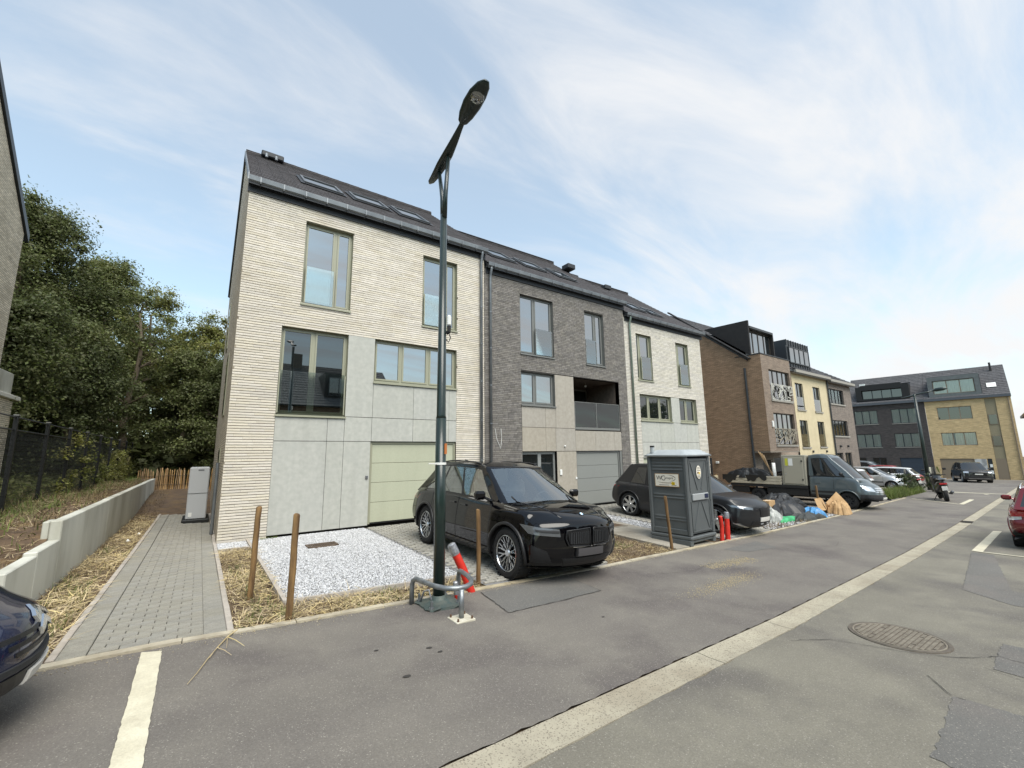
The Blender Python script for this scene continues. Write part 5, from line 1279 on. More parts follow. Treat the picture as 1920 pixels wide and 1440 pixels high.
class Car:
    def __init__(s, name, label, x, y, h, S, pm, group='cars parked along the street', cat='car'):
        s.S = S; s.pm = pm; k = S.get('k', 1.0); s.k = k
        wb = S['wb']*k; M = place_matrix(x, y, h, wb, S['W']*.8) @ Matrix.Scale(k, 4)
        s.root = thing(name, label, cat, (0,0,0), M, group); root = s.root
        xr, xf = S['xr'], S['xf']; W = S['W']; hw = W/2; zt = curve(S['top']); bot = S.get('bot',.24)
        zbf = curve(S.get('botc', [(xr,bot+.14),(xr+.5,bot),(xf-.6,bot),(xf,bot+.02)]))
        sect = curve(S.get('sect', [(0,.90),(.12,.965),(.4,1.0),(.62,.985),(.8,.965),(1,.925)])); s.sect = sect
        fn, rn = S.get('nose',.26), S.get('tailr',.14)
        fp = curve(S.get('fprof', [(0,-.16),(.2,-.02),(.45,0),(.75,-.01),(.92,-.06),(1,-.14)])); rp = curve(S.get('rprof', [(0,-.12),(.25,-.0),(.5,0),(.8,-.03),(1,-.10)]))
        pf, pr = S.get('pf',.90), S.get('pr',.93); ll = S.get('taper',1.1)
        H = .8; r = S.get('r',.10)
        def plan(x):
            return 1-(1-pf)*smooth((x-(xf-ll))/ll)**1.3-(1-pr)*smooth(((xr+ll*.8)-x)/(ll*.8))**1.3
        s.plan = plan; s.hw = hw; s.zt = zt; s.zbf = zbf
        crown = S.get('crown',.045)
        def dfm(x, y, z):
            ze = (z+H/2)/H; yn = abs(y)/hw
            wf = smooth((x-(xf-.9))/.9)**2; wr_ = smooth(((xr+.7)-x)/.7)**2
            X = x - fn*yn**2.4*wf + rn*yn**2.4*wr_ + fp(ze)*wf - rp(ze)*wr_
            t, b_ = zt(x), zbf(x); Z = b_+ze*(t-b_) + crown*(1-yn**2)*smooth((ze-.75)/.25) 
            return (X, y*plan(x)*sect(ze), Z)
        wx = wb/k/2; R = S['R']; Ra = R+S.get('gap',.055); axles = S.get('axles', (wx,-wx))
        dx = [d for p in S.get('doors', []) for d in p[:2]]
        xs = lines(xr, xf, .055, r, dx); ys = lines(-hw, hw, W/14, r); zs = lines(-H/2, H/2, H/14, r*.8)
        V, F = shell_lattice(xs, ys, zs, r*.8, dfm)
        V = [list(v) for v in V]
        for v in V:                        # pull lattice points onto the wheel-arch circles
            if abs(v[1]) > hw*.45:
                for ax in axles:
                    d = math.hypot(v[0]-ax, v[2]-R)
                    if abs(d-Ra) < .034 and d > .01:
                        f_ = Ra/d; v[0] = ax+(v[0]-ax)*f_; v[2] = R+(v[2]-R)*f_
        # ---- greenhouse
        G_ = S['gh']; gx0, gx1 = G_['base']; tx0, tx1 = G_['top']; rf = curve(G_['roof']); gw0, gw1 = G_['w']
        bow = G_.get('bow',.12); ghH = .6; gr = .07
        def gdf(x, y, z):
            ze = (z+ghH/2)/ghH; u = (x+1)/2; yn = y
            e_ = ze**G_.get('pow',.92)
            xb = gx0+(gx1-gx0)*u; xt = tx0+(tx1-tx0)*u; X = xb+(xt-xb)*e_
            X += bow*(1-yn*yn)*(smooth((u-.8)/.2)) - bow*.5*(1-yn*yn)*smooth((.2-u)/.2)
            w = gw0+(gw1-gw0)*ze
            w *= 1-G_.get('pf',.06)*smooth((u-.55)/.45)-G_.get('pr',.08)*smooth((.45-u)/.45)
            zb_ = zt(min(max(X,xr),xf))-.05; Z = zb_+ze*(rf(X)-zb_)-.035*yn*yn*ze
            return (X, yn*w, Z)
        wins = G_['side']                  # [(u0,u1),...] along the side glass
        z0_, z1_ = G_.get('sz',(.12,.84)); zz = lambda t: -ghH/2+ghH*t; uu = lambda t: -1+2*t
        fz = G_.get('fz',(.06,.93)); fy = G_.get('fy',.88); rz = G_.get('rz',(.25,.9)); ry = G_.get('ry',.8)
        tb = .035
        gxs = lines(-1, 1, .12, gr, [uu(t) for w_ in wins for t in w_]+[uu(wins[0][0]-.015),uu(wins[-1][1]+.015)])
        gys = lines(-1, 1, .14, gr, [-fy,fy,-ry,ry]); gzs = lines(-ghH/2, ghH/2, .06, gr*.6, [zz(t) for t in (z0_,z1_,z0_-tb,z1_+tb,*fz,*rz)])
        GV, GF = shell_lattice(gxs, gys, gzs, gr*.6, gdf)
        nb = len(V); V += [list(v) for v in GV]; GF = [(tuple(i+nb for i in f), t_, c) for f, t_, c in GF]
        parts = {'body': [], 'trim': []}; glass = {}; door = {}
        for f, t_, c in F:
            cx = sum(V[i][0] for i in f)/4; cz = sum(V[i][2] for i in f)/4; cy = sum(V[i][1] for i in f)/4
            if (t_ in ('left','right') or (t_ == 'bottom' and abs(cy) > hw*.5)) and any(math.hypot(cx-ax, cz-R) < Ra-.004 for ax in axles): continue
            ze = (c[2]+H/2)/H
            if t_ in ('left','right') and ze < S.get('clad',.13): parts.setdefault('sill_cladding', []).append(f); continue
            if t_ == 'bottom': parts.setdefault('underbody', []).append(f); continue
            q = None
            if t_ in ('left','right') and .13 < ze < .97:
                for i, d in enumerate(S.get('doors', [])):
                    if d[0] < c[0] < d[1]: q = (t_, i)
            if q: door.setdefault(q, []).append(f)
            else: parts['body'].append(f)
        for f, t_, c in GF:
            ze = (c[2]+ghH/2)/ghH; u = (c[0]+1)/2
            if t_ == 'bottom': continue
            if t_ in ('left','right') and z0_-tb < ze < z1_+tb and wins[0][0]-.015 < u < wins[-1][1]+.015:
                hit = [i for i, w_ in enumerate(wins) if w_[0] < u < w_[1]]
                if hit and z0_ < ze < z1_: glass.setdefault((t_, hit[0]), []).append(f)
                else: parts['trim'].append(f)
            elif t_ == 'front' and abs(c[1]) < fy and fz[0] < ze < fz[1]: glass.setdefault(('windscreen',0), []).append(f)
            elif t_ == 'rear' and abs(c[1]) < ry and rz[0] < ze < rz[1]: glass.setdefault(('rear_window',0), []).append(f)
            elif t_ in ('top',) and G_.get('roofm'): parts.setdefault('roof_panel', []).append(f)
            else: parts['body'].append(f)
        s.V = V
        mm = {'body': pm, 'trim': m_trim, 'sill_cladding': S.get('cladm', m_clad), 'underbody': m_trim, 'roof_panel': G_.get('roofm')}
        nm = {'trim': 'window_trim'}
        for k_, fs in parts.items():
            if not fs: continue
            for isl in (islands(fs) if k_ == 'sill_cladding' else [fs]): submesh(nm.get(k_, k_), V, isl, mm[k_], root)
        gm = S.get('glass', m_cglass2)
        for (t_, i), fs in glass.items():
            submesh('window' if t_ in ('left','right') else t_, V, fs, (S.get('rearglass', gm) if t_ == 'rear_window' else gm), root)
        s.doors = {}
        for (t_, i), fs in door.items(): s.doors[t_, i] = submesh('door', V, fs, pm, root)
        allf = [f for f, _, _ in F if True] + [f for f, _, _ in GF]
        s.bvh = BVHTree.FromPolygons([Vector(v) for v in V], allf)
        # ---- door shut lines and handles
        for sd in (1,-1):
            for i, d in enumerate(S.get('doors', [])):
                for xx in d[:2]:
                    za = zbf(xx)+.15*(zt(xx)-zbf(xx)); zb_ = zt(xx)-.03
                    pts = []
                    for q in range(9):
                        z = za+(zb_-za)*q/8
                        if any(math.hypot(xx-ax, z-R) < Ra+.01 for ax in axles): continue
                        pts.append((xx, sd*(s.sidey(xx,z)+.001), z))
                    if len(pts) > 2: MB().tube(pts, .0045, 4).build('door_gap', m_trim, s.doors.get(('left' if sd > 0 else 'right', i), root), world=False)
                if len(d) > 2:
                    hx_, hz_ = d[2], d[3]; yy = s.sidey(hx_, hz_)
                    MB().cbox(hx_-.11,hx_+.11,min(sd*(yy-.005),sd*(yy+.03)),max(sd*(yy-.005),sd*(yy+.03)),hz_-.014,hz_+.014,.01).build('door_handle', S.get('handlem', pm), s.doors.get(('left' if sd > 0 else 'right', i), root), world=False)
        # ---- wheel wells, arch lips, wheels
        wm = wheel_meshes(S.get('wkey','c'), R, S['rim'], S.get('tw',.24), S.get('style','y'), S.get('spokes',10), S.get('darkrim',True))
        for ax in axles:
            for sd in (1,-1):
                b = MB(); n = 20; A = [(-.18+ (PI+.36)*i/n) for i in range(n+1)]
                yo = lambda a: s.sidey(ax+Ra*math.cos(a), R+Ra*math.sin(a))-.006
                vs = [(ax+Ra*math.cos(a), sd*yo(a), R+Ra*math.sin(a)) for a in A]+[(ax+Ra*math.cos(a), sd*(hw-.42), R+Ra*math.sin(a)) for a in A]
                m_ = n+1; b.add(vs, [(i,i+1,m_+i+1,m_+i) for i in range(n)]); b.add([(ax,sd*(hw-.42),R)]+[(ax+Ra*math.cos(a), sd*(hw-.42), R+Ra*math.sin(a)) for a in A], [(0,i+1,i+2) for i in range(n)])
                b.build('wheel_well', m_black, root, world=False)
                lw = S.get('lip',.02); b = MB(); A2 = [a for a in A if R+Ra*math.sin(a) > zbf(ax)+.02]
                b.tube([(ax+(Ra+lw*.35)*math.cos(a), sd*(s.sidey(ax+Ra*math.cos(a), R+Ra*math.sin(a))-.003), R+(Ra+lw*.35)*math.sin(a)) for a in A2], lw, 6)
                b.build('arch_trim', S.get('lipm', pm), root, True, world=False)
                add_wheel(root, wm, ax, sd*(hw-S.get('tw',.24)/2-.035), R, sd < 0)
        if S.get('mirror', True):
            mx = G_.get('mx', gx1-.42); mz = zt(mx)+.06
            for sd in (1,-1):
                y0 = gw0*.99; b = MB(); b.tube([(mx+.03,sd*(y0-.03),mz-.06),(mx,sd*(y0+.09),mz)], [.03,.022], 6)
                b.cbox(-.06,.06,-.1,.1,-.07,.07,.035, Matrix.Translation((mx-.01,sd*(y0+.17),mz+.03))); b.build('mirror', S.get('mirrorm', pm), root, world=False)
    def sidey(s, x, z):
        t, b = s.zt(x), s.zbf(x); ze = min(1, max(0, (z-b)/max(.05,t-b)))
        return s.hw*s.plan(x)*s.sect(ze)
    def patch(s, name, corners, d, m, n=8, nv=4, off=.006, thick=.02, parent=None, mirror=False, smooth_=True):
        """bilinear patch of 3-D corners dropped onto the body along d"""
        out_ = []
        for sd in ((1,-1) if mirror else (1,)):
            C = [Vector((c[0], c[1]*sd, c[2])) for c in corners]; D = Vector((d[0], d[1]*sd, d[2])).normalized(); P = []
            for j in range(nv+1):
                for i in range(n+1):
                    u, v = i/n, j/nv; p = (C[0]*(1-u)+C[1]*u)*(1-v)+(C[3]*(1-u)+C[2]*u)*v
                    h = s.bvh.ray_cast(p-D*3, D)
                    P.append((h[0]-D*off) if h[0] is not None else (p-D*off))
            Q = [p+D*thick for p in P]; b = MB(); b.v = [tuple(p) for p in P+Q]; N_ = len(P); m_ = n+1
            for j in range(nv):
                for i in range(n):
                    f = (j*m_+i, j*m_+i+1, (j+1)*m_+i+1, (j+1)*m_+i); b.f.append(f if sd > 0 else f[::-1])
            for i in range(n): b.f.append((i+1,i,N_+i,N_+i+1)); k = nv*m_+i; b.f.append((k,k+1,N_+k+1,N_+k))
            for j in range(nv): b.f.append((j*m_,(j+1)*m_,N_+(j+1)*m_,N_+j*m_)); k = j*m_+n; b.f.append((k+m_,k,N_+k,N_+k+m_))
            out_.append(b.build(name, m, parent or s.root, False, world=False))
        return out_
    def front(s, name, yz, m, **k):        # corners (y,z) seen from the front
        return s.patch(name, [(s.S['xf'], y, z) for y, z in yz], (-1,0,0), m, **k)
    def rear(s, name, yz, m, **k): return s.patch(name, [(s.S['xr'], y, z) for y, z in yz], (1,0,0), m, **k)
    def side(s, name, xz, m, **k): return s.patch(name, [(x, s.hw, z) for x, z in xz], (0,-1,0), m, mirror=True, **k)
    def top(s, name, xy, m, **k): return s.patch(name, [(x, y, 1.0) for x, y in xy], (0,0,-1), m, **k)

GRP = 'cars parked along the street'
# ---------------------------------------------------------------- black SUV on the first drive
m_pblack = paint('black', rgb(5,5,8), .05, .0, 0.0)
SUV = dict(wb=2.975, W=2.0, xr=-2.50, xf=2.36, R=.385, rim=.275, tw=.29, bot=.22, k=1.03, style='y', spokes=10, wkey='suv', lip=.028, lipm=m_trim, r=.12, nose=.30, glass=m_cclear,
    top=[(-2.5,1.02),(-2.0,1.10),(-.8,1.13),(.6,1.12),(1.1,1.10),(1.7,1.06),(2.1,1.0),(2.36,.93)], fprof=[(0,-.16),(.2,-.02),(.45,0),(.8,0),(.93,-.03),(1,-.09)], doors=[(-1.22,-.12,-.32,.98),(-.12,1.0,.1,.97)],
    gh=dict(base=(-2.36,1.32), top=(-1.62,.34), roof=[(-2.3,1.55),(-1.6,1.69),(-.8,1.745),(0,1.745),(.45,1.68)], w=(.925,.70), bow=.16, side=[(.155,.34),(.375,.62),(.645,.90)], sz=(.10,.86), fz=(.05,.95), fy=.9, mx=.86))
c = Car('black_suv', 'glossy black SUV with split grille on the drive of the cream house', 5.07, 7.5, -PI/2, SUV, m_pblack, GRP)
for sd in (1,-1):                          # twin kidney grille: surround, bars
    c.front('grille', [(.04,.60),(.40,.62),(.44,.80),(.05,.825)] if sd > 0 else [(-.40,.62),(-.04,.60),(-.05,.825),(-.44,.80)], m_trim, off=.03, thick=.05)
    for k in range(9):
        y = sd*(.075+.039*k); c.front('grille_bar', sorted([(y-.008,.63),(y+.008,.63)])+sorted([(y-.008,.79),(y+.008,.79)], reverse=True), m_clad, n=1, nv=3, off=.045, thick=.03)
    g0 = [(sd*.025,.585),(sd*.42,.6),(sd*.465,.70),(sd*.45,.815),(sd*.04,.845),(sd*.025,.585)]
    pts = []
    for a, b_ in zip(g0[:-1], g0[1:]):
        for q in range(5):
            y, z = a[0]+(b_[0]-a[0])*q/5, a[1]+(b_[1]-a[1])*q/5; h = c.bvh.ray_cast(Vector((4,y,z)), Vector((-1,0,0))); pts.append(tuple(h[0]+Vector((.035,0,0))) if h[0] else (2.3,y,z))
    pts.append(pts[0]); MB().tube(pts, .011, 6).build('grille_frame', m_trim, c.root, True, world=False)
HL = [(2.2,.50,.725),(2.05,.93,.75),(1.9,.98,.87),(2.2,.52,.83)]
c.patch('headlight', HL, (-.85,-.35,0), m_lamp, mirror=True, off=.010, n=12)
c.patch('daytime_lamp', [(2.2,.52,.775),(2.06,.84,.79),(2.05,.85,.82),(2.2,.52,.81)], (-.85,-.35,0), m_clad, mirror=True, off=.016, n=8, nv=2)
c.front('lower_intake', [(-.42,.27),(.42,.27),(.5,.42),(-.5,.42)], m_trim, off=.012)
c.patch('air_curtain', [(2.2,.62,.34),(2.05,.9,.36),(2.05,.9,.6),(2.2,.72,.52)], (-.85,-.35,0), m_trim, mirror=True, off=.008)
c.front('plate_holder', [(-.29,.44),(.29,.44),(.29,.565),(-.29,.565)], m_trim, off=.03, thick=.04)
c.front('number_plate', [(-.26,.448),(.26,.448),(.26,.558),(-.26,.558)], m_plated, off=.038, thick=.01)
c.front('chin_glint', [(-.34,.575),(.34,.575),(.36,.592),(-.36,.592)], m_chrome, n=14, nv=1, off=.03); c.front('bumper_lip', [(-.8,.22),(.8,.22),(.82,.27),(-.82,.27)], m_pblack, n=16, off=.03, thick=.05)  # thin chrome strip under the grille stands in for a gloss reflection
b = MB(); h = c.bvh.ray_cast(Vector((2.16,0,3)), Vector((0,0,-1))); Me = Matrix.Translation(h[0]+Vector((0,0,.004))) @ Matrix.Rotation(.55,4,'Y')
b.lathe([(.0,.008),(.036,.008),(.041,.0)], 20, Me); em = b.build('emblem', mat('emblem_rim', rgb(60,62,66), rough=.3, metal=.7), c.root, world=False)
for q in range(4):
    b = MB(); A = [q*PI/2+PI/2*i/5 for i in range(6)]; b.add([Me @ Vector((0,0,.0095))]+[Me @ Vector((.028*math.cos(a),.028*math.sin(a),.0095)) for a in A], [(0,i+1,i+2) for i in range(5)]); b.build('emblem_field', m_white if q % 2 else mat('emblem_blue', rgb(150,190,220), rough=.4), em, world=False)
for sd in (1,-1):                          # bonnet creases and roof rails
    b = MB(); pts = []
    for q in range(10):
        x = 1.12+1.05*q/9; y = sd*(.62-.2*q/9); h = c.bvh.ray_cast(Vector((x,y,3)), Vector((0,0,-1))); pts.append(tuple(h[0]+Vector((0,0,-.006))))
    b.tube(pts, .016, 6); b.build('bonnet_crease', m_pblack, c.root, True, world=False)
    pts = []
    for q in range(14):
        x = -1.7+1.95*q/13; pts.append((x, sd*(.66 if True else 0), 0)); h = c.bvh.ray_cast(Vector((x,sd*.655,3)), Vector((0,0,-1))); pts[-1] = tuple(h[0]+Vector((0,0,.022)))
    pts[0] = (pts[0][0],pts[0][1],pts[0][2]-.03); pts[-1] = (pts[-1][0],pts[-1][1],pts[-1][2]-.03)
    MB().tube(pts, .016, 6).build('roof_rail', m_trim, c.root, True, world=False)
c.rear('tail_light', [(.5,.85),(.95,.87),(.95,1.0),(.5,.98)], m_red, mirror=True, off=.01)
h = c.bvh.ray_cast(Vector((-1.5,0,3)), Vector((0,0,-1))); MB().prism([(-.12,0),(.1,0),(-.1,.06)], lambda a, z: (h[0].x+a,-.02,h[0].z+z-.005), lambda a, z: (h[0].x+a,.02,h[0].z+z-.005)).build('aerial_fin', m_pblack, c.root, world=False)
b = MB(); 
for sy in (.37,-.37):
    for sx in (.15,-.85):
        s_ = MB(); s_.cbox(-.25,.25,-.24,.24,-.08,.08,.06, Matrix.Translation((sx,sy,.72))); s_.cbox(-.07,.07,-.24,.24,-.35,.35,.06, Matrix.Translation((sx-.25,sy,1.05)) @ Matrix.Rotation(-.2,4,'Y')); s_.cbox(-.05,.05,-.13,.13,-.1,.1,.04, Matrix.Translation((sx-.34,sy,1.47))); s_.build('seat', m_seat, c.root, world=False)
MB().cbox(.85,1.45,-.78,.78,.75,1.08,.08).build('dashboard', m_trim, c.root, world=False)
b = MB(); b.lathe([(.17,-.015),(.185,0),(.17,.015),(.155,0)], 24, Matrix.Translation((.72,.37,1.08)) @ Matrix.Rotation(-1.15,4,'Y'), True); b.build('steering_wheel', m_trim, c.root, world=False)
MB().cbox(.42,.47,-.13,.13,1.5,1.57,.02).build('inner_mirror', m_trim, c.root, world=False)
MB().box(-2.2,1.2,-.85,.85,.42,.46).build('cabin_floor', m_trim, c.root, world=False)

# ---------------------------------------------------------------- second, matt black SUV behind the toilet
m_pmatt = paint('matt_black', rgb(24,25,28), .42, .0, .35)
SUV2 = dict(wb=3.0, W=1.98, xr=-2.5, xf=2.42, R=.385, rim=.29, tw=.28, bot=.22, k=.97, style='wide', spokes=7, wkey='suv2', lip=.02, r=.11, nose=.28, tailr=.2, fprof=[(0,-.14),(.2,-.02),(.45,0),(.78,0),(.92,-.03),(1,-.10)],
    top=[(-2.5,1.0),(-2.0,1.08),(-.8,1.10),(.6,1.09),(1.1,1.07),(1.7,1.04),(2.1,.98),(2.42,.88)], doors=[(-1.2,-.1,-.4,.95),(-.1,1.0,.1,.94)],
    gh=dict(base=(-2.28,1.38), top=(-1.72,.3), roof=[(-2.4,1.58),(-1.7,1.74),(-.8,1.80),(0,1.80),(.45,1.72)], w=(.91,.67), bow=.16, side=[(.2,.37),(.40,.63),(.655,.90)], sz=(.10,.84), mx=.9))
c = Car('matt_black_suv', 'matt black SUV behind the grey portable toilet, nose to the street', 12.55, 8.25, -PI/2+.02, SUV2, m_pmatt, GRP)
c.patch('headlight', [(2.2,.46,.75),(2.0,.93,.80),(1.9,.97,.86),(2.2,.46,.82)], (-.85,-.35,0), mat('headlamp_grey', rgb(120,126,132), rough=.15, metal=.5, coat=1.0), mirror=True, off=.012, n=10)
c.front('grille', [(-.22,.55),(.22,.55),(.26,.80),(-.26,.80)], m_trim, off=.014); c.front('lower_intake', [(-.6,.25),(.6,.25),(.52,.46),(-.52,.46)], m_trim, off=.012)
for sd in (1,-1): c.front('fog_lamp', sorted([(sd*.10,.36),(sd*.22,.36)])+sorted([(sd*.10,.40),(sd*.22,.40)], reverse=True), m_lampb, off=.022, n=2, nv=1)
c.front('number_plate', [(-.26,.44),(.26,.44),(.26,.55),(-.26,.55)], m_plate, off=.03)
c.patch('bumper_blade', [(2.2,.55,.25),(2.0,.92,.36),(2.0,.92,.39),(2.2,.55,.29)], (-.85,-.35,0), m_rims, mirror=True, off=.03)
c.rear('tail_light', [(.4,.9),(.93,.92),(.93,.97),(.4,.95)], m_red, mirror=True, off=.01)
for sd in (1,-1):
    pts = [(x, sd*.50*.97*2*.5, 0) for x in ()]
# ---------------------------------------------------------------- dark blue hatchback nosing in at the left
m_pnavy = paint('navy', rgb(22,30,58), .25, .2)
HAT = dict(wb=2.46, W=1.72, xr=-2.02, xf=1.96, R=.30, rim=.2, tw=.2, bot=.2, style='wide', spokes=8, wkey='hat', darkrim=False, r=.13, nose=.36, pf=.86, crown=.06,
    top=[(-2.02,.92),(-1.5,.98),(-.5,.98),(.5,.96),(.9,.95),(1.4,.88),(1.75,.80),(1.96,.68)], doors=[(-.95,-.05,-.3,.85),(-.05,.85,.1,.85)],
    gh=dict(base=(-1.95,1.15), top=(-1.35,.2), roof=[(-1.9,1.3),(-1.3,1.46),(-.6,1.51),(0,1.5),(.35,1.44)], w=(.79,.60), bow=.14, side=[(.17,.36),(.38,.62),(.64,.90)], mx=.72))
c = Car('navy_hatchback', 'dark navy blue hatchback with chrome chevron badge cut off by left edge', -2.75, 4.42, .03, HAT, m_pnavy, GRP)
for k, z in enumerate((.60,.55,.50)): c.front('grille_slat', [(-.42+.04*k,z),(.42-.04*k,z),(.42-.04*k,z+.026),(-.42+.04*k,z+.026)], m_trim, n=14, nv=1, off=.008)
c.front('lower_grille', [(-.5,.26),(.5,.26),(.58,.40),(-.58,.40)], m_trim, n=14, off=.01)
c.front('bumper_strip', [(-.72,.42),(.72,.42),(.74,.455),(-.74,.455)], m_clad, n=18, nv=1, off=.02)
for k in range(2):                          # double chevron badge
    z0 = .56+.075*k
    for sd in (1,-1): c.front('badge_chevron', ([(0,z0+.05),(.11,z0),(.11,z0+.045),(0,z0+.10)] if sd > 0 else [(-.11,z0),(0,z0+.05),(0,z0+.10),(-.11,z0+.045)]), m_chrome, n=4, nv=2, off=.026, thick=.02)
c.patch('headlight', [(1.8,.5,.58),(1.55,.82,.62),(1.4,.86,.78),(1.75,.52,.72)], (-.75,-.5,0), m_lampb, mirror=True, off=.008, n=10)
c.patch('fog_lamp_trim', [(1.8,.5,.26),(1.6,.78,.28),(1.6,.78,.40),(1.8,.54,.38)], (-.8,-.45,0), m_clad, mirror=True, off=.01)
c.front('number_plate', [(-.22,.30),(.22,.30),(.22,.38),(-.22,.38)], m_plate, off=.03)
# ---------------------------------------------------------------- red hatchback at the right edge
m_pred = paint('red', rgb(110,16,24), .25, .25)
RED = dict(HAT, wb=2.62, W=1.80, xr=-2.12, xf=2.1, R=.31, wkey='red', bot=.22, nose=.3, tailr=.16, rprof=[(0,-.10),(.2,0),(.42,.015),(.55,-.03),(.8,-.05),(1,-.08)], top=[(-2.12,.95),(-1.6,1.0),(-.5,1.0),(.5,.98),(1.0,.96),(1.5,.88),(1.9,.8),(2.1,.7)],
    gh=dict(base=(-2.08,1.2), top=(-1.62,.25), roof=[(-2.0,1.36),(-1.5,1.46),(-.6,1.5),(0,1.49),(.4,1.43)], w=(.82,.64), bow=.14, side=[(.12,.33),(.35,.62),(.64,.90)], rz=(.18,.88), ry=.86, mx=.75), clad=.16)
c = Car('red_hatchback', 'dark red estate car seen from behind, cut off by the right edge', 17.85, 1.05, .05, RED, m_pred, GRP)
c.patch('tail_light', [(-2.1,.48,.78),(-2.0,.88,.74),(-1.9,.9,.92),(-2.1,.5,.90)], (.9,-.25,0), m_red, mirror=True, off=.012, n=8)
c.patch('reverse_lamp', [(-2.1,.66,.70),(-2.0,.88,.66),(-1.95,.9,.73),(-2.1,.66,.765)], (.9,-.25,0), m_lampb, mirror=True, off=.012, n=6)
c.rear('bumper_skirt', [(-.8,.24),(.8,.24),(.84,.36),(-.84,.36)], m_clad, n=12, off=.02); c.rear('number_plate', [(-.26,.58),(.26,.58),(.26,.68),(-.26,.68)], m_plate, off=.02)
for sd in (1,-1):
    pts = []
    for q in range(10):
        h = c.bvh.ray_cast(Vector((-1.65+1.8*q/9,sd*.585,3)), Vector((0,0,-1))); pts.append(tuple(h[0]+Vector((0,0,.025))))
    MB().tube(pts, .016, 6).build('roof_rail', m_chrome, c.root, True, world=False)
c.top('glass_roof', [(-1.3,-.5),(.1,-.5),(.1,.5),(-1.3,.5)], m_cglass2, off=.004, thick=.01)
# ---------------------------------------------------------------- parked cars further down
m_pwhite = paint('white', rgb(222,224,226), .3, 0); m_psilver = paint('silver', rgb(186,188,190), .3, .5); m_pgrey = paint('grey', rgb(120,124,126), .3, .4); m_pdark = paint('dark', rgb(26,26,28), .25, .0); m_pred2 = paint('bright_red', rgb(150,40,38), .3, .1)
MPV = dict(RED, wb=2.75, W=1.85, xr=-2.0, xf=2.2, wkey='mpv', top=[(-2.0,1.02),(-1.5,1.06),(-.5,1.05),(.6,1.02),(1.2,.98),(1.7,.9),(2.2,.72)], gh=dict(base=(-1.98,1.5), top=(-1.62,.35), roof=[(-2.0,1.5),(-1.4,1.62),(-.5,1.66),(.2,1.62),(.5,1.55)], w=(.84,.66), bow=.14, side=[(.06,.28),(.31,.58),(.60,.86)], rz=(.2,.88), ry=.84, mx=.95))
c = Car('white_minivan', 'white people carrier with red tail lamp behind the flatbed van bonnet', 29.4, 10.05, PI/2-.05, MPV, m_pwhite, GRP)
c.patch('tail_light', [(-2,.55,.84),(-1.9,.9,.82),(-1.8,.9,.90),(-2,.55,.92)], (.9,-.25,0), m_red, mirror=True, off=.012, n=6); c.patch('lamp_column', [(-2,.74,.95),(-1.9,.84,.95),(-1.75,.72,1.4),(-1.85,.66,1.4)], (.9,-.3,0), m_red, mirror=True, off=.012); c.rear('number_plate', [(-.26,.62),(.26,.62),(.26,.72),(-.26,.72)], m_plate, off=.02)
SIL = dict(HAT, wkey='sil', k=1.06, glass=m_cglass2)
c = Car('silver_hatchback', 'silver hatchback nose to the road behind the weeds', 39.2, 10.7, -PI/2, SIL, m_psilver, GRP)
c.patch('headlight', [(1.8,.45,.60),(1.55,.82,.64),(1.4,.86,.76),(1.75,.5,.72)], (-.75,-.5,0), m_lampb, mirror=True, off=.008); c.front('grille', [(-.4,.5),(.4,.5),(.36,.62),(-.36,.62)], m_trim, off=.01); c.side('rubbing_strip', [(-.95,.5),(.85,.5),(.85,.56),(-.95,.56)], m_trim, n=10, nv=1, off=.01)
EST = dict(RED, wkey='est', wb=2.8, xr=-2.4, xf=2.3, top=[(-2.4,.98),(-1.6,1.02),(-.5,1.02),(.5,1.0),(1.1,.97),(1.6,.9),(2.3,.7)], gh=dict(RED['gh'], base=(-2.36,1.35), top=(-1.9,.4), roof=[(-2.3,1.36),(-1.7,1.48),(-.6,1.53),(.2,1.5),(.6,1.44)], side=[(.07,.28),(.31,.58),(.60,.88)]))
c = Car('white_estate_car', 'pale estate car with wedge red tail lamp beyond the silver hatchback', 44.6, 11.6, PI/2, EST, m_pwhite, GRP)
c.patch('tail_light', [(-2.3,.4,.84),(-2.2,.88,.80),(-2.0,.9,.96),(-2.3,.42,.92)], (.9,-.25,0), m_red, mirror=True, off=.012); c.rear('number_plate', [(-.26,.6),(.26,.6),(.26,.7),(-.26,.7)], m_plate, off=.02)
PV = dict(MPV, wkey='pv', k=1.2, darkrim=False)
c = Car('grey_panel_van', 'grey panel van parked furthest back before the dark brick house', 50.5, 14.0, -PI/2, PV, m_pgrey, GRP, 'van')
c.side('load_panel', [(-1.9,.6),(-.2,.6),(-.2,.98),(-1.9,.98)], m_pgrey, off=.012)
c = Car('small_red_car', 'small red car half hidden behind the scooter and pale estate', 50.0, 12.1, -PI/2, SIL, m_pred2, GRP)
RR_ = dict(SUV, wkey='rr', k=1.0, glass=m_cglass2, nose=.16, pf=.95, style='wide', spokes=8, top=[(-2.5,1.1),(-2.0,1.15),(-.8,1.17),(.6,1.16),(1.1,1.15),(1.7,1.12),(2.1,1.08),(2.36,.98)], fprof=[(0,-.1),(.15,0),(.5,0),(.85,0),(.95,-.03),(1,-.08)],
    gh=dict(SUV['gh'], base=(-2.42,1.3), top=(-2.0,.45), roof=[(-2.4,1.72),(-1.6,1.84),(-.8,1.86),(0,1.85),(.5,1.78)], w=(.92,.74)))
c = Car('black_luxury_suv', 'boxy black luxury SUV facing the camera before the tan house', 59.6, 8.6, PI+.36, RR_, m_pdark, GRP)
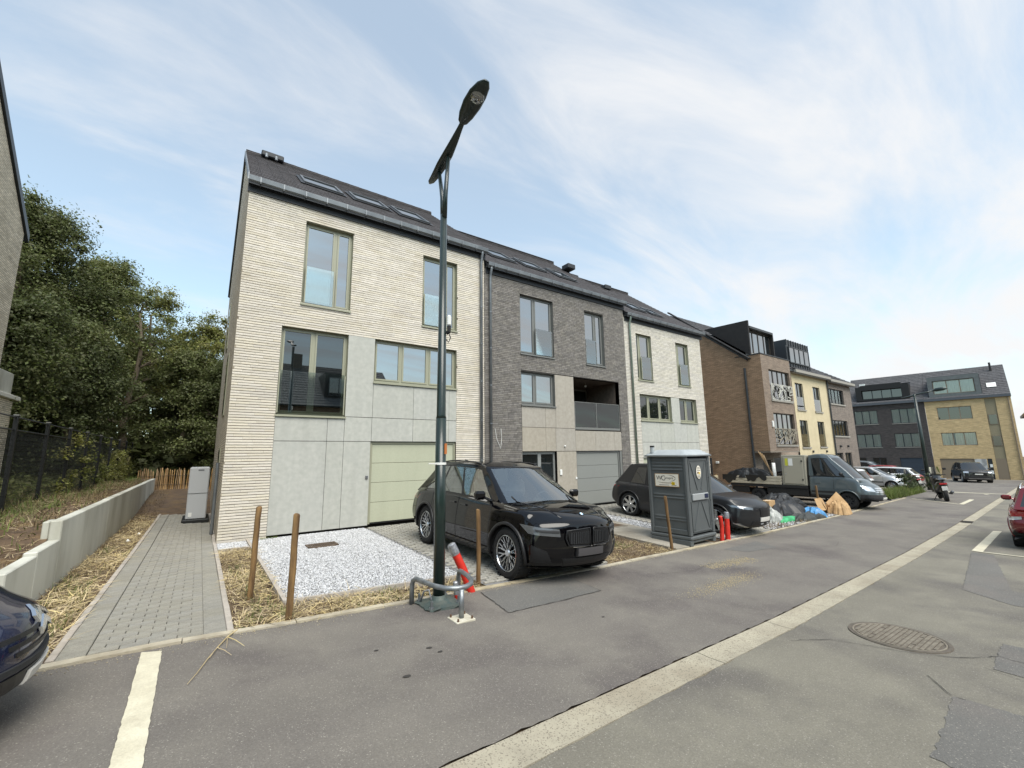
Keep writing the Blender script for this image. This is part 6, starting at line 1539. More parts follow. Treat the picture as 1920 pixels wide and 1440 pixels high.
c.front('grille', [(-.62,.86),(.62,.86),(.62,.98),(-.62,.98)], m_trim, off=.015); c.patch('headlight', [(2.3,.64,.86),(2.15,.94,.88),(2.1,.95,1.0),(2.3,.64,1.0)], (-.9,-.2,0), m_lampb, mirror=True, off=.015); c.front('number_plate', [(-.26,.72),(.26,.72),(.26,.82),(-.26,.82)], m_plate, off=.03); c.front('bumper_bar', [(-.9,.5),(.9,.5),(.9,.56),(-.9,.56)], m_clad, n=14, nv=1, off=.02); c.front('chrome_bar', [(-.7,.36),(.7,.36),(.7,.39),(-.7,.39)], m_chrome, n=14, nv=1, off=.02)
c = Car('dark_saloon', 'dark car nose peeking in above the red estate at right edge', 63.5, 3.6, PI-.3, dict(HAT, k=1.1, wkey='dks'), m_pdark, GRP)
c = Car('dark_crossover', 'dark crossover with chrome window line hidden behind the flatbed van', 26.6, 10.0, -PI/2, dict(SUV2, wkey='suv3', k=.84), m_pdark, GRP)
b = MB(); b.tube([(-1.95,.8,1.12),(-1.9,.72,1.4),(-1.3,.68,1.6)], .02, 6); b.build('chrome_line', m_chrome, c.root, world=False); b = MB(); b.tube([(-1.95,-.8,1.12),(-1.9,-.72,1.4),(-1.3,-.68,1.6)], .02, 6); b.build('chrome_line', m_chrome, c.root, world=False)

# ---------------------------------------------------------------- grey flatbed van
m_pvan = paint('van_grey', rgb(74,84,88), .35, .1)
VAN = dict(wb=3.66, W=1.98, xr=.42, xf=2.83, R=.345, rim=.21, tw=.24, bot=.33, axles=(1.83,), style='steel', spokes=9, wkey='van', r=.10, nose=.30, tailr=.0, pr=1.0, taper=.8, lip=.03, lipm=m_pvan, rprof=[(0,0),(1,0)], clad=.18, cladm=m_clad,
    botc=[(.42,.38),(2.3,.34),(2.83,.36)], fprof=[(0,-.06),(.15,.02),(.4,0),(.7,-.05),(.9,-.16),(1,-.26)],
    top=[(.42,1.36),(1.7,1.36),(2.0,1.30),(2.4,1.20),(2.83,1.02)], doors=[(.62,1.36,.78,1.05)], mirrorm=m_trim,
    gh=dict(base=(.42,2.16), top=(.42,1.18), roof=[(.42,2.30),(.8,2.36),(1.1,2.34),(1.3,2.26)], w=(.95,.80), bow=.16, pr=0, side=[(.13,.60),(.64,.80)], sz=(.06,.80), fz=(.05,.92), fy=.92, rz=(.3,.8), ry=.7, mx=1.72, pow=.95))
c = Car('flatbed_van', 'grey single-cab flatbed van with beige tool cabinet and open load bed', 23.72, 8.98, -PI/2+.03, VAN, m_pvan, 'cars parked along the street', 'van')
R_ = c.root
for k in range(3): c.front('grille_bar', [(-.52+.03*k,.72+.075*k),(.52-.03*k,.72+.075*k),(.5-.03*k,.765+.075*k),(-.5+.03*k,.765+.075*k)], m_lampb, n=10, nv=1, off=.02)
c.patch('headlight', [(2.7,.56,.74),(2.5,.9,.78),(2.3,.95,1.0),(2.6,.62,.95)], (-.8,-.35,0), m_lampb, mirror=True, off=.012, n=8)
c.front('bumper', [(-.95,.36),(.95,.36),(.95,.62),(-.95,.62)], m_clad, n=18, off=.03, thick=.06); c.front('number_plate', [(-.26,.42),(.26,.42),(.26,.52),(-.26,.52)], m_plate, off=.05)
c.side('bumper_wrap', [(2.28,.36),(2.62,.36),(2.62,.62),(2.28,.62)], m_clad, off=.02); c.side('side_strip', [(.5,.62),(1.4,.62),(1.4,.70),(.5,.70)], m_clad, n=6, nv=1, off=.012)
wv = WHEELS['van']
for sd in (1,-1): add_wheel(R_, wv, -1.83, sd*.83, .345, sd < 0)
lb = lambda n, m, *r, b=.01: MB().cbox(*r, b).build(n, m, R_, world=False)
m_alu = mat('bed_aluminium', rgb(186,178,160), rgb(168,160,142), 3, 4, rough=.6, metal=.2)
lb('chassis_rail', m_black, -3.1,.4,-.55,-.4,.42,.62); lb('chassis_rail', m_black, -3.1,.4,.4,.55,.42,.62); lb('load_bed', m_black, -3.15,.36,-1.0,1.0,.74,.86); lb('side_skirt', m_black, -3.1,-2.25,-.96,-.9,.42,.73); lb('side_skirt', m_black, -1.4,.36,-.96,-.9,.42,.73)
for sd in (1,-1):
    for k in range(3): lb('dropside_plank', m_alu, -3.15,-.72,sd*1.0-.015,sd*1.0+.015,.875+k*.13,.995+k*.13, b=.012)
for k in range(3): lb('tail_plank', m_alu, -3.17,-3.14,-.96,.96,.875+k*.13,.995+k*.13, b=.012)
m_cab = mat('cabinet_beige', rgb(150,146,132), rgb(142,138,124), 5, 4, rough=.6)
cb = lb('tool_cabinet', m_cab, -.68,.34,-.96,.96,.87,2.28, b=.025)
q = MB(); q.cbox(-.58,.24,-.985,-.962,.95,2.18,.01); q.build('cabinet_door', mat('cabinet_door', rgb(158,153,138), rough=.55), cb, world=False)
for x, z in ((.2,2.0),(.2,1.15)): MB().cbox(x-.03,x+.03,-1.01,-.986,z-.04,z+.04,.008).build('hinge', m_black, cb, world=False)
for x, z in ((-.5,1.75),(-.5,1.4)): MB().cbox(x-.02,x+.02,-1.0,-.986,z-.03,z+.03,.006).build('latch', m_steel, cb, world=False)
MB().box(-.5,-.38,-.992,-.986,1.78,2.12).build('yellow_sticker', mat('sticker_yellow', rgb(190,190,60), rough=.6), cb, world=False); MB().box(-.36,-.18,-.992,-.986,1.78,2.12).build('notice_sheet', m_white, cb, world=False)
# load: white pipes, sticks, tarpaulins over the bed
# ================================================================== STREET FURNITURE AND LOOSE THINGS
m_lampg = mat('lamp_green', rgb(22,40,36), rgb(18,33,30), 6, 3, rough=.35, coat=.3)
m_galv = mat('galvanised', rgb(150,154,156), rgb(122,126,130), 9, 4, rough=.45, metal=.7, bump=.2, bscale=90)
m_post = mat('post_wood', rgb(140,110,70), rgb(88,66,42), 9, 8, .4, .6, rough=.9, bump=1, bscale=40, stretch=(1,1,.15), stain=rgb(88,64,38), sscale=3, samt=.6)
m_duct = mat('duct_red', rgb(206,50,36), rgb(190,42,30), 8, 3, rough=.5)
m_tape = mat('duct_tape', rgb(176,178,182), rgb(140,142,148), 25, 3, rough=.35, metal=.6, bump=.6, bscale=60)

# ---------------------------------------------------------------- lamp post by the first drive
LX, LY = 2.62, 5.32; LZ = gz(LX, LY)
lp = thing('street_lamp', 'dark green street lamp with leaf-shaped head standing in front of the cream house', 'street lamp', (LX,LY,LZ), group='street lamps')
b = MB(); b.tube([(LX,LY,LZ+.03),(LX,LY,2.2)], [.076,.07], 20); b.build('lower_pole', m_lampg, lp, True)
b = MB(); b.tube([(LX,LY,2.2),(LX,LY,2.24),(LX,LY,5.2)], [.07,.062,.048], 16); b.build('upper_pole', m_lampg, lp, True)
b = MB()
b.tube([(LX,LY+.02,5.15),(LX,LY+.05,5.5),(LX,LY+.17,6.0)], [.04,.034,.028], 10); b.tube([(LX,LY-.02,5.15),(LX,LY-.05,5.5),(LX,LY-.13,6.06)], [.04,.034,.028], 10); b.build('fork', m_lampg, lp, True)
# curved arm: flat blade, tail behind the pole, head over the road
def blade(pts, name, m, n=12):
    b = MB(); vs = []
    for (y, z, w, t) in pts:
        for k in range(n):
            a = 2*PI*k/n; vs.append((LX+w*math.cos(a), y+t*.25*math.sin(a), z+t*math.sin(a)))
    m_ = len(pts); fs = [(i*n+k, i*n+(k+1)%n, (i+1)*n+(k+1)%n, (i+1)*n+k) for i in range(m_-1) for k in range(n)]
    b.add(vs, fs+[tuple(range(n-1,-1,-1)), tuple((m_-1)*n+k for k in range(n))]); return b.build(name, m, lp, True)
blade([(5.84,6.0,.015,.008),(5.78,6.0,.05,.014),(5.6,6.02,.07,.022),(5.4,6.07,.085,.03),(5.2,6.13,.08,.03),(5.0,6.22,.06,.026),(4.85,6.3,.042,.022),(4.74,6.36,.034,.02)], 'arm', m_lampg)
hd_ = blade([(4.80,6.335,.02,.012),(4.76,6.35,.07,.03),(4.66,6.39,.11,.042),(4.5,6.44,.135,.05),(4.34,6.48,.13,.046),(4.2,6.5,.095,.036),(4.12,6.505,.04,.018)], 'lamp_head', m_lampg, 16)
b = MB(); b.lathe([(.0,-.03),(.05,-.026),(.085,-.012),(.095,.0)], 20, Matrix.Translation((LX,4.36,6.435)) @ Matrix.Rotation(-.26,4,'X')); b.build('lens', clearglass('lens_glass', (.55,.57,.58), 1.5, .25), hd_, True)
b = MB(); b.lathe([(.0,.0),(.075,.0)], 16, Matrix.Translation((LX,4.36,6.44)) @ Matrix.Rotation(-.26,4,'X')); b.build('reflector', mat('reflector', rgb(150,150,150), rough=.3, metal=.8), hd_)
b = MB(); b.cbox(LX+.045,LX+.105,LY-.09,LY-.03,3.5,3.66,.02); b.build('sensor_box', m_white, lp)
b = MB(); b.tube([(LX+.075,LY-.06,3.5),(LX+.075,LY-.06,3.42),(LX+.05,LY-.03,3.4)], .03, 8); b.tube([(LX+.06,LY-.06,3.42),(LX+.09,LY-.08,3.33),(LX+.06,LY-.08,3.26),(LX+.03,LY-.06,3.3)], .008, 6); b.build('sensor_cable', m_black, lp)
b = MB(); b.box(LX+.02,LX+.055,LY-.0765,LY-.068,1.72,1.86); b.build('warning_sticker', mat('sticker_orange', rgb(176,104,52), rough=.6), lp)
b = MB(); b.lathe([(.071,.0),(.077,.0),(.077,.03),(.071,.03)], 20, Matrix.Translation((LX,LY,1.58))); b.bar((LX-.07,LY-.03,1.595),(LX-.2,LY-.06,1.60), .012); b.build('cable_tie', m_white, lp)
b = MB(); b.lathe([(.25,-.01),(.24,.03),(.17,.05),(.11,.075),(.085,.12),(.078,.12)], 4*6, Matrix.Translation((LX,LY,LZ)))
b.v = [(x+(.05*math.copysign(1,x-LX) if math.hypot(x-LX,y-LY) > .2 and abs(abs(x-LX)-abs(y-LY)) < .09 else 0), y+(.05*math.copysign(1,y-LY) if math.hypot(x-LX,y-LY) > .2 and abs(abs(x-LX)-abs(y-LY)) < .09 else 0), z) for x, y, z in b.v]
b.build('base_flange', mat('flange_iron', rgb(74,88,86), rgb(92,98,92), 12, 4, rough=.6, metal=.3, bump=.4), lp)
for sx in (-1,1):
    for sy in (-1,1):
        b = MB(); b.lathe([(.0,.1),(.016,.1),(.018,.03),(.032,.03),(.034,.0)], 8, Matrix.Translation((LX+sx*.185,LY+sy*.185,LZ+.02))); b.build('anchor_bolt', m_galv, lp)
# ---------------------------------------------------------------- far lamp
fx, fy_ = 41.5, 8.1; fz_ = gz(fx,fy_)-.02
fl = thing('street_lamp', 'distant dark street lamp rising in front of the dark brick house', 'street lamp', (fx,fy_,fz_), group='street lamps')
b = MB(); b.tube([(fx,fy_,fz_),(fx,fy_,5.6)], [.14,.08], 12); b.build('pole', m_lampg, fl, True)
b = MB(); b.tube([(fx,fy_+.75,5.38),(fx,fy_+.3,5.45),(fx,fy_-.3,5.6),(fx,fy_-1.0,5.72)], [.03,.06,.05,.04], 8); b.build('arm', m_lampg, fl, True)
b = MB(); b.tube([(fx,fy_-.95,5.71),(fx,fy_-1.15,5.76),(fx,fy_-1.5,5.8),(fx,fy_-1.75,5.8)], [.04,.13,.13,.03], 10); b.build('lamp_head', m_lampg, fl, True)

# ---------------------------------------------------------------- tubular guard round the lamp foot
gr_ = thing('tubular_guard', 'bent galvanised tube guard around the foot of the near street lamp', 'guard rail', (2.6,5.0,G(2.6)))
def arc(c, r, a0, a1, z, n=6): return [(c[0]+r*math.cos(a0+(a1-a0)*i/n), c[1]+r*math.sin(a0+(a1-a0)*i/n), z) for i in range(n+1)]
zt_ = .165
pts = [(2.33,5.5,G(2.3)-.02),(2.33,5.5,.08),(2.335,5.48,.13),(2.35,5.43,.16)]
pts += [(2.37,5.2,zt_),(2.40,4.98,zt_),(2.46,4.83,zt_),(2.56,4.74,zt_),(2.68,4.73,zt_),(2.79,4.80,zt_),(2.87,4.93,zt_),(2.93,5.12,zt_),(2.965,5.32,zt_)]
pts += [(2.98,5.42,.16),(2.985,5.46,.13),(2.99,5.48,.08),(2.99,5.48,G(3)-.02)]
b = MB(); b.tube(pts, .03, 12); b.build('hoop', m_galv, gr_, True)
b = MB(); b.tube([(2.605,4.70,zt_-.01),(2.605,4.70,G(2.6)+.01)], .03, 12); b.build('leg', m_galv, gr_, True)
b = MB(); b.cbox(2.485,2.725,4.58,4.82,G(2.6)-.01,G(2.6)+.016,.004); b.build('base_plate', mat('plate_cream', rgb(206,202,186), rgb(180,174,156), 9, 4, rough=.7), gr_)
for sx in (-.09,.09):
    for sy in (-.09,.09): 
        b = MB(); b.lathe([(0,.03),(.012,.03),(.014,0)], 6, Matrix.Translation((2.605+sx,4.70+sy,G(2.6)+.014))); b.build('bolt', mat('rust', rgb(88,66,48), rough=.9), gr_)
# ---------------------------------------------------------------- wooden stakes
def stake(p0, p1, r, lab):
    p0, p1 = Vector(p0), Vector(p1); b = MB(); n = 8; d = p1-p0
    pts = [p0+d*i/n+Vector((random.uniform(-.004,.004),random.uniform(-.004,.004),0)) for i in range(n+1)]; t = p1+d.normalized()*.012
    b.tube(pts+[t], [r*random.uniform(.97,1.03) for _ in pts]+[r*.75], 10)
    o = b.build('wooden_stake', m_post, None, True); tag(o, lab, 'stake', 'wooden stakes along the plots'); return o
stake((.665,6.82,-.2),(.69,6.80,1.05), .036, 'wooden stake in the straw nearest the cream brick corner')
stake((.935,5.62,-.2),(.955,5.60,1.05), .036, 'wooden stake at the front corner of the white gravel, beside the kerb')
stake((3.56,5.9,-.35),(3.56,5.9,.86), .034, 'wooden stake right beside the black SUV front wheel')
stake((8.70,6.10,-.6),(8.60,6.12,.72), .034, 'leaning grey-brown stake in front of the portable toilet')
stake((19.82,7.15,-.85),(19.86,7.2,.32), .04, 'wooden stake among the rubbish near the flatbed van')
# ---------------------------------------------------------------- red cable ducts
def duct(pts, r, lab, tape=None, grp='red cable ducts'):
    t = thing('cable_duct', lab, 'duct', pts[0], group=grp)
    b = MB(); P = []
    for i in range(len(pts)-1):
        for k in range(14):
            q = k/14; P.append(tuple(Vector(pts[i])*(1-q)+Vector(pts[i+1])*q))
    P.append(pts[-1]); b.tube(P, [r*(1+.04*(i % 2)) for i in range(len(P))], 14); b.build('corrugated_tube', m_duct, t, True)
    if tape:
        d = (Vector(pts[-1])-Vector(pts[-2])).normalized(); a = Vector(pts[-1]); b = MB(); b.tube([a-d*.05,a-d*.01,a+d*.05,a+d*.1,a+d*.115], [r*1.06,r*1.12,r*1.08,r*1.02,r*.7], 12); b.build('tape_cap', m_tape, t)
duct([(3.30,5.62,-.28),(3.16,5.66,.1),(3.04,5.7,.36)], .058, 'thick red cable duct leaning with a silver taped end behind the lamp', True)
duct([(2.93,5.36,-.3),(2.90,5.37,-.06)], .035, 'short red duct stub with silver tape at the lamp foot', True)
duct([(10.93,6.2,-.62),(10.98,6.2,-.2),(10.94,6.2,.07)], .05, 'shorter plain red duct standing beside the portable toilet')
duct([(11.20,6.19,-.65),(11.23,6.19,.04)], .062, 'taller red duct with grey taped top beside the portable toilet', True)
b = MB(); b.tube([(2.42,5.45,-.15),(2.45,5.4,.0),(2.5,5.36,.02),(2.52,5.3,-.13)], .012, 6); o = b.build('bent_cable', mat('cable_grey', rgb(120,122,126), rough=.5), None, True); tag(o, 'grey bent cable end poking from the soil at the lamp foot', 'cable')
# ---------------------------------------------------------------- portable toilet
pt0 = thing('portable_toilet', 'dark grey portable toilet cabin with white roof and company stickers', 'portable toilet', (9.9,6.6,Lz(9.9,6.6)+.02), Matrix.Rotation(.03,4,'Z'), None)
m_pt = mat('toilet_grey', rgb(88,92,93), rgb(82,86,87), 3, 4, rough=.55, bump=.08, bscale=120, stain=rgb(96,98,98), sscale=1.5, samt=.4)
m_ptr = mat('toilet_roof', rgb(182,188,190), rgb(170,176,179), 4, 3, rough=.45, trans=.15)
tb = lambda n, m, *r, b=.012, p=None: MB().cbox(*r, b).build(n, m, p or pt0, world=False)
w2, d2, H = .53, .53, 2.06
for sx in (-1,1): tb('skid', m_pt, sx*.5-.06,sx*.5+.06,-.54,.54,-.02,.12, b=.02)
tb('skid', m_pt, -.44,.44,-.52,-.44,.05,.12, b=.015)
tb('floor_pan', m_pt, -.56,.56,-.56,.56,.12,.20, b=.02)
for sx in (-1,1):
    for sy in (-1,1): tb('corner_post', m_pt, sx*.5-.045,sx*.5+.045,sy*.5-.045,sy*.5+.045,.2,H, b=.02)
def side_wall(axis, sgn, label=None):
    """moulded wall with louvres and stiffening ribs"""
    b = MB(); n = 60
    def rel(z):
        o_ = 0
        for zc in (1.96,1.88,1.80,1.72): o_ = max(o_, .022*max(0,1-abs(z-zc)/.028))
        for zc in (1.12,1.05): o_ = max(o_, .024*max(0,1-abs(z-zc)/.03))
        for zc in (.60,.54): o_ = max(o_, .02*max(0,1-abs(z-zc)/.03))
        return o_
    def P(u, v):
        z = .2+(H-.2)*v; t = -.455+.91*u; e = min(1, min(u,1-u)*9); o_ = rel(z)*e
        return (sgn*(.50+o_), t, z) if axis == 'x' else (t, sgn*(.50+o_), z)
    b.grid(P, 24, 120); return b.build('side_panel', m_pt, pt0, True, world=False)
side_wall('x',-1); side_wall('x',1); side_wall('y',1)
tb('kick_rail', m_pt, -.535,-.49,-.45,.45,.22,.34); tb('kick_rail', m_pt, -.45,.45,.49,.535,.22,.34)
dr = tb('door', m_pt, -.45,.45,-.515,-.48,.24,2.0, b=.015)
b = MB()
for a, c in (((-.4,.3),(-.4,.98)),((.4,.3),(.4,.98)),((-.4,1.2),(-.4,1.95)),((.4,1.2),(.4,1.95)),((-.4,1.95),(.4,1.95)),((-.4,.3),(.4,.3)),((-.33,1.9),(-.08,1.25)),((.33,1.9),(.08,1.25)),((-.33,.34),(-.06,.95)),((.33,.34),(.06,.95))):
    b.bar((a[0],-.522,a[1]), (c[0],-.522,c[1]), .03, .02, (0,1,0))
b.build('door_ribs', m_pt, dr, world=False)
tb('door_handle', mat('handle_grey', rgb(150,153,154), rough=.5), -.36,.34,-.56,-.515,1.0,1.16, b=.015, p=dr); tb('lock', mat('lock_blue', rgb(24,34,62), rough=.4), .14,.3,-.572,-.56,1.04,1.14, b=.004, p=dr)
for z in (.45,.95,1.5,1.85): tb('hinge', m_trim, -.47,-.44,-.53,-.515,z,z+.04, b=.004, p=dr); tb('hinge', m_trim, .44,.47,-.53,-.515,z,z+.04, b=.004, p=dr)
b = MB(); hgt = curve([(0,.13),(.5,.12),(.85,.09),(1,.03)])
b.grid(lambda u, v: (-.58+1.16*u, -.58+1.16*v, H+.02+.13*min(1,6*min(u,1-u,v,1-v))), 20, 20); b.add([(-.58,-.58,H-.02),(.58,-.58,H-.02),(.58,.58,H-.02),(-.58,.58,H-.02),(-.58,-.58,H+.02),(.58,-.58,H+.02),(.58,.58,H+.02),(-.58,.58,H+.02)], [(0,1,5,4),(1,2,6,5),(2,3,7,6),(3,0,4,7),(3,2,1,0)]); b.build('roof', m_ptr, pt0, True, world=False)
b = MB(); b.tube([(-.48,.40,H+.08),(-.48,.40,H+.24)], .05, 12); b.build('vent_pipe', m_ptr, pt0, world=False); b = MB(); b.tube([(-.48,.40,H+.22),(-.48,.40,H+.26)], .056, 12); b.build('vent_cap', m_black, pt0, world=False)
def text(body, size, M, m, parent, ext=.0015):
    c_ = bpy.data.curves.new('lettering', 'FONT'); c_.body = body; c_.size = size; c_.extrude = ext; c_.align_x = 'LEFT'
    c_.materials.append(m); t_ = bpy.data.objects.new('lettering', c_); COL.objects.link(t_)
    me = bpy.data.meshes.new_from_object(t_); bpy.data.objects.remove(t_); o = bpy.data.objects.new('lettering', me); COL.objects.link(o); o.parent = parent; o.matrix_local = M; return o
# side sticker: "WC propre" with swoosh and yellow flower
st = MB(); st.box(-.545,-.54,-.32,.32,1.33,1.62); stk = st.build('side_sticker', mat('sticker_cream', rgb(226,220,206), rough=.5), pt0, world=False)
b = MB()
for r_ in ((-.33,.33,1.315,1.33),(-.33,.33,1.62,1.635)): b.box(-.5455,-.54,r_[0],r_[1],r_[2],r_[3])
b.box(-.5455,-.54,-.335,-.32,1.33,1.62); b.box(-.5455,-.54,.32,.335,1.33,1.62); b.build('sticker_border', mat('sticker_brown', rgb(150,120,84), rough=.5), stk, world=False)
Ms = lambda y, z: Matrix(((0,0,-1,-.5455),(-1,0,0,y),(0,1,0,z),(0,0,0,1)))
m_ink = mat('ink', rgb(70,62,56), rough=.6)
text('W', .15, Ms(.29,1.475), m_ink, stk); text('C', .17, Ms(.155,1.465), m_ink, stk); text('propre', .085, Ms(.06,1.50), m_ink, stk)
def swoosh(P, w, m):
    b = MB(); n = len(P)
    for i, (y, z) in enumerate(P):
        q = w*math.sin(PI*(i+.3)/(n)); b.v += [(-.5465,y,z+q),(-.5465,y,z-q)]
    b.f = [(2*i,2*i+1,2*i+3,2*i+2) for i in range(n-1)]; b.build('swoosh', m, stk, world=False)
swoosh([(.06-.3*math.sin(t),1.52+.085*math.cos(t)) for t in np.linspace(.3,2.6,18)], .009, m_ink)
swoosh([(.27-.5*t,1.425-.02*math.sin(t*PI)) for t in np.linspace(0,1,14)], .007, mat('ink_brown', rgb(120,96,70), rough=.6))
for k in range(5):
    a = 2*PI*k/5; b = MB(); b.add([(-.5468,-.17+.028*math.cos(a)+.03*math.cos(t),1.40+.022*math.sin(a)+.022*math.sin(t)) for t in np.linspace(0,2*PI,9)[:-1]], [tuple(range(7,-1,-1))]); b.build('flower_petal', mat('petal_yellow', rgb(222,190,40), rough=.5), stk, world=False)
b = MB(); b.box(-.5462,-.545,-.06,.22,1.352,1.362); b.box(-.5462,-.545,-.26,-.12,1.352,1.362); b.build('small_print', m_ink, stk, world=False)
b = MB(); b.add([(.0+.105*math.cos(t),-.536,1.66+.16*math.sin(t)) for t in np.linspace(0,2*PI,25)[:-1]], [tuple(range(24))]); ds = b.build('door_sticker', MATS['sticker_cream'], pt0, world=False)
b = MB()
for k, (z, w) in enumerate(((1.76,.05),(1.73,.07),(1.69,.075),(1.585,.07),(1.555,.06),(1.53,.045))): b.box(-w,w,-.538,-.537,z,z+.012)
b.build('small_print', m_ink, ds, world=False)
b = MB(); b.box(-.07,.0,-.5385,-.537,1.625,1.665); b.build('brown_mark', MATS['ink_brown'], ds, world=False); b = MB(); b.box(.0,.06,-.5385,-.537,1.615,1.655); b.build('yellow_mark', MATS['petal_yellow'], ds, world=False)
# ---------------------------------------------------------------- scooter in the bay
m_sc = mat('scooter_black', rgb(24,25,28), rough=.3, coat=.6); m_scg = mat('scooter_grey', rgb(96,98,102), rough=.4)
def scooter(x, y, h, label, k=1.0):
    R_ = Matrix.Rotation(h,4,'Z') @ Matrix.Rotation(-.10,4,'X') @ Matrix.Scale(k,4)
    s_ = thing('scooter', label, 'scooter', (x,y,gz(x,y)), R_, 'two-wheelers by the kerb')
    def loft(name, m, secs, n=14):         # secs: (x, zc, half width, half height)
        b = MB(); vs = []
        for (X, z, w, hh) in secs:
            for q in range(n):
                a = 2*PI*q/n; c_, t_ = math.cos(a), math.sin(a); vs.append((X, w*math.copysign(abs(c_)**.7,c_), z+hh*math.copysign(abs(t_)**.7,t_)))
        m_ = len(secs); b.add(vs, [(i*n+q,i*n+(q+1)%n,(i+1)*n+(q+1)%n,(i+1)*n+q) for i in range(m_-1) for q in range(n)]+[tuple(range(n)),tuple((m_-1)*n+q for q in range(n-1,-1,-1))]); return b.build(name, m, s_, True, world=False)
    Mw = Matrix.Rotation(PI/2,4,'X')
    for X, r_ in ((-.72,.27),(.78,.28)):
        b = MB(); b.lathe([(r_-.09,-.05),(r_-.02,-.065),(r_,-.03),(r_,.03),(r_-.02,.065),(r_-.09,.05)], 28, Matrix.Translation((X,0,r_)) @ Mw); w_ = b.build('wheel', m_tyre, s_, world=False)
        b = MB(); b.lathe([(.0,-.03),(r_-.09,-.045),(r_-.09,.045),(.0,.03)], 20, Matrix.Translation((X,0,r_)) @ Mw); b.build('rim', m_scg, w_, world=False)
    loft('rear_body', m_sc, [(-1.02,.80,.03,.04),(-.95,.78,.12,.08),(-.7,.70,.18,.16),(-.3,.60,.2,.2),(.1,.48,.2,.16)])
    loft('seat', m_black, [(-.85,.90,.08,.03),(-.6,.92,.15,.06),(-.3,.86,.17,.07),(.0,.80,.15,.06),(.15,.76,.1,.04)])
    loft('footboard', m_sc, [(.0,.34,.2,.08),(.3,.30,.2,.07),(.55,.4,.2,.12)]); loft('front_shield', m_sc, [(.42,.62,.2,.3),(.58,.72,.22,.34),(.72,.72,.16,.26),(.86,.66,.06,.1)])
    loft('front_mudguard', m_sc, [(.55,.5,.07,.05),(.78,.57,.08,.04),(1.02,.46,.06,.05)])
    b = MB(); b.grid(lambda u, v: (.55-.16*v-.10*(2*u-1)**2, (.2-.05*v)*(2*u-1), 1.0+.42*v), 10, 6); b.build('windscreen', clearglass('scooter_screen', (.6,.64,.66), 1.5, .15), s_, True, world=False)
    b = MB(); b.tube([(.42,-.34,1.05),(.46,-.15,1.06),(.47,.15,1.06),(.42,.34,1.05)], .02, 8); b.build('handlebar', m_black, s_, True, world=False)
    for sd in (1,-1):
        b = MB(); b.tube([(.47,sd*.25,1.06),(.5,sd*.32,1.28)], .008, 5); b.cbox(-.03,.03,-.06,.06,-.045,.045,.02, Matrix.Translation((.5,sd*.36,1.3))); b.build('mirror', m_black, s_, world=False)
    b = MB(); b.cbox(-1.045,-1.02,-.12,.12,.72,.79,.02); b.build('tail_light', m_red, s_, world=False)
    b = MB(); b.cbox(-1.12,-1.1,-.09,.09,.48,.66,.006); b.build('number_plate', m_plate, s_, world=False); b = MB(); b.bar((-1.0,0,.72),(-1.12,0,.48), .1, .015); b.build('plate_bracket', m_black, s_, world=False)
    b = MB(); b.tube([(-.2,-.2,.3),(-.6,-.22,.33),(-.95,-.22,.42)], [.03,.055,.055], 10); b.build('exhaust', m_scg, s_, True, world=False)
    b = MB(); b.tube([(-.9,.16,.97),(-1.02,.1,.96),(-1.02,-.1,.96),(-.9,-.16,.97)], .014, 6); b.build('grab_rail', m_chrome, s_, world=False)
    b = MB(); b.tube([(-.1,.16,.3),(-.02,.32,.01)], .014, 6); b.build('side_stand', m_black, s_, world=False)
    return s_
scooter(31.9, 5.75, .30, 'black maxi scooter with windscreen parked in the white-lined bay', 1.2)
scooter(41.3, 8.9, .6, 'dark motor scooter standing behind the weeds beside the far lamp', 1.0)
# ---------------------------------------------------------------- load on the flatbed and the rubbish heap
m_tarp = mat('tarp_black', rgb(30,31,33), rgb(22,23,25), 5, 3, rough=.45, bump=.6, bscale=14)
def crumple(name, m, c, sx, sy, h, seed, label, cat, n=26, spiky=1.0, grp=None, zf=None):
    """heap of folded sheet: a closed crumpled skin resting on the ground"""
    r = np.random.default_rng(seed); b = MB(); K = [(r.uniform(-6,6), r.uniform(-6,6), r.uniform(0,6.3), r.uniform(.3,1)) for _ in range(9)]
    zf = zf or gz
    def P(u, v):
        a, q = 2*u-1, 2*v-1; e = max(0, 1-max(abs(a),abs(q))**2.2)
        z = sum(abs(math.sin(k[0]*a+k[1]*q+k[2]))*k[3] for k in K)/4.2*spiky
        rr_ = 1+.14*math.sin(5*math.atan2(q,a)+seed)+.09*math.sin(11*math.atan2(q,a))
        x, y = c[0]+sx*a*rr_, c[1]+sy*q*rr_
        return (x, y, zf(x,y)+.012+h*e**.6*(.35+.65*z))
    b.grid(P, n, n); o = b.build(name, m, None, False); tag(o, label, cat, grp); return o
RG = 'building rubbish by the van'
crumple('plastic_sheet', m_tarp, (17.6,7.7), 1.3, .8, .55, 3, 'heap of black plastic sheeting between matt black SUV and the van', 'plastic sheet', grp=RG)
crumple('plastic_sheet', m_tarp, (19.2,8.3), .9, .7, .75, 5, 'black plastic sheet draped highest, in front of the flatbed van side', 'plastic sheet', grp=RG)
crumple('rubbish_bag', mat('bag_blue', rgb(70,140,190), rgb(54,118,168), 6, 3, rough=.35, bump=.5, bscale=20), (18.55,6.95), .55, .32, .42, 8, 'light blue plastic rubbish bag lying on the heap', 'bag', 18, .8, RG)
crumple('rubbish_bag', mat('bag_clear', rgb(176,178,172), rgb(140,142,138), 5, 3, rough=.3, bump=.6, bscale=20), (15.9,7.3), .5, .38, .42, 9, 'crumpled greyish transparent plastic bag beside the matt black SUV bonnet', 'bag', 18, .9, RG)
crumple('rubbish_bag', m_white, (17.9,7.2), .25, .2, .25, 12, 'small white plastic bag between the green sheet and blue bag', 'bag', 14, .8, RG)
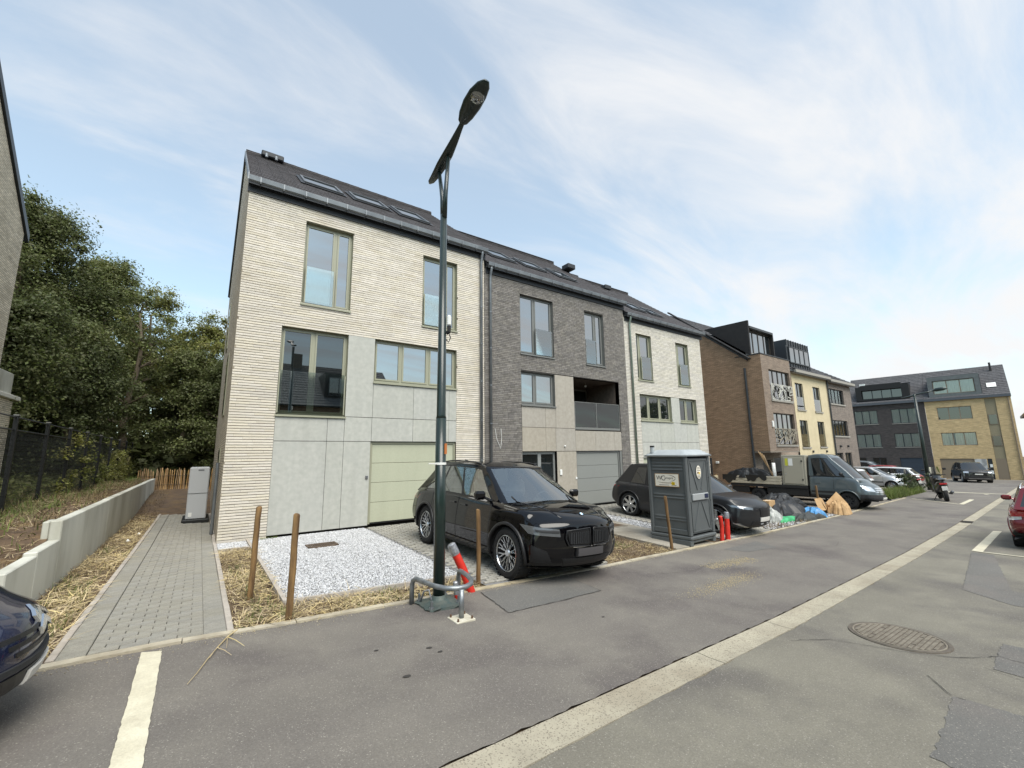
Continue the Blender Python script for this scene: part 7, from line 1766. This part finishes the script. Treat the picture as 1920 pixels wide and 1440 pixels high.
crumple('green_sheet', mat('sheet_green', rgb(60,170,110), rgb(44,140,88), 6, 3, rough=.4, bump=.4, bscale=20), (16.6,6.95), .75, .16, .17, 14, 'bright green plastic strip at the front of the rubbish heap', 'plastic sheet', 20, .7, RG)
crumple('plastic_sheet', mat('sheet_dark', rgb(58,60,56), rgb(42,44,42), 6, 4, rough=.5, bump=.5, bscale=16), (17.7,6.85), 1.05, .3, .24, 17, 'dark grey sheet with soil at the very front of the heap', 'plastic sheet', 22, .9, RG)
m_card = mat('cardboard', rgb(186,154,114), rgb(170,138,98), 5, 4, rough=.9, bump=.2, bscale=60)
def board(M, hx, hz, lab):
    t = thing('cardboard_box', lab, 'cardboard', M.translation, group=RG); b = MB(); n = 8
    for dy in (0,.008): b.grid(lambda u, v: tuple(M @ Vector((hx*(2*u-1), dy+.05*math.sin(3*u+2*v)*hx, hz*(2*v-1)))), n, n)
    b.build('panel', m_card, t)
    for s_, a_ in ((1,.9),(-1,-.7)):
        b = MB(); M2 = M @ Matrix.Translation((s_*hx,.02,0)) @ Matrix.Rotation(a_,4,'Z'); b.grid(lambda u, v: tuple(M2 @ Vector((s_*hx*.7*u, .02*math.sin(4*v), hz*.9*(2*v-1)))), 5, 5); b.build('flap', m_card, t)
zc_ = gz(20.1,7.0)
board(Matrix.Translation((20.05,7.05,zc_+.34)) @ Matrix.Rotation(.35,4,'Z') @ Matrix.Rotation(-.35,4,'X') @ Matrix.Rotation(.2,4,'Y'), .42, .26, 'flattened brown cardboard box propped against the stake')
board(Matrix.Translation((20.75,6.85,zc_+.36)) @ Matrix.Rotation(-.5,4,'Z') @ Matrix.Rotation(-.3,4,'X') @ Matrix.Rotation(-.6,4,'Y'), .36, .3, 'torn crumpled cardboard nearest the flatbed van wheel')
crumple('crumpled_cardboard', m_card, (20.6,6.75), .42, .3, .55, 23, 'pile of crushed brown cardboard at the kerb by the van', 'cardboard', 12, 1.0, RG)
bx_ = thing('small_carton', 'small brown carton on the black sheeting beside the SUV', 'cardboard', (16.6,7.6,gz(16.6,7.6)), group=RG); MB().cbox(16.4,16.85,7.45,7.75,gz(16.6,7.6)+.38,gz(16.6,7.6)+.6,.005).build('carton', m_card, bx_); MB().box(16.4,16.85,7.58,7.62,gz(16.6,7.6)+.6,gz(16.6,7.6)+.603).build('tape_strip', MATS['sticker_cream'], bx_)
# on the flatbed (van faces the street; bed runs back from the cabinet)
zv = gz(23.7,9)+.0
o = crumple('tarpaulin', m_tarp, (23.05,11.3), .35, 1.0, .38, 31, 'black tarpaulin bundle hanging over the side of the flatbed', 'tarpaulin', 30, 1.4, None, lambda x, y: zv+1.2)
b = MB(); b.grid(lambda u, v: (22.66-.03*math.sin(9*u), 10.3+2.2*u, zv+1.36-.5*v*(.45+.3*math.sin(u*9)*math.sin(u*23+1)+.25*u)), 20, 8); tag(b.build('tarpaulin', m_tarp, None, True), 'black tarpaulin flap covering the flatbed dropside near the rear', 'tarpaulin')
b = MB(); b.tube([(22.95,10.0,zv+.9),(22.93,10.02,zv+1.95)], .075, 14); tag(b.build('plastic_pipe', m_white, None, True), 'white plastic pipe upright on the flatbed beside the tool cabinet', 'pipe')
bt = ('leftmost','second from left','third from left','rightmost')
for k in range(4):
    b = MB(); b.bar((22.95+.1*k,10.05,zv+1.0),(22.95+.08*k,10.45+.12*k,zv+2.35+.06*k), .05, .03); tag(b.build('timber_batten', m_pale, None), bt[k]+' timber batten sticking up from the flatbed behind the tool cabinet', 'timber', 'timber battens on the flatbed')
# ---------------------------------------------------------------- yard between the houses
yg = thing('yard_gate', 'pale laser-cut metal garden gate beside the brown brick wall', 'gate', (22.9,14.2,-.7)); r = random.Random(4)
for x in (21.9,24.6): MB().cbox(x-.05,x+.05,14.15,14.25,-.8,1.35,.01).build('gate_post', m_pale if x < 22 else m_anth, yg)
b = MB(); b.box(22.0,24.5,14.18,14.2,-.7,-.64); b.box(22.0,24.5,14.18,14.2,.95,1.0)
for k in range(40):
    xa, za = r.uniform(22.0,24.5), r.uniform(-.65,.95); an = r.uniform(0,PI); l = r.uniform(.4,.9); xb, zb_ = min(24.5,max(22,xa+l*math.cos(an))), min(.97,max(-.67,za+l*math.sin(an)))
    if math.dist((xa,za),(xb,zb_)) > .1: b.bar((xa,14.19,za),(xb,14.19,zb_), .04, .012, (0,1,0))
b.build('cut_panel', mat('gate_metal', rgb(172,164,150), rough=.6, metal=.2), yg)
tw = thing('timber_screen', 'low beige timber screen in the yard behind the matt black SUV', 'fence', (21.3,12.6,-.6))
for k in range(8): MB().box(20.3,22.4,12.6,12.63,-.55+k*.13,-.44+k*.13).build('plank', mat('timber_beige', rgb(186,176,150), rgb(170,158,132), 6, 4, rough=.85, rnd=.06), tw)
for x in (20.4,22.3): MB().box(x-.04,x+.04,12.63,12.7,-.6,.5).build('screen_post', m_pale, tw)
br = thing('parasol', 'white garden parasol open in front of the brown house entrance', 'parasol', (30.0,10.6,gz(30,10.6)))
b = MB(); b.tube([(30,10.6,gz(30,10.6)),(30,10.6,1.35)], .03, 8); b.build('pole', m_anth, br); b = MB(); b.lathe([(.0,.28),(.6,.16),(1.15,.0)], 8, Matrix.Translation((30,10.6,1.15))); b.build('canopy', m_white, br)
# ================================================================== VEGETATION
def leafmat(name, c1, c2, tr=.38, rnd=.3, hue=.02):
    return mat(name, c1, c2, .35, 3, .35, .65, rough=.6, rnd=rnd, hue=hue, trans=tr)
m_bark = mat('bark', rgb(116,104,88), rgb(86,76,62), 6, 5, rough=.95, bump=.8, bscale=20, stretch=(1,1,.25))
m_leafA = leafmat('leaf_dark', rgb(108,114,66), rgb(82,90,52))
m_leafB = leafmat('leaf_mid', rgb(126,130,74), rgb(98,106,60))
m_leafC = leafmat('leaf_yellowing', rgb(146,144,78), rgb(110,116,60))
def leaf_cloud(C, Rb, per, size, seed, flat=.8, droop=.5):
    """leaf-sized bent diamonds on the skins of many small clumps"""
    r = np.random.default_rng(seed); n = len(C)*per
    c = np.repeat(C, per, 0); rad = np.repeat(Rb, per)
    d = r.normal(size=(n,3)); d /= np.linalg.norm(d,axis=1)[:,None]; d[:,2] *= flat
    P = c + d*(rad*np.clip(np.abs(r.normal(.5,.38,n)),0,1.1))[:,None]
    nrm = d*.6 + r.normal(0,.6,(n,3)) + np.array([0,0,.55]); nrm /= np.linalg.norm(nrm,axis=1)[:,None]
    a = np.cross(nrm, r.normal(size=(n,3))); a /= np.linalg.norm(a,axis=1)[:,None]+1e-9; b = np.cross(nrm, a)
    s = size*r.uniform(.55,1.35,n)[:,None]
    V = np.stack([P-a*s, P-b*s*.55+nrm*s*.12, P+a*s-nrm*s*.2*droop, P+b*s*.55+nrm*s*.12], 1)
    return V.reshape(-1,3), np.arange(4*n).reshape(-1,4)
def tree(name, label, x, y, z0, h, cr, m, seed, leaf=.13, nb=150, per=110, base=.25, group='trees of the wood behind the plots', bare=False, spread=1.0):
    r = random.Random(seed); t = thing(name, label, 'tree', (x,y,z0), group=group)
    b = MB(); tips = []
    H = h*.86; n = 9; pts = [Vector((x+.18*math.sin(i*.9+seed), y+.18*math.cos(i*1.1+seed), z0-.2+H*i/n)) for i in range(n+1)]
    r0 = .035*h**.9*.5+.06
    b.tube(pts, [r0*(1-.85*i/n)+.015 for i in range(n+1)], 9); limbs = MB()
    for i in range(3, n+1):
        for q in range(3 if i < n else 4):
            az = r.uniform(0,2*PI); tt = i/n; l = cr*spread*(1.05-.55*tt)*r.uniform(.65,1.1); p = pts[i]; L = [p]
            el = .35+.7*tt+r.uniform(-.15,.25)
            for k in range(1,5):
                e2 = el-.09*k; p = p+Vector((math.cos(az)*math.cos(e2), math.sin(az)*math.cos(e2), math.sin(e2)))*l/4; az += r.uniform(-.25,.25); L.append(p)
            rb = r0*(1-.85*i/n)*.5+.012; limbs.tube(L, [rb,rb*.75,rb*.5,rb*.32,rb*.15], 5); tips += L[2:]
            for k in (2,3):
                az2 = az+r.choice((-1,1))*r.uniform(.5,1.1); p2 = L[k]+Vector((math.cos(az2)*.8,math.sin(az2)*.8,.55))*l*.3; limbs.tube([L[k],(L[k]+p2)/2+Vector((0,0,.06)),p2], [rb*.4,rb*.25,rb*.1], 4); tips.append(p2)
    b.build('trunk', m_bark, t, True); limbs.build('limbs', m_bark, t, True)
    R = np.random.default_rng(seed+3); C = []
    tp = np.array([tuple(p) for p in tips])
    while len(C) < nb:
        if R.random() < .55: q = tp[R.integers(len(tp))]+R.normal(0,.32,3)*cr*.3
        else:
            u = R.normal(size=3); u /= np.linalg.norm(u); zz = z0+h*(base+(1-base)*.5)+u[2]*h*(1-base)*.5
            k = math.sqrt(max(0,1-u[2]**2))*cr*(1-.25*max(0,u[2])); a = math.atan2(u[1],u[0]); k *= 1+.18*math.sin(3*a+seed)+.12*math.sin(5*a+zz)
            q = np.array([x+math.cos(a)*k*R.uniform(.55,1), y+math.sin(a)*k*R.uniform(.55,1), zz])
        if q[2] > z0+h*base*.7 and q[2] < z0+h: C.append(q)
    C = np.array(C); V, F = leaf_cloud(C, R.uniform(.35,1.0,len(C))*cr*.34, per, leaf, seed+9)
    obj('crown', npmesh('crown', V, F, m), t)
    return t
tree('broadleaf_tree', 'tallest dark green tree beside the left gable, leftmost of the wood', -7.4, 27.5, .8, 12.6, 4.0, m_leafA, 1, .06, 330, 430, .12)
tree('broadleaf_tree', 'tall mid-green tree right of the tallest, with a ragged sloping crown', -4.9, 30.5, .8, 11.8, 2.8, m_leafB, 2, .06, 250, 400, .15)
tree('broadleaf_tree', 'yellow-green tree with visible bare branching limbs in the middle of the wood', -2.9, 32.0, .6, 11.2, 2.4, m_leafC, 3, .06, 70, 240, .42)
tree('broadleaf_tree', 'low dark tree filling the gap left of the cream house', -1.5, 33.5, .6, 9.0, 2.5, m_leafA, 4, .065, 170, 330, .2)
tree('broadleaf_tree', 'thin yellowing tree rising just left of the cream gable edge', .1, 30.5, .5, 9.6, 2.0, m_leafC, 5, .06, 120, 280, .45)
tree('broadleaf_tree', 'dark understorey tree behind the mesh fence on the left', -6.2, 22.8, .8, 6.6, 3.0, m_leafA, 6, .058, 190, 380, .05)
tree('broadleaf_tree', 'bushy dark tree behind the fence in the middle of the bank', -4.6, 25.5, .8, 6.8, 2.6, m_leafA, 7, .058, 180, 380, .05)
tree('broadleaf_tree', 'slim bare-stemmed dead tree standing before the dark undergrowth', -3.0, 27.4, .8, 9.6, 1.8, m_leafB, 8, .07, 26, 60, .5)
tree('broadleaf_tree', 'dense dark tree behind the paling fence at the end of the path', -.9, 29.0, .4, 7.0, 2.3, m_leafA, 9, .058, 180, 360, .03)
tree('broadleaf_tree', 'dark bushy tree half hidden behind the gable of the cream house', 1.2, 28.2, .4, 6.6, 2.2, m_leafA, 10, .058, 170, 360, .05)
tree('broadleaf_tree', 'tree far across the street glimpsed reflected in the right house windows', 50.0, -13.0, -1.4, 9.5, 4.0, m_leafB, 11, .22, 90, 70, .15)
# the wood behind, one dark mass
R = np.random.default_rng(77); C = []
while len(C) < 620:
    x, y = R.uniform(-26,7), R.uniform(36,46); top = np.interp(x, [-26,-9,-5,-2,1,7], [16,15,12.5,9,8,7]); z = R.uniform(.3, top*R.uniform(.6,1)); C.append((x,y,z))
for _ in range(160): C.append((R.uniform(-18,4), R.uniform(27,36), R.uniform(.6,2.6)))
C = np.array(C); V, F = leaf_cloud(C, R.uniform(.7,1.5,len(C)), 90, .26, 78)
obj('distant_wood', npmesh('distant_wood', V, F, m_leafA), None, kind='stuff', label='dark mass of woodland closing the view behind the trees', category='wood')
# ivy on the mesh fence
R = np.random.default_rng(5); C = []
for _ in range(190):
    y = R.uniform(15,37)**1.0; z = .85+R.uniform(0,1.75)*R.uniform(.3,1)
    if R.random() < np.interp(y,[15,20,25,37],[.25,.8,1,1]): C.append((-2.8+R.normal(0,.05), y, z))
C = np.array(C); V, F = leaf_cloud(C, R.uniform(.12,.3,len(C)), 130, .036, 6)
obj('fence_ivy', npmesh('fence_ivy', V, F, m_leafC), None, kind='stuff', label='yellowing ivy climbing over the far half of the mesh fence', category='ivy')
# grass and undergrowth on the bank
r = np.random.default_rng(9); n = 60000
X = -1.75-14*r.uniform(0,1,n)**1.3; Y = 6.2+32*r.uniform(0,1,n)**1.25
keep = (r.uniform(0,1,n) < np.clip((-X-1.9)*1.1,.05,1)); X, Y = X[keep], Y[keep]
P = np.stack([X,Y,[terr2(a,c)-.01 for a, c in zip(X,Y)]],-1)
V, F = blades(P, .17, .018, (1.0,.35), 10, .9)
obj('bank_grass', npmesh('bank_grass', V, F, mat('grass', rgb(112,124,60), rgb(84,98,46), .8, 3, rough=.8, rnd=.25, hue=.03, trans=.2)), None, kind='stuff', label='rough green grass on the bank behind the mesh fence', category='grass')
R = np.random.default_rng(15); C = np.array([(R.uniform(-9,-3.1), R.uniform(9.5,26), 0) for _ in range(170)]); C[:,2] = [terr2(a,c)+.15 for a,c in C[:,:2]]
V, F = leaf_cloud(C, R.uniform(.15,.42,len(C)), 80, .06, 16)
obj('undergrowth', npmesh('undergrowth', V, F, m_leafB), None, kind='stuff', label='low leafy brambles growing behind the mesh fence', category='brambles')
# straw
m_straw = mat('straw', rgb(202,184,142), rgb(176,156,114), 3, 3, rough=.85, rnd=.28, hue=.008)
m_straw2 = mat('dry_weed', rgb(124,106,78), rgb(100,84,62), 3, 3, rough=.9, rnd=.28, hue=.012)
def straw(name, label, rects, dens, length, seed, m, zf=terr, lean=(.12,.2), w=.007):
    r = np.random.default_rng(seed); P = []
    for x0,x1,ya,yb_ in rects:
        fa = ya if callable(ya) else (lambda x, v=ya: v); fb = yb_ if callable(yb_) else (lambda x, v=yb_: v)
        n = int((x1-x0)*abs(fb((x0+x1)/2)-fa((x0+x1)/2))*dens)
        for _ in range(n):
            x = r.uniform(x0,x1); y = fa(x)+(fb(x)-fa(x))*r.uniform()
            cl = .5+.5*math.sin(x*3.1+seed)*math.sin(y*2.3+seed*1.7)
            if r.uniform() < .35+.65*cl: P.append((x,y,zf(x,y)+r.uniform(.0,.05)*(.4+cl)))
    V, F = blades(np.array(P), length, w, lean, seed+1, .35)
    return obj(name, npmesh(name, V, F, m), None, kind='stuff', label=label, category='straw')
kf = lambda x: kerbY(x)+.09
straw('straw', 'dry straw over the bed beside the white gravel', [(.44,1.0,lambda x: kf(x),10.6),(.95,3.5,kf,6.3)], 1200, .22, 31, m_straw, w=.009)
straw('dry_weeds', 'brown dry weeds in the bed beside the white gravel', [(.44,1.0,lambda x: kf(x),10.6),(.95,3.5,kf,6.3)], 900, .09, 32, m_straw2, lean=(.5,.4))
straw('straw', 'dry straw along the foot of the concrete retaining wall', [(-1.52,-.95,6.0,18),(-1.9,-.95,5.55,7.2)], 800, .24, 33, m_straw, w=.009)
straw('dry_weeds', 'brown dry weeds along the foot of the retaining wall', [(-1.52,-.95,5.6,24)], 500, .1, 34, m_straw2, lean=(.5,.4))
straw('straw', 'dry straw in the bed between black SUV and portable toilet', [(6.5,8.8,kf,8.1)], 500, .14, 35, m_straw)
straw('dry_weeds', 'brown dry weeds between black SUV and portable toilet', [(6.5,8.8,kf,8.2)], 900, .09, 36, m_straw2, lean=(.6,.4))
straw('dry_weeds', 'dry weeds in the strip beside the matt black SUV nose', [(14.0,15.6,kf,8.0),(19.6,20.6,kf,7.2),(14.0,17.2,kf,6.7)], 420, .13, 37, m_straw2, lean=(.6,.4), w=.012)
straw('straw', 'scattered straw on top of the bank behind the retaining wall', [(-3.2,-1.75,7.4,22)], 220, .2, 38, m_straw, terr2)
straw('dry_weeds', 'dead brown weeds on the bank behind the retaining wall', [(-4.5,-1.75,6.4,24)], 520, .14, 39, m_straw2, terr2, lean=(.8,.4))
R = np.random.default_rng(61); P = np.array([(R.uniform(6.9,8.3), R.uniform(6.8,8.0), 0) for _ in range(900)]); P[:,2] = [terr(a,c) for a,c in P[:,:2]]
V, F = blades(P, .07, .008, (1.1,.3), 62, .4); obj('grass_tuft', npmesh('grass_tuft', V, F, MATS['grass']), None, kind='stuff', label='green grass patch beside the black SUV front corner', category='grass')
P = np.array([(R.uniform(1.25,1.6), R.uniform(11.55,11.74), 0) for _ in range(160)]); P[:,2] = [Lz(a,c) for a,c in P[:,:2]]
V, F = blades(P, .05, .006, (1.0,.4), 63, .4); obj('grass_tuft', npmesh('grass_tuft', V, F, MATS['grass']), None, kind='stuff', label='small grass tuft at the foot of the pale grey panels', category='grass')
for (x0,x1,y0,y1,n_,sd_,lab) in ((.46,.98,5.7,9.0,420,81,'sparse green shoots among the straw beside the white gravel'),(-1.5,-1.0,6.0,12,500,82,'sparse green shoots at the foot of the retaining wall'),(1.0,3.3,5.65,6.25,260,83,'sparse green shoots in the straw strip by the kerb')):
    R = np.random.default_rng(sd_); cx_ = R.uniform(0,1,(14,2)); q = cx_[R.integers(0,14,n_)]+R.normal(0,.05,(n_,2)); q = np.clip(q,0,1); P = np.stack([x0+(x1-x0)*q[:,0], y0+(y1-y0)*q[:,1], np.zeros(n_)],-1); P[:,2] = [terr(a,c) for a,c in P[:,:2]]
    V, F = blades(P, .09, .009, (1.0,.35), sd_, .5); obj('green_shoots', npmesh('green_shoots', V, F, MATS['grass']), None, kind='stuff', label=lab, category='weeds')
# weeds at the far kerb
R = np.random.default_rng(64); n = 5200; X = R.uniform(30.2,38.6,n); Y = 7.45+R.uniform(0,1,n)*1.25; k = (Y > kerbY(X)+.15) ; X, Y = X[k], Y[k]
P = np.stack([X,Y,[G(a)-.01 for a in X]],-1); V, F = blades(P, .42, .022, (1.15,.3), 65, .7); obj('verge_weeds', npmesh('verge_weeds', V, F, MATS['grass']), None, kind='stuff', label='tall green weeds on the verge in front of the silver hatchback', category='weeds')
for (x, y, h_, s_, lab) in ((36.0,8.1,1.15,7,'thistle-like dark bush beside the silver hatchback wheel'),(39.6,7.6,1.1,8,'tall blue-green weed bush in front of the pale estate car')):
    t = thing('weed_bush', lab, 'bush', (x,y,G(x)), group='bushes on the verge'); b = MB(); r = random.Random(s_)
    for q in range(9): b.tube([(x,y,G(x)-.05),(x+r.uniform(-.25,.25),y+r.uniform(-.25,.25),G(x)+h_*.5),(x+r.uniform(-.45,.45),y+r.uniform(-.45,.45),G(x)+h_*r.uniform(.8,1))], [.012,.009,.004], 4)
    b.build('stems', m_bark, t); C = np.array([(x+r.uniform(-.4,.4),y+r.uniform(-.4,.4),G(x)+h_*r.uniform(.25,1)) for _ in range(28)]); V, F = leaf_cloud(C, np.full(28,.16), 40, .06, s_); obj('foliage', npmesh('foliage', V, F, leafmat('leaf_thistle', rgb(92,104,72), rgb(70,82,56))), t)
# dry uprooted stem lying across the asphalt by the path
z = lambda x, y: gz(x,y)+.018
b = MB(); st_ = [(.45,5.52),(.36,5.35),(.27,5.1),(.19,4.85),(.12,4.6),(.06,4.42)]
b.tube([(x,y,z(x,y)) for x, y in st_], [.007,.006,.005,.004,.003,.002], 5)
for i, (dx, dy) in ((1,(-.02,-.3)),(1,(.12,-.33)),(2,(.1,-.25)),(2,(-.06,-.22))):
    x, y = st_[i]; b.tube([(x,y,z(x,y)),(x+dx*.5,y+dy*.5,z(x+dx*.5,y+dy*.5)+.01),(x+dx,y+dy,z(x+dx,y+dy))], [.004,.003,.0015], 4)
tag(b.build('dry_stem', m_straw, None), 'dry branching straw stem lying on the asphalt near the path', 'twig')
for i, (x, y, r_, lab) in enumerate(((-1.15,12.9,.07,'white plaster lump lying left of the path, nearer one'),(-1.05,13.9,.06,'white plaster lump lying left of the path, farther one'))):
    V, F = octa_field(np.array([(x,y,terr(x,y)+.03)]), np.array([r_]), .6, 90+i); tag(obj('plaster_lump', npmesh('plaster_lump', V, F, m_white), None), lab, 'rubble')
# sand spilled on the road
R = np.random.default_rng(70); n = 2600; a = np.concatenate([R.normal(0,.45,n//2), R.normal(.9,.35,n-n//2)]); P = np.stack([6.65+a, 3.95+R.normal(0,.11,n)+.09*a, np.zeros(n)],-1); P[:,2] = [G(q)+.003 for q in P[:,0]]
V, F = octa_field(P, np.full(n,.0045)*R.uniform(.5,1.4,n), .4, 71); obj('spilled_sand', npmesh('spilled_sand', V, F, mat('sand', rgb(196,178,136), rough=.95, rnd=.15)), None, kind='stuff', label='thin patch of yellow sand spilled on the asphalt', category='sand')
n = 1500; a = R.uniform(-1,1,n); P = np.stack([8.6+a*.8, 4.75+R.normal(0,.12,n), np.zeros(n)],-1); P[:,2] = [G(q)+.003 for q in P[:,0]]
V, F = octa_field(P, np.full(n,.006)*R.uniform(.5,1.4,n), .4, 72); obj('spilled_sand', npmesh('spilled_sand', V, F, MATS['sand']), None, kind='stuff', label='second faint sand streak on the asphalt nearer the toilet', category='sand')
# grit along the kerb and drain strip
n = 3000; X = R.uniform(-1,26,n); Yk = np.array([kerbY(x) for x in X])-np.abs(R.normal(0,.09,n)); P = np.stack([X,Yk,[G(x)+.003 for x in X]],-1)
V, F = octa_field(P, .006*R.uniform(.4,1.5,n), .6, 73); obj('kerb_grit', npmesh('kerb_grit', V, F, mat('grit', rgb(160,150,130), rough=.95, rnd=.35)), None, kind='stuff', label='fine grit gathered along the kerb edge', category='grit')
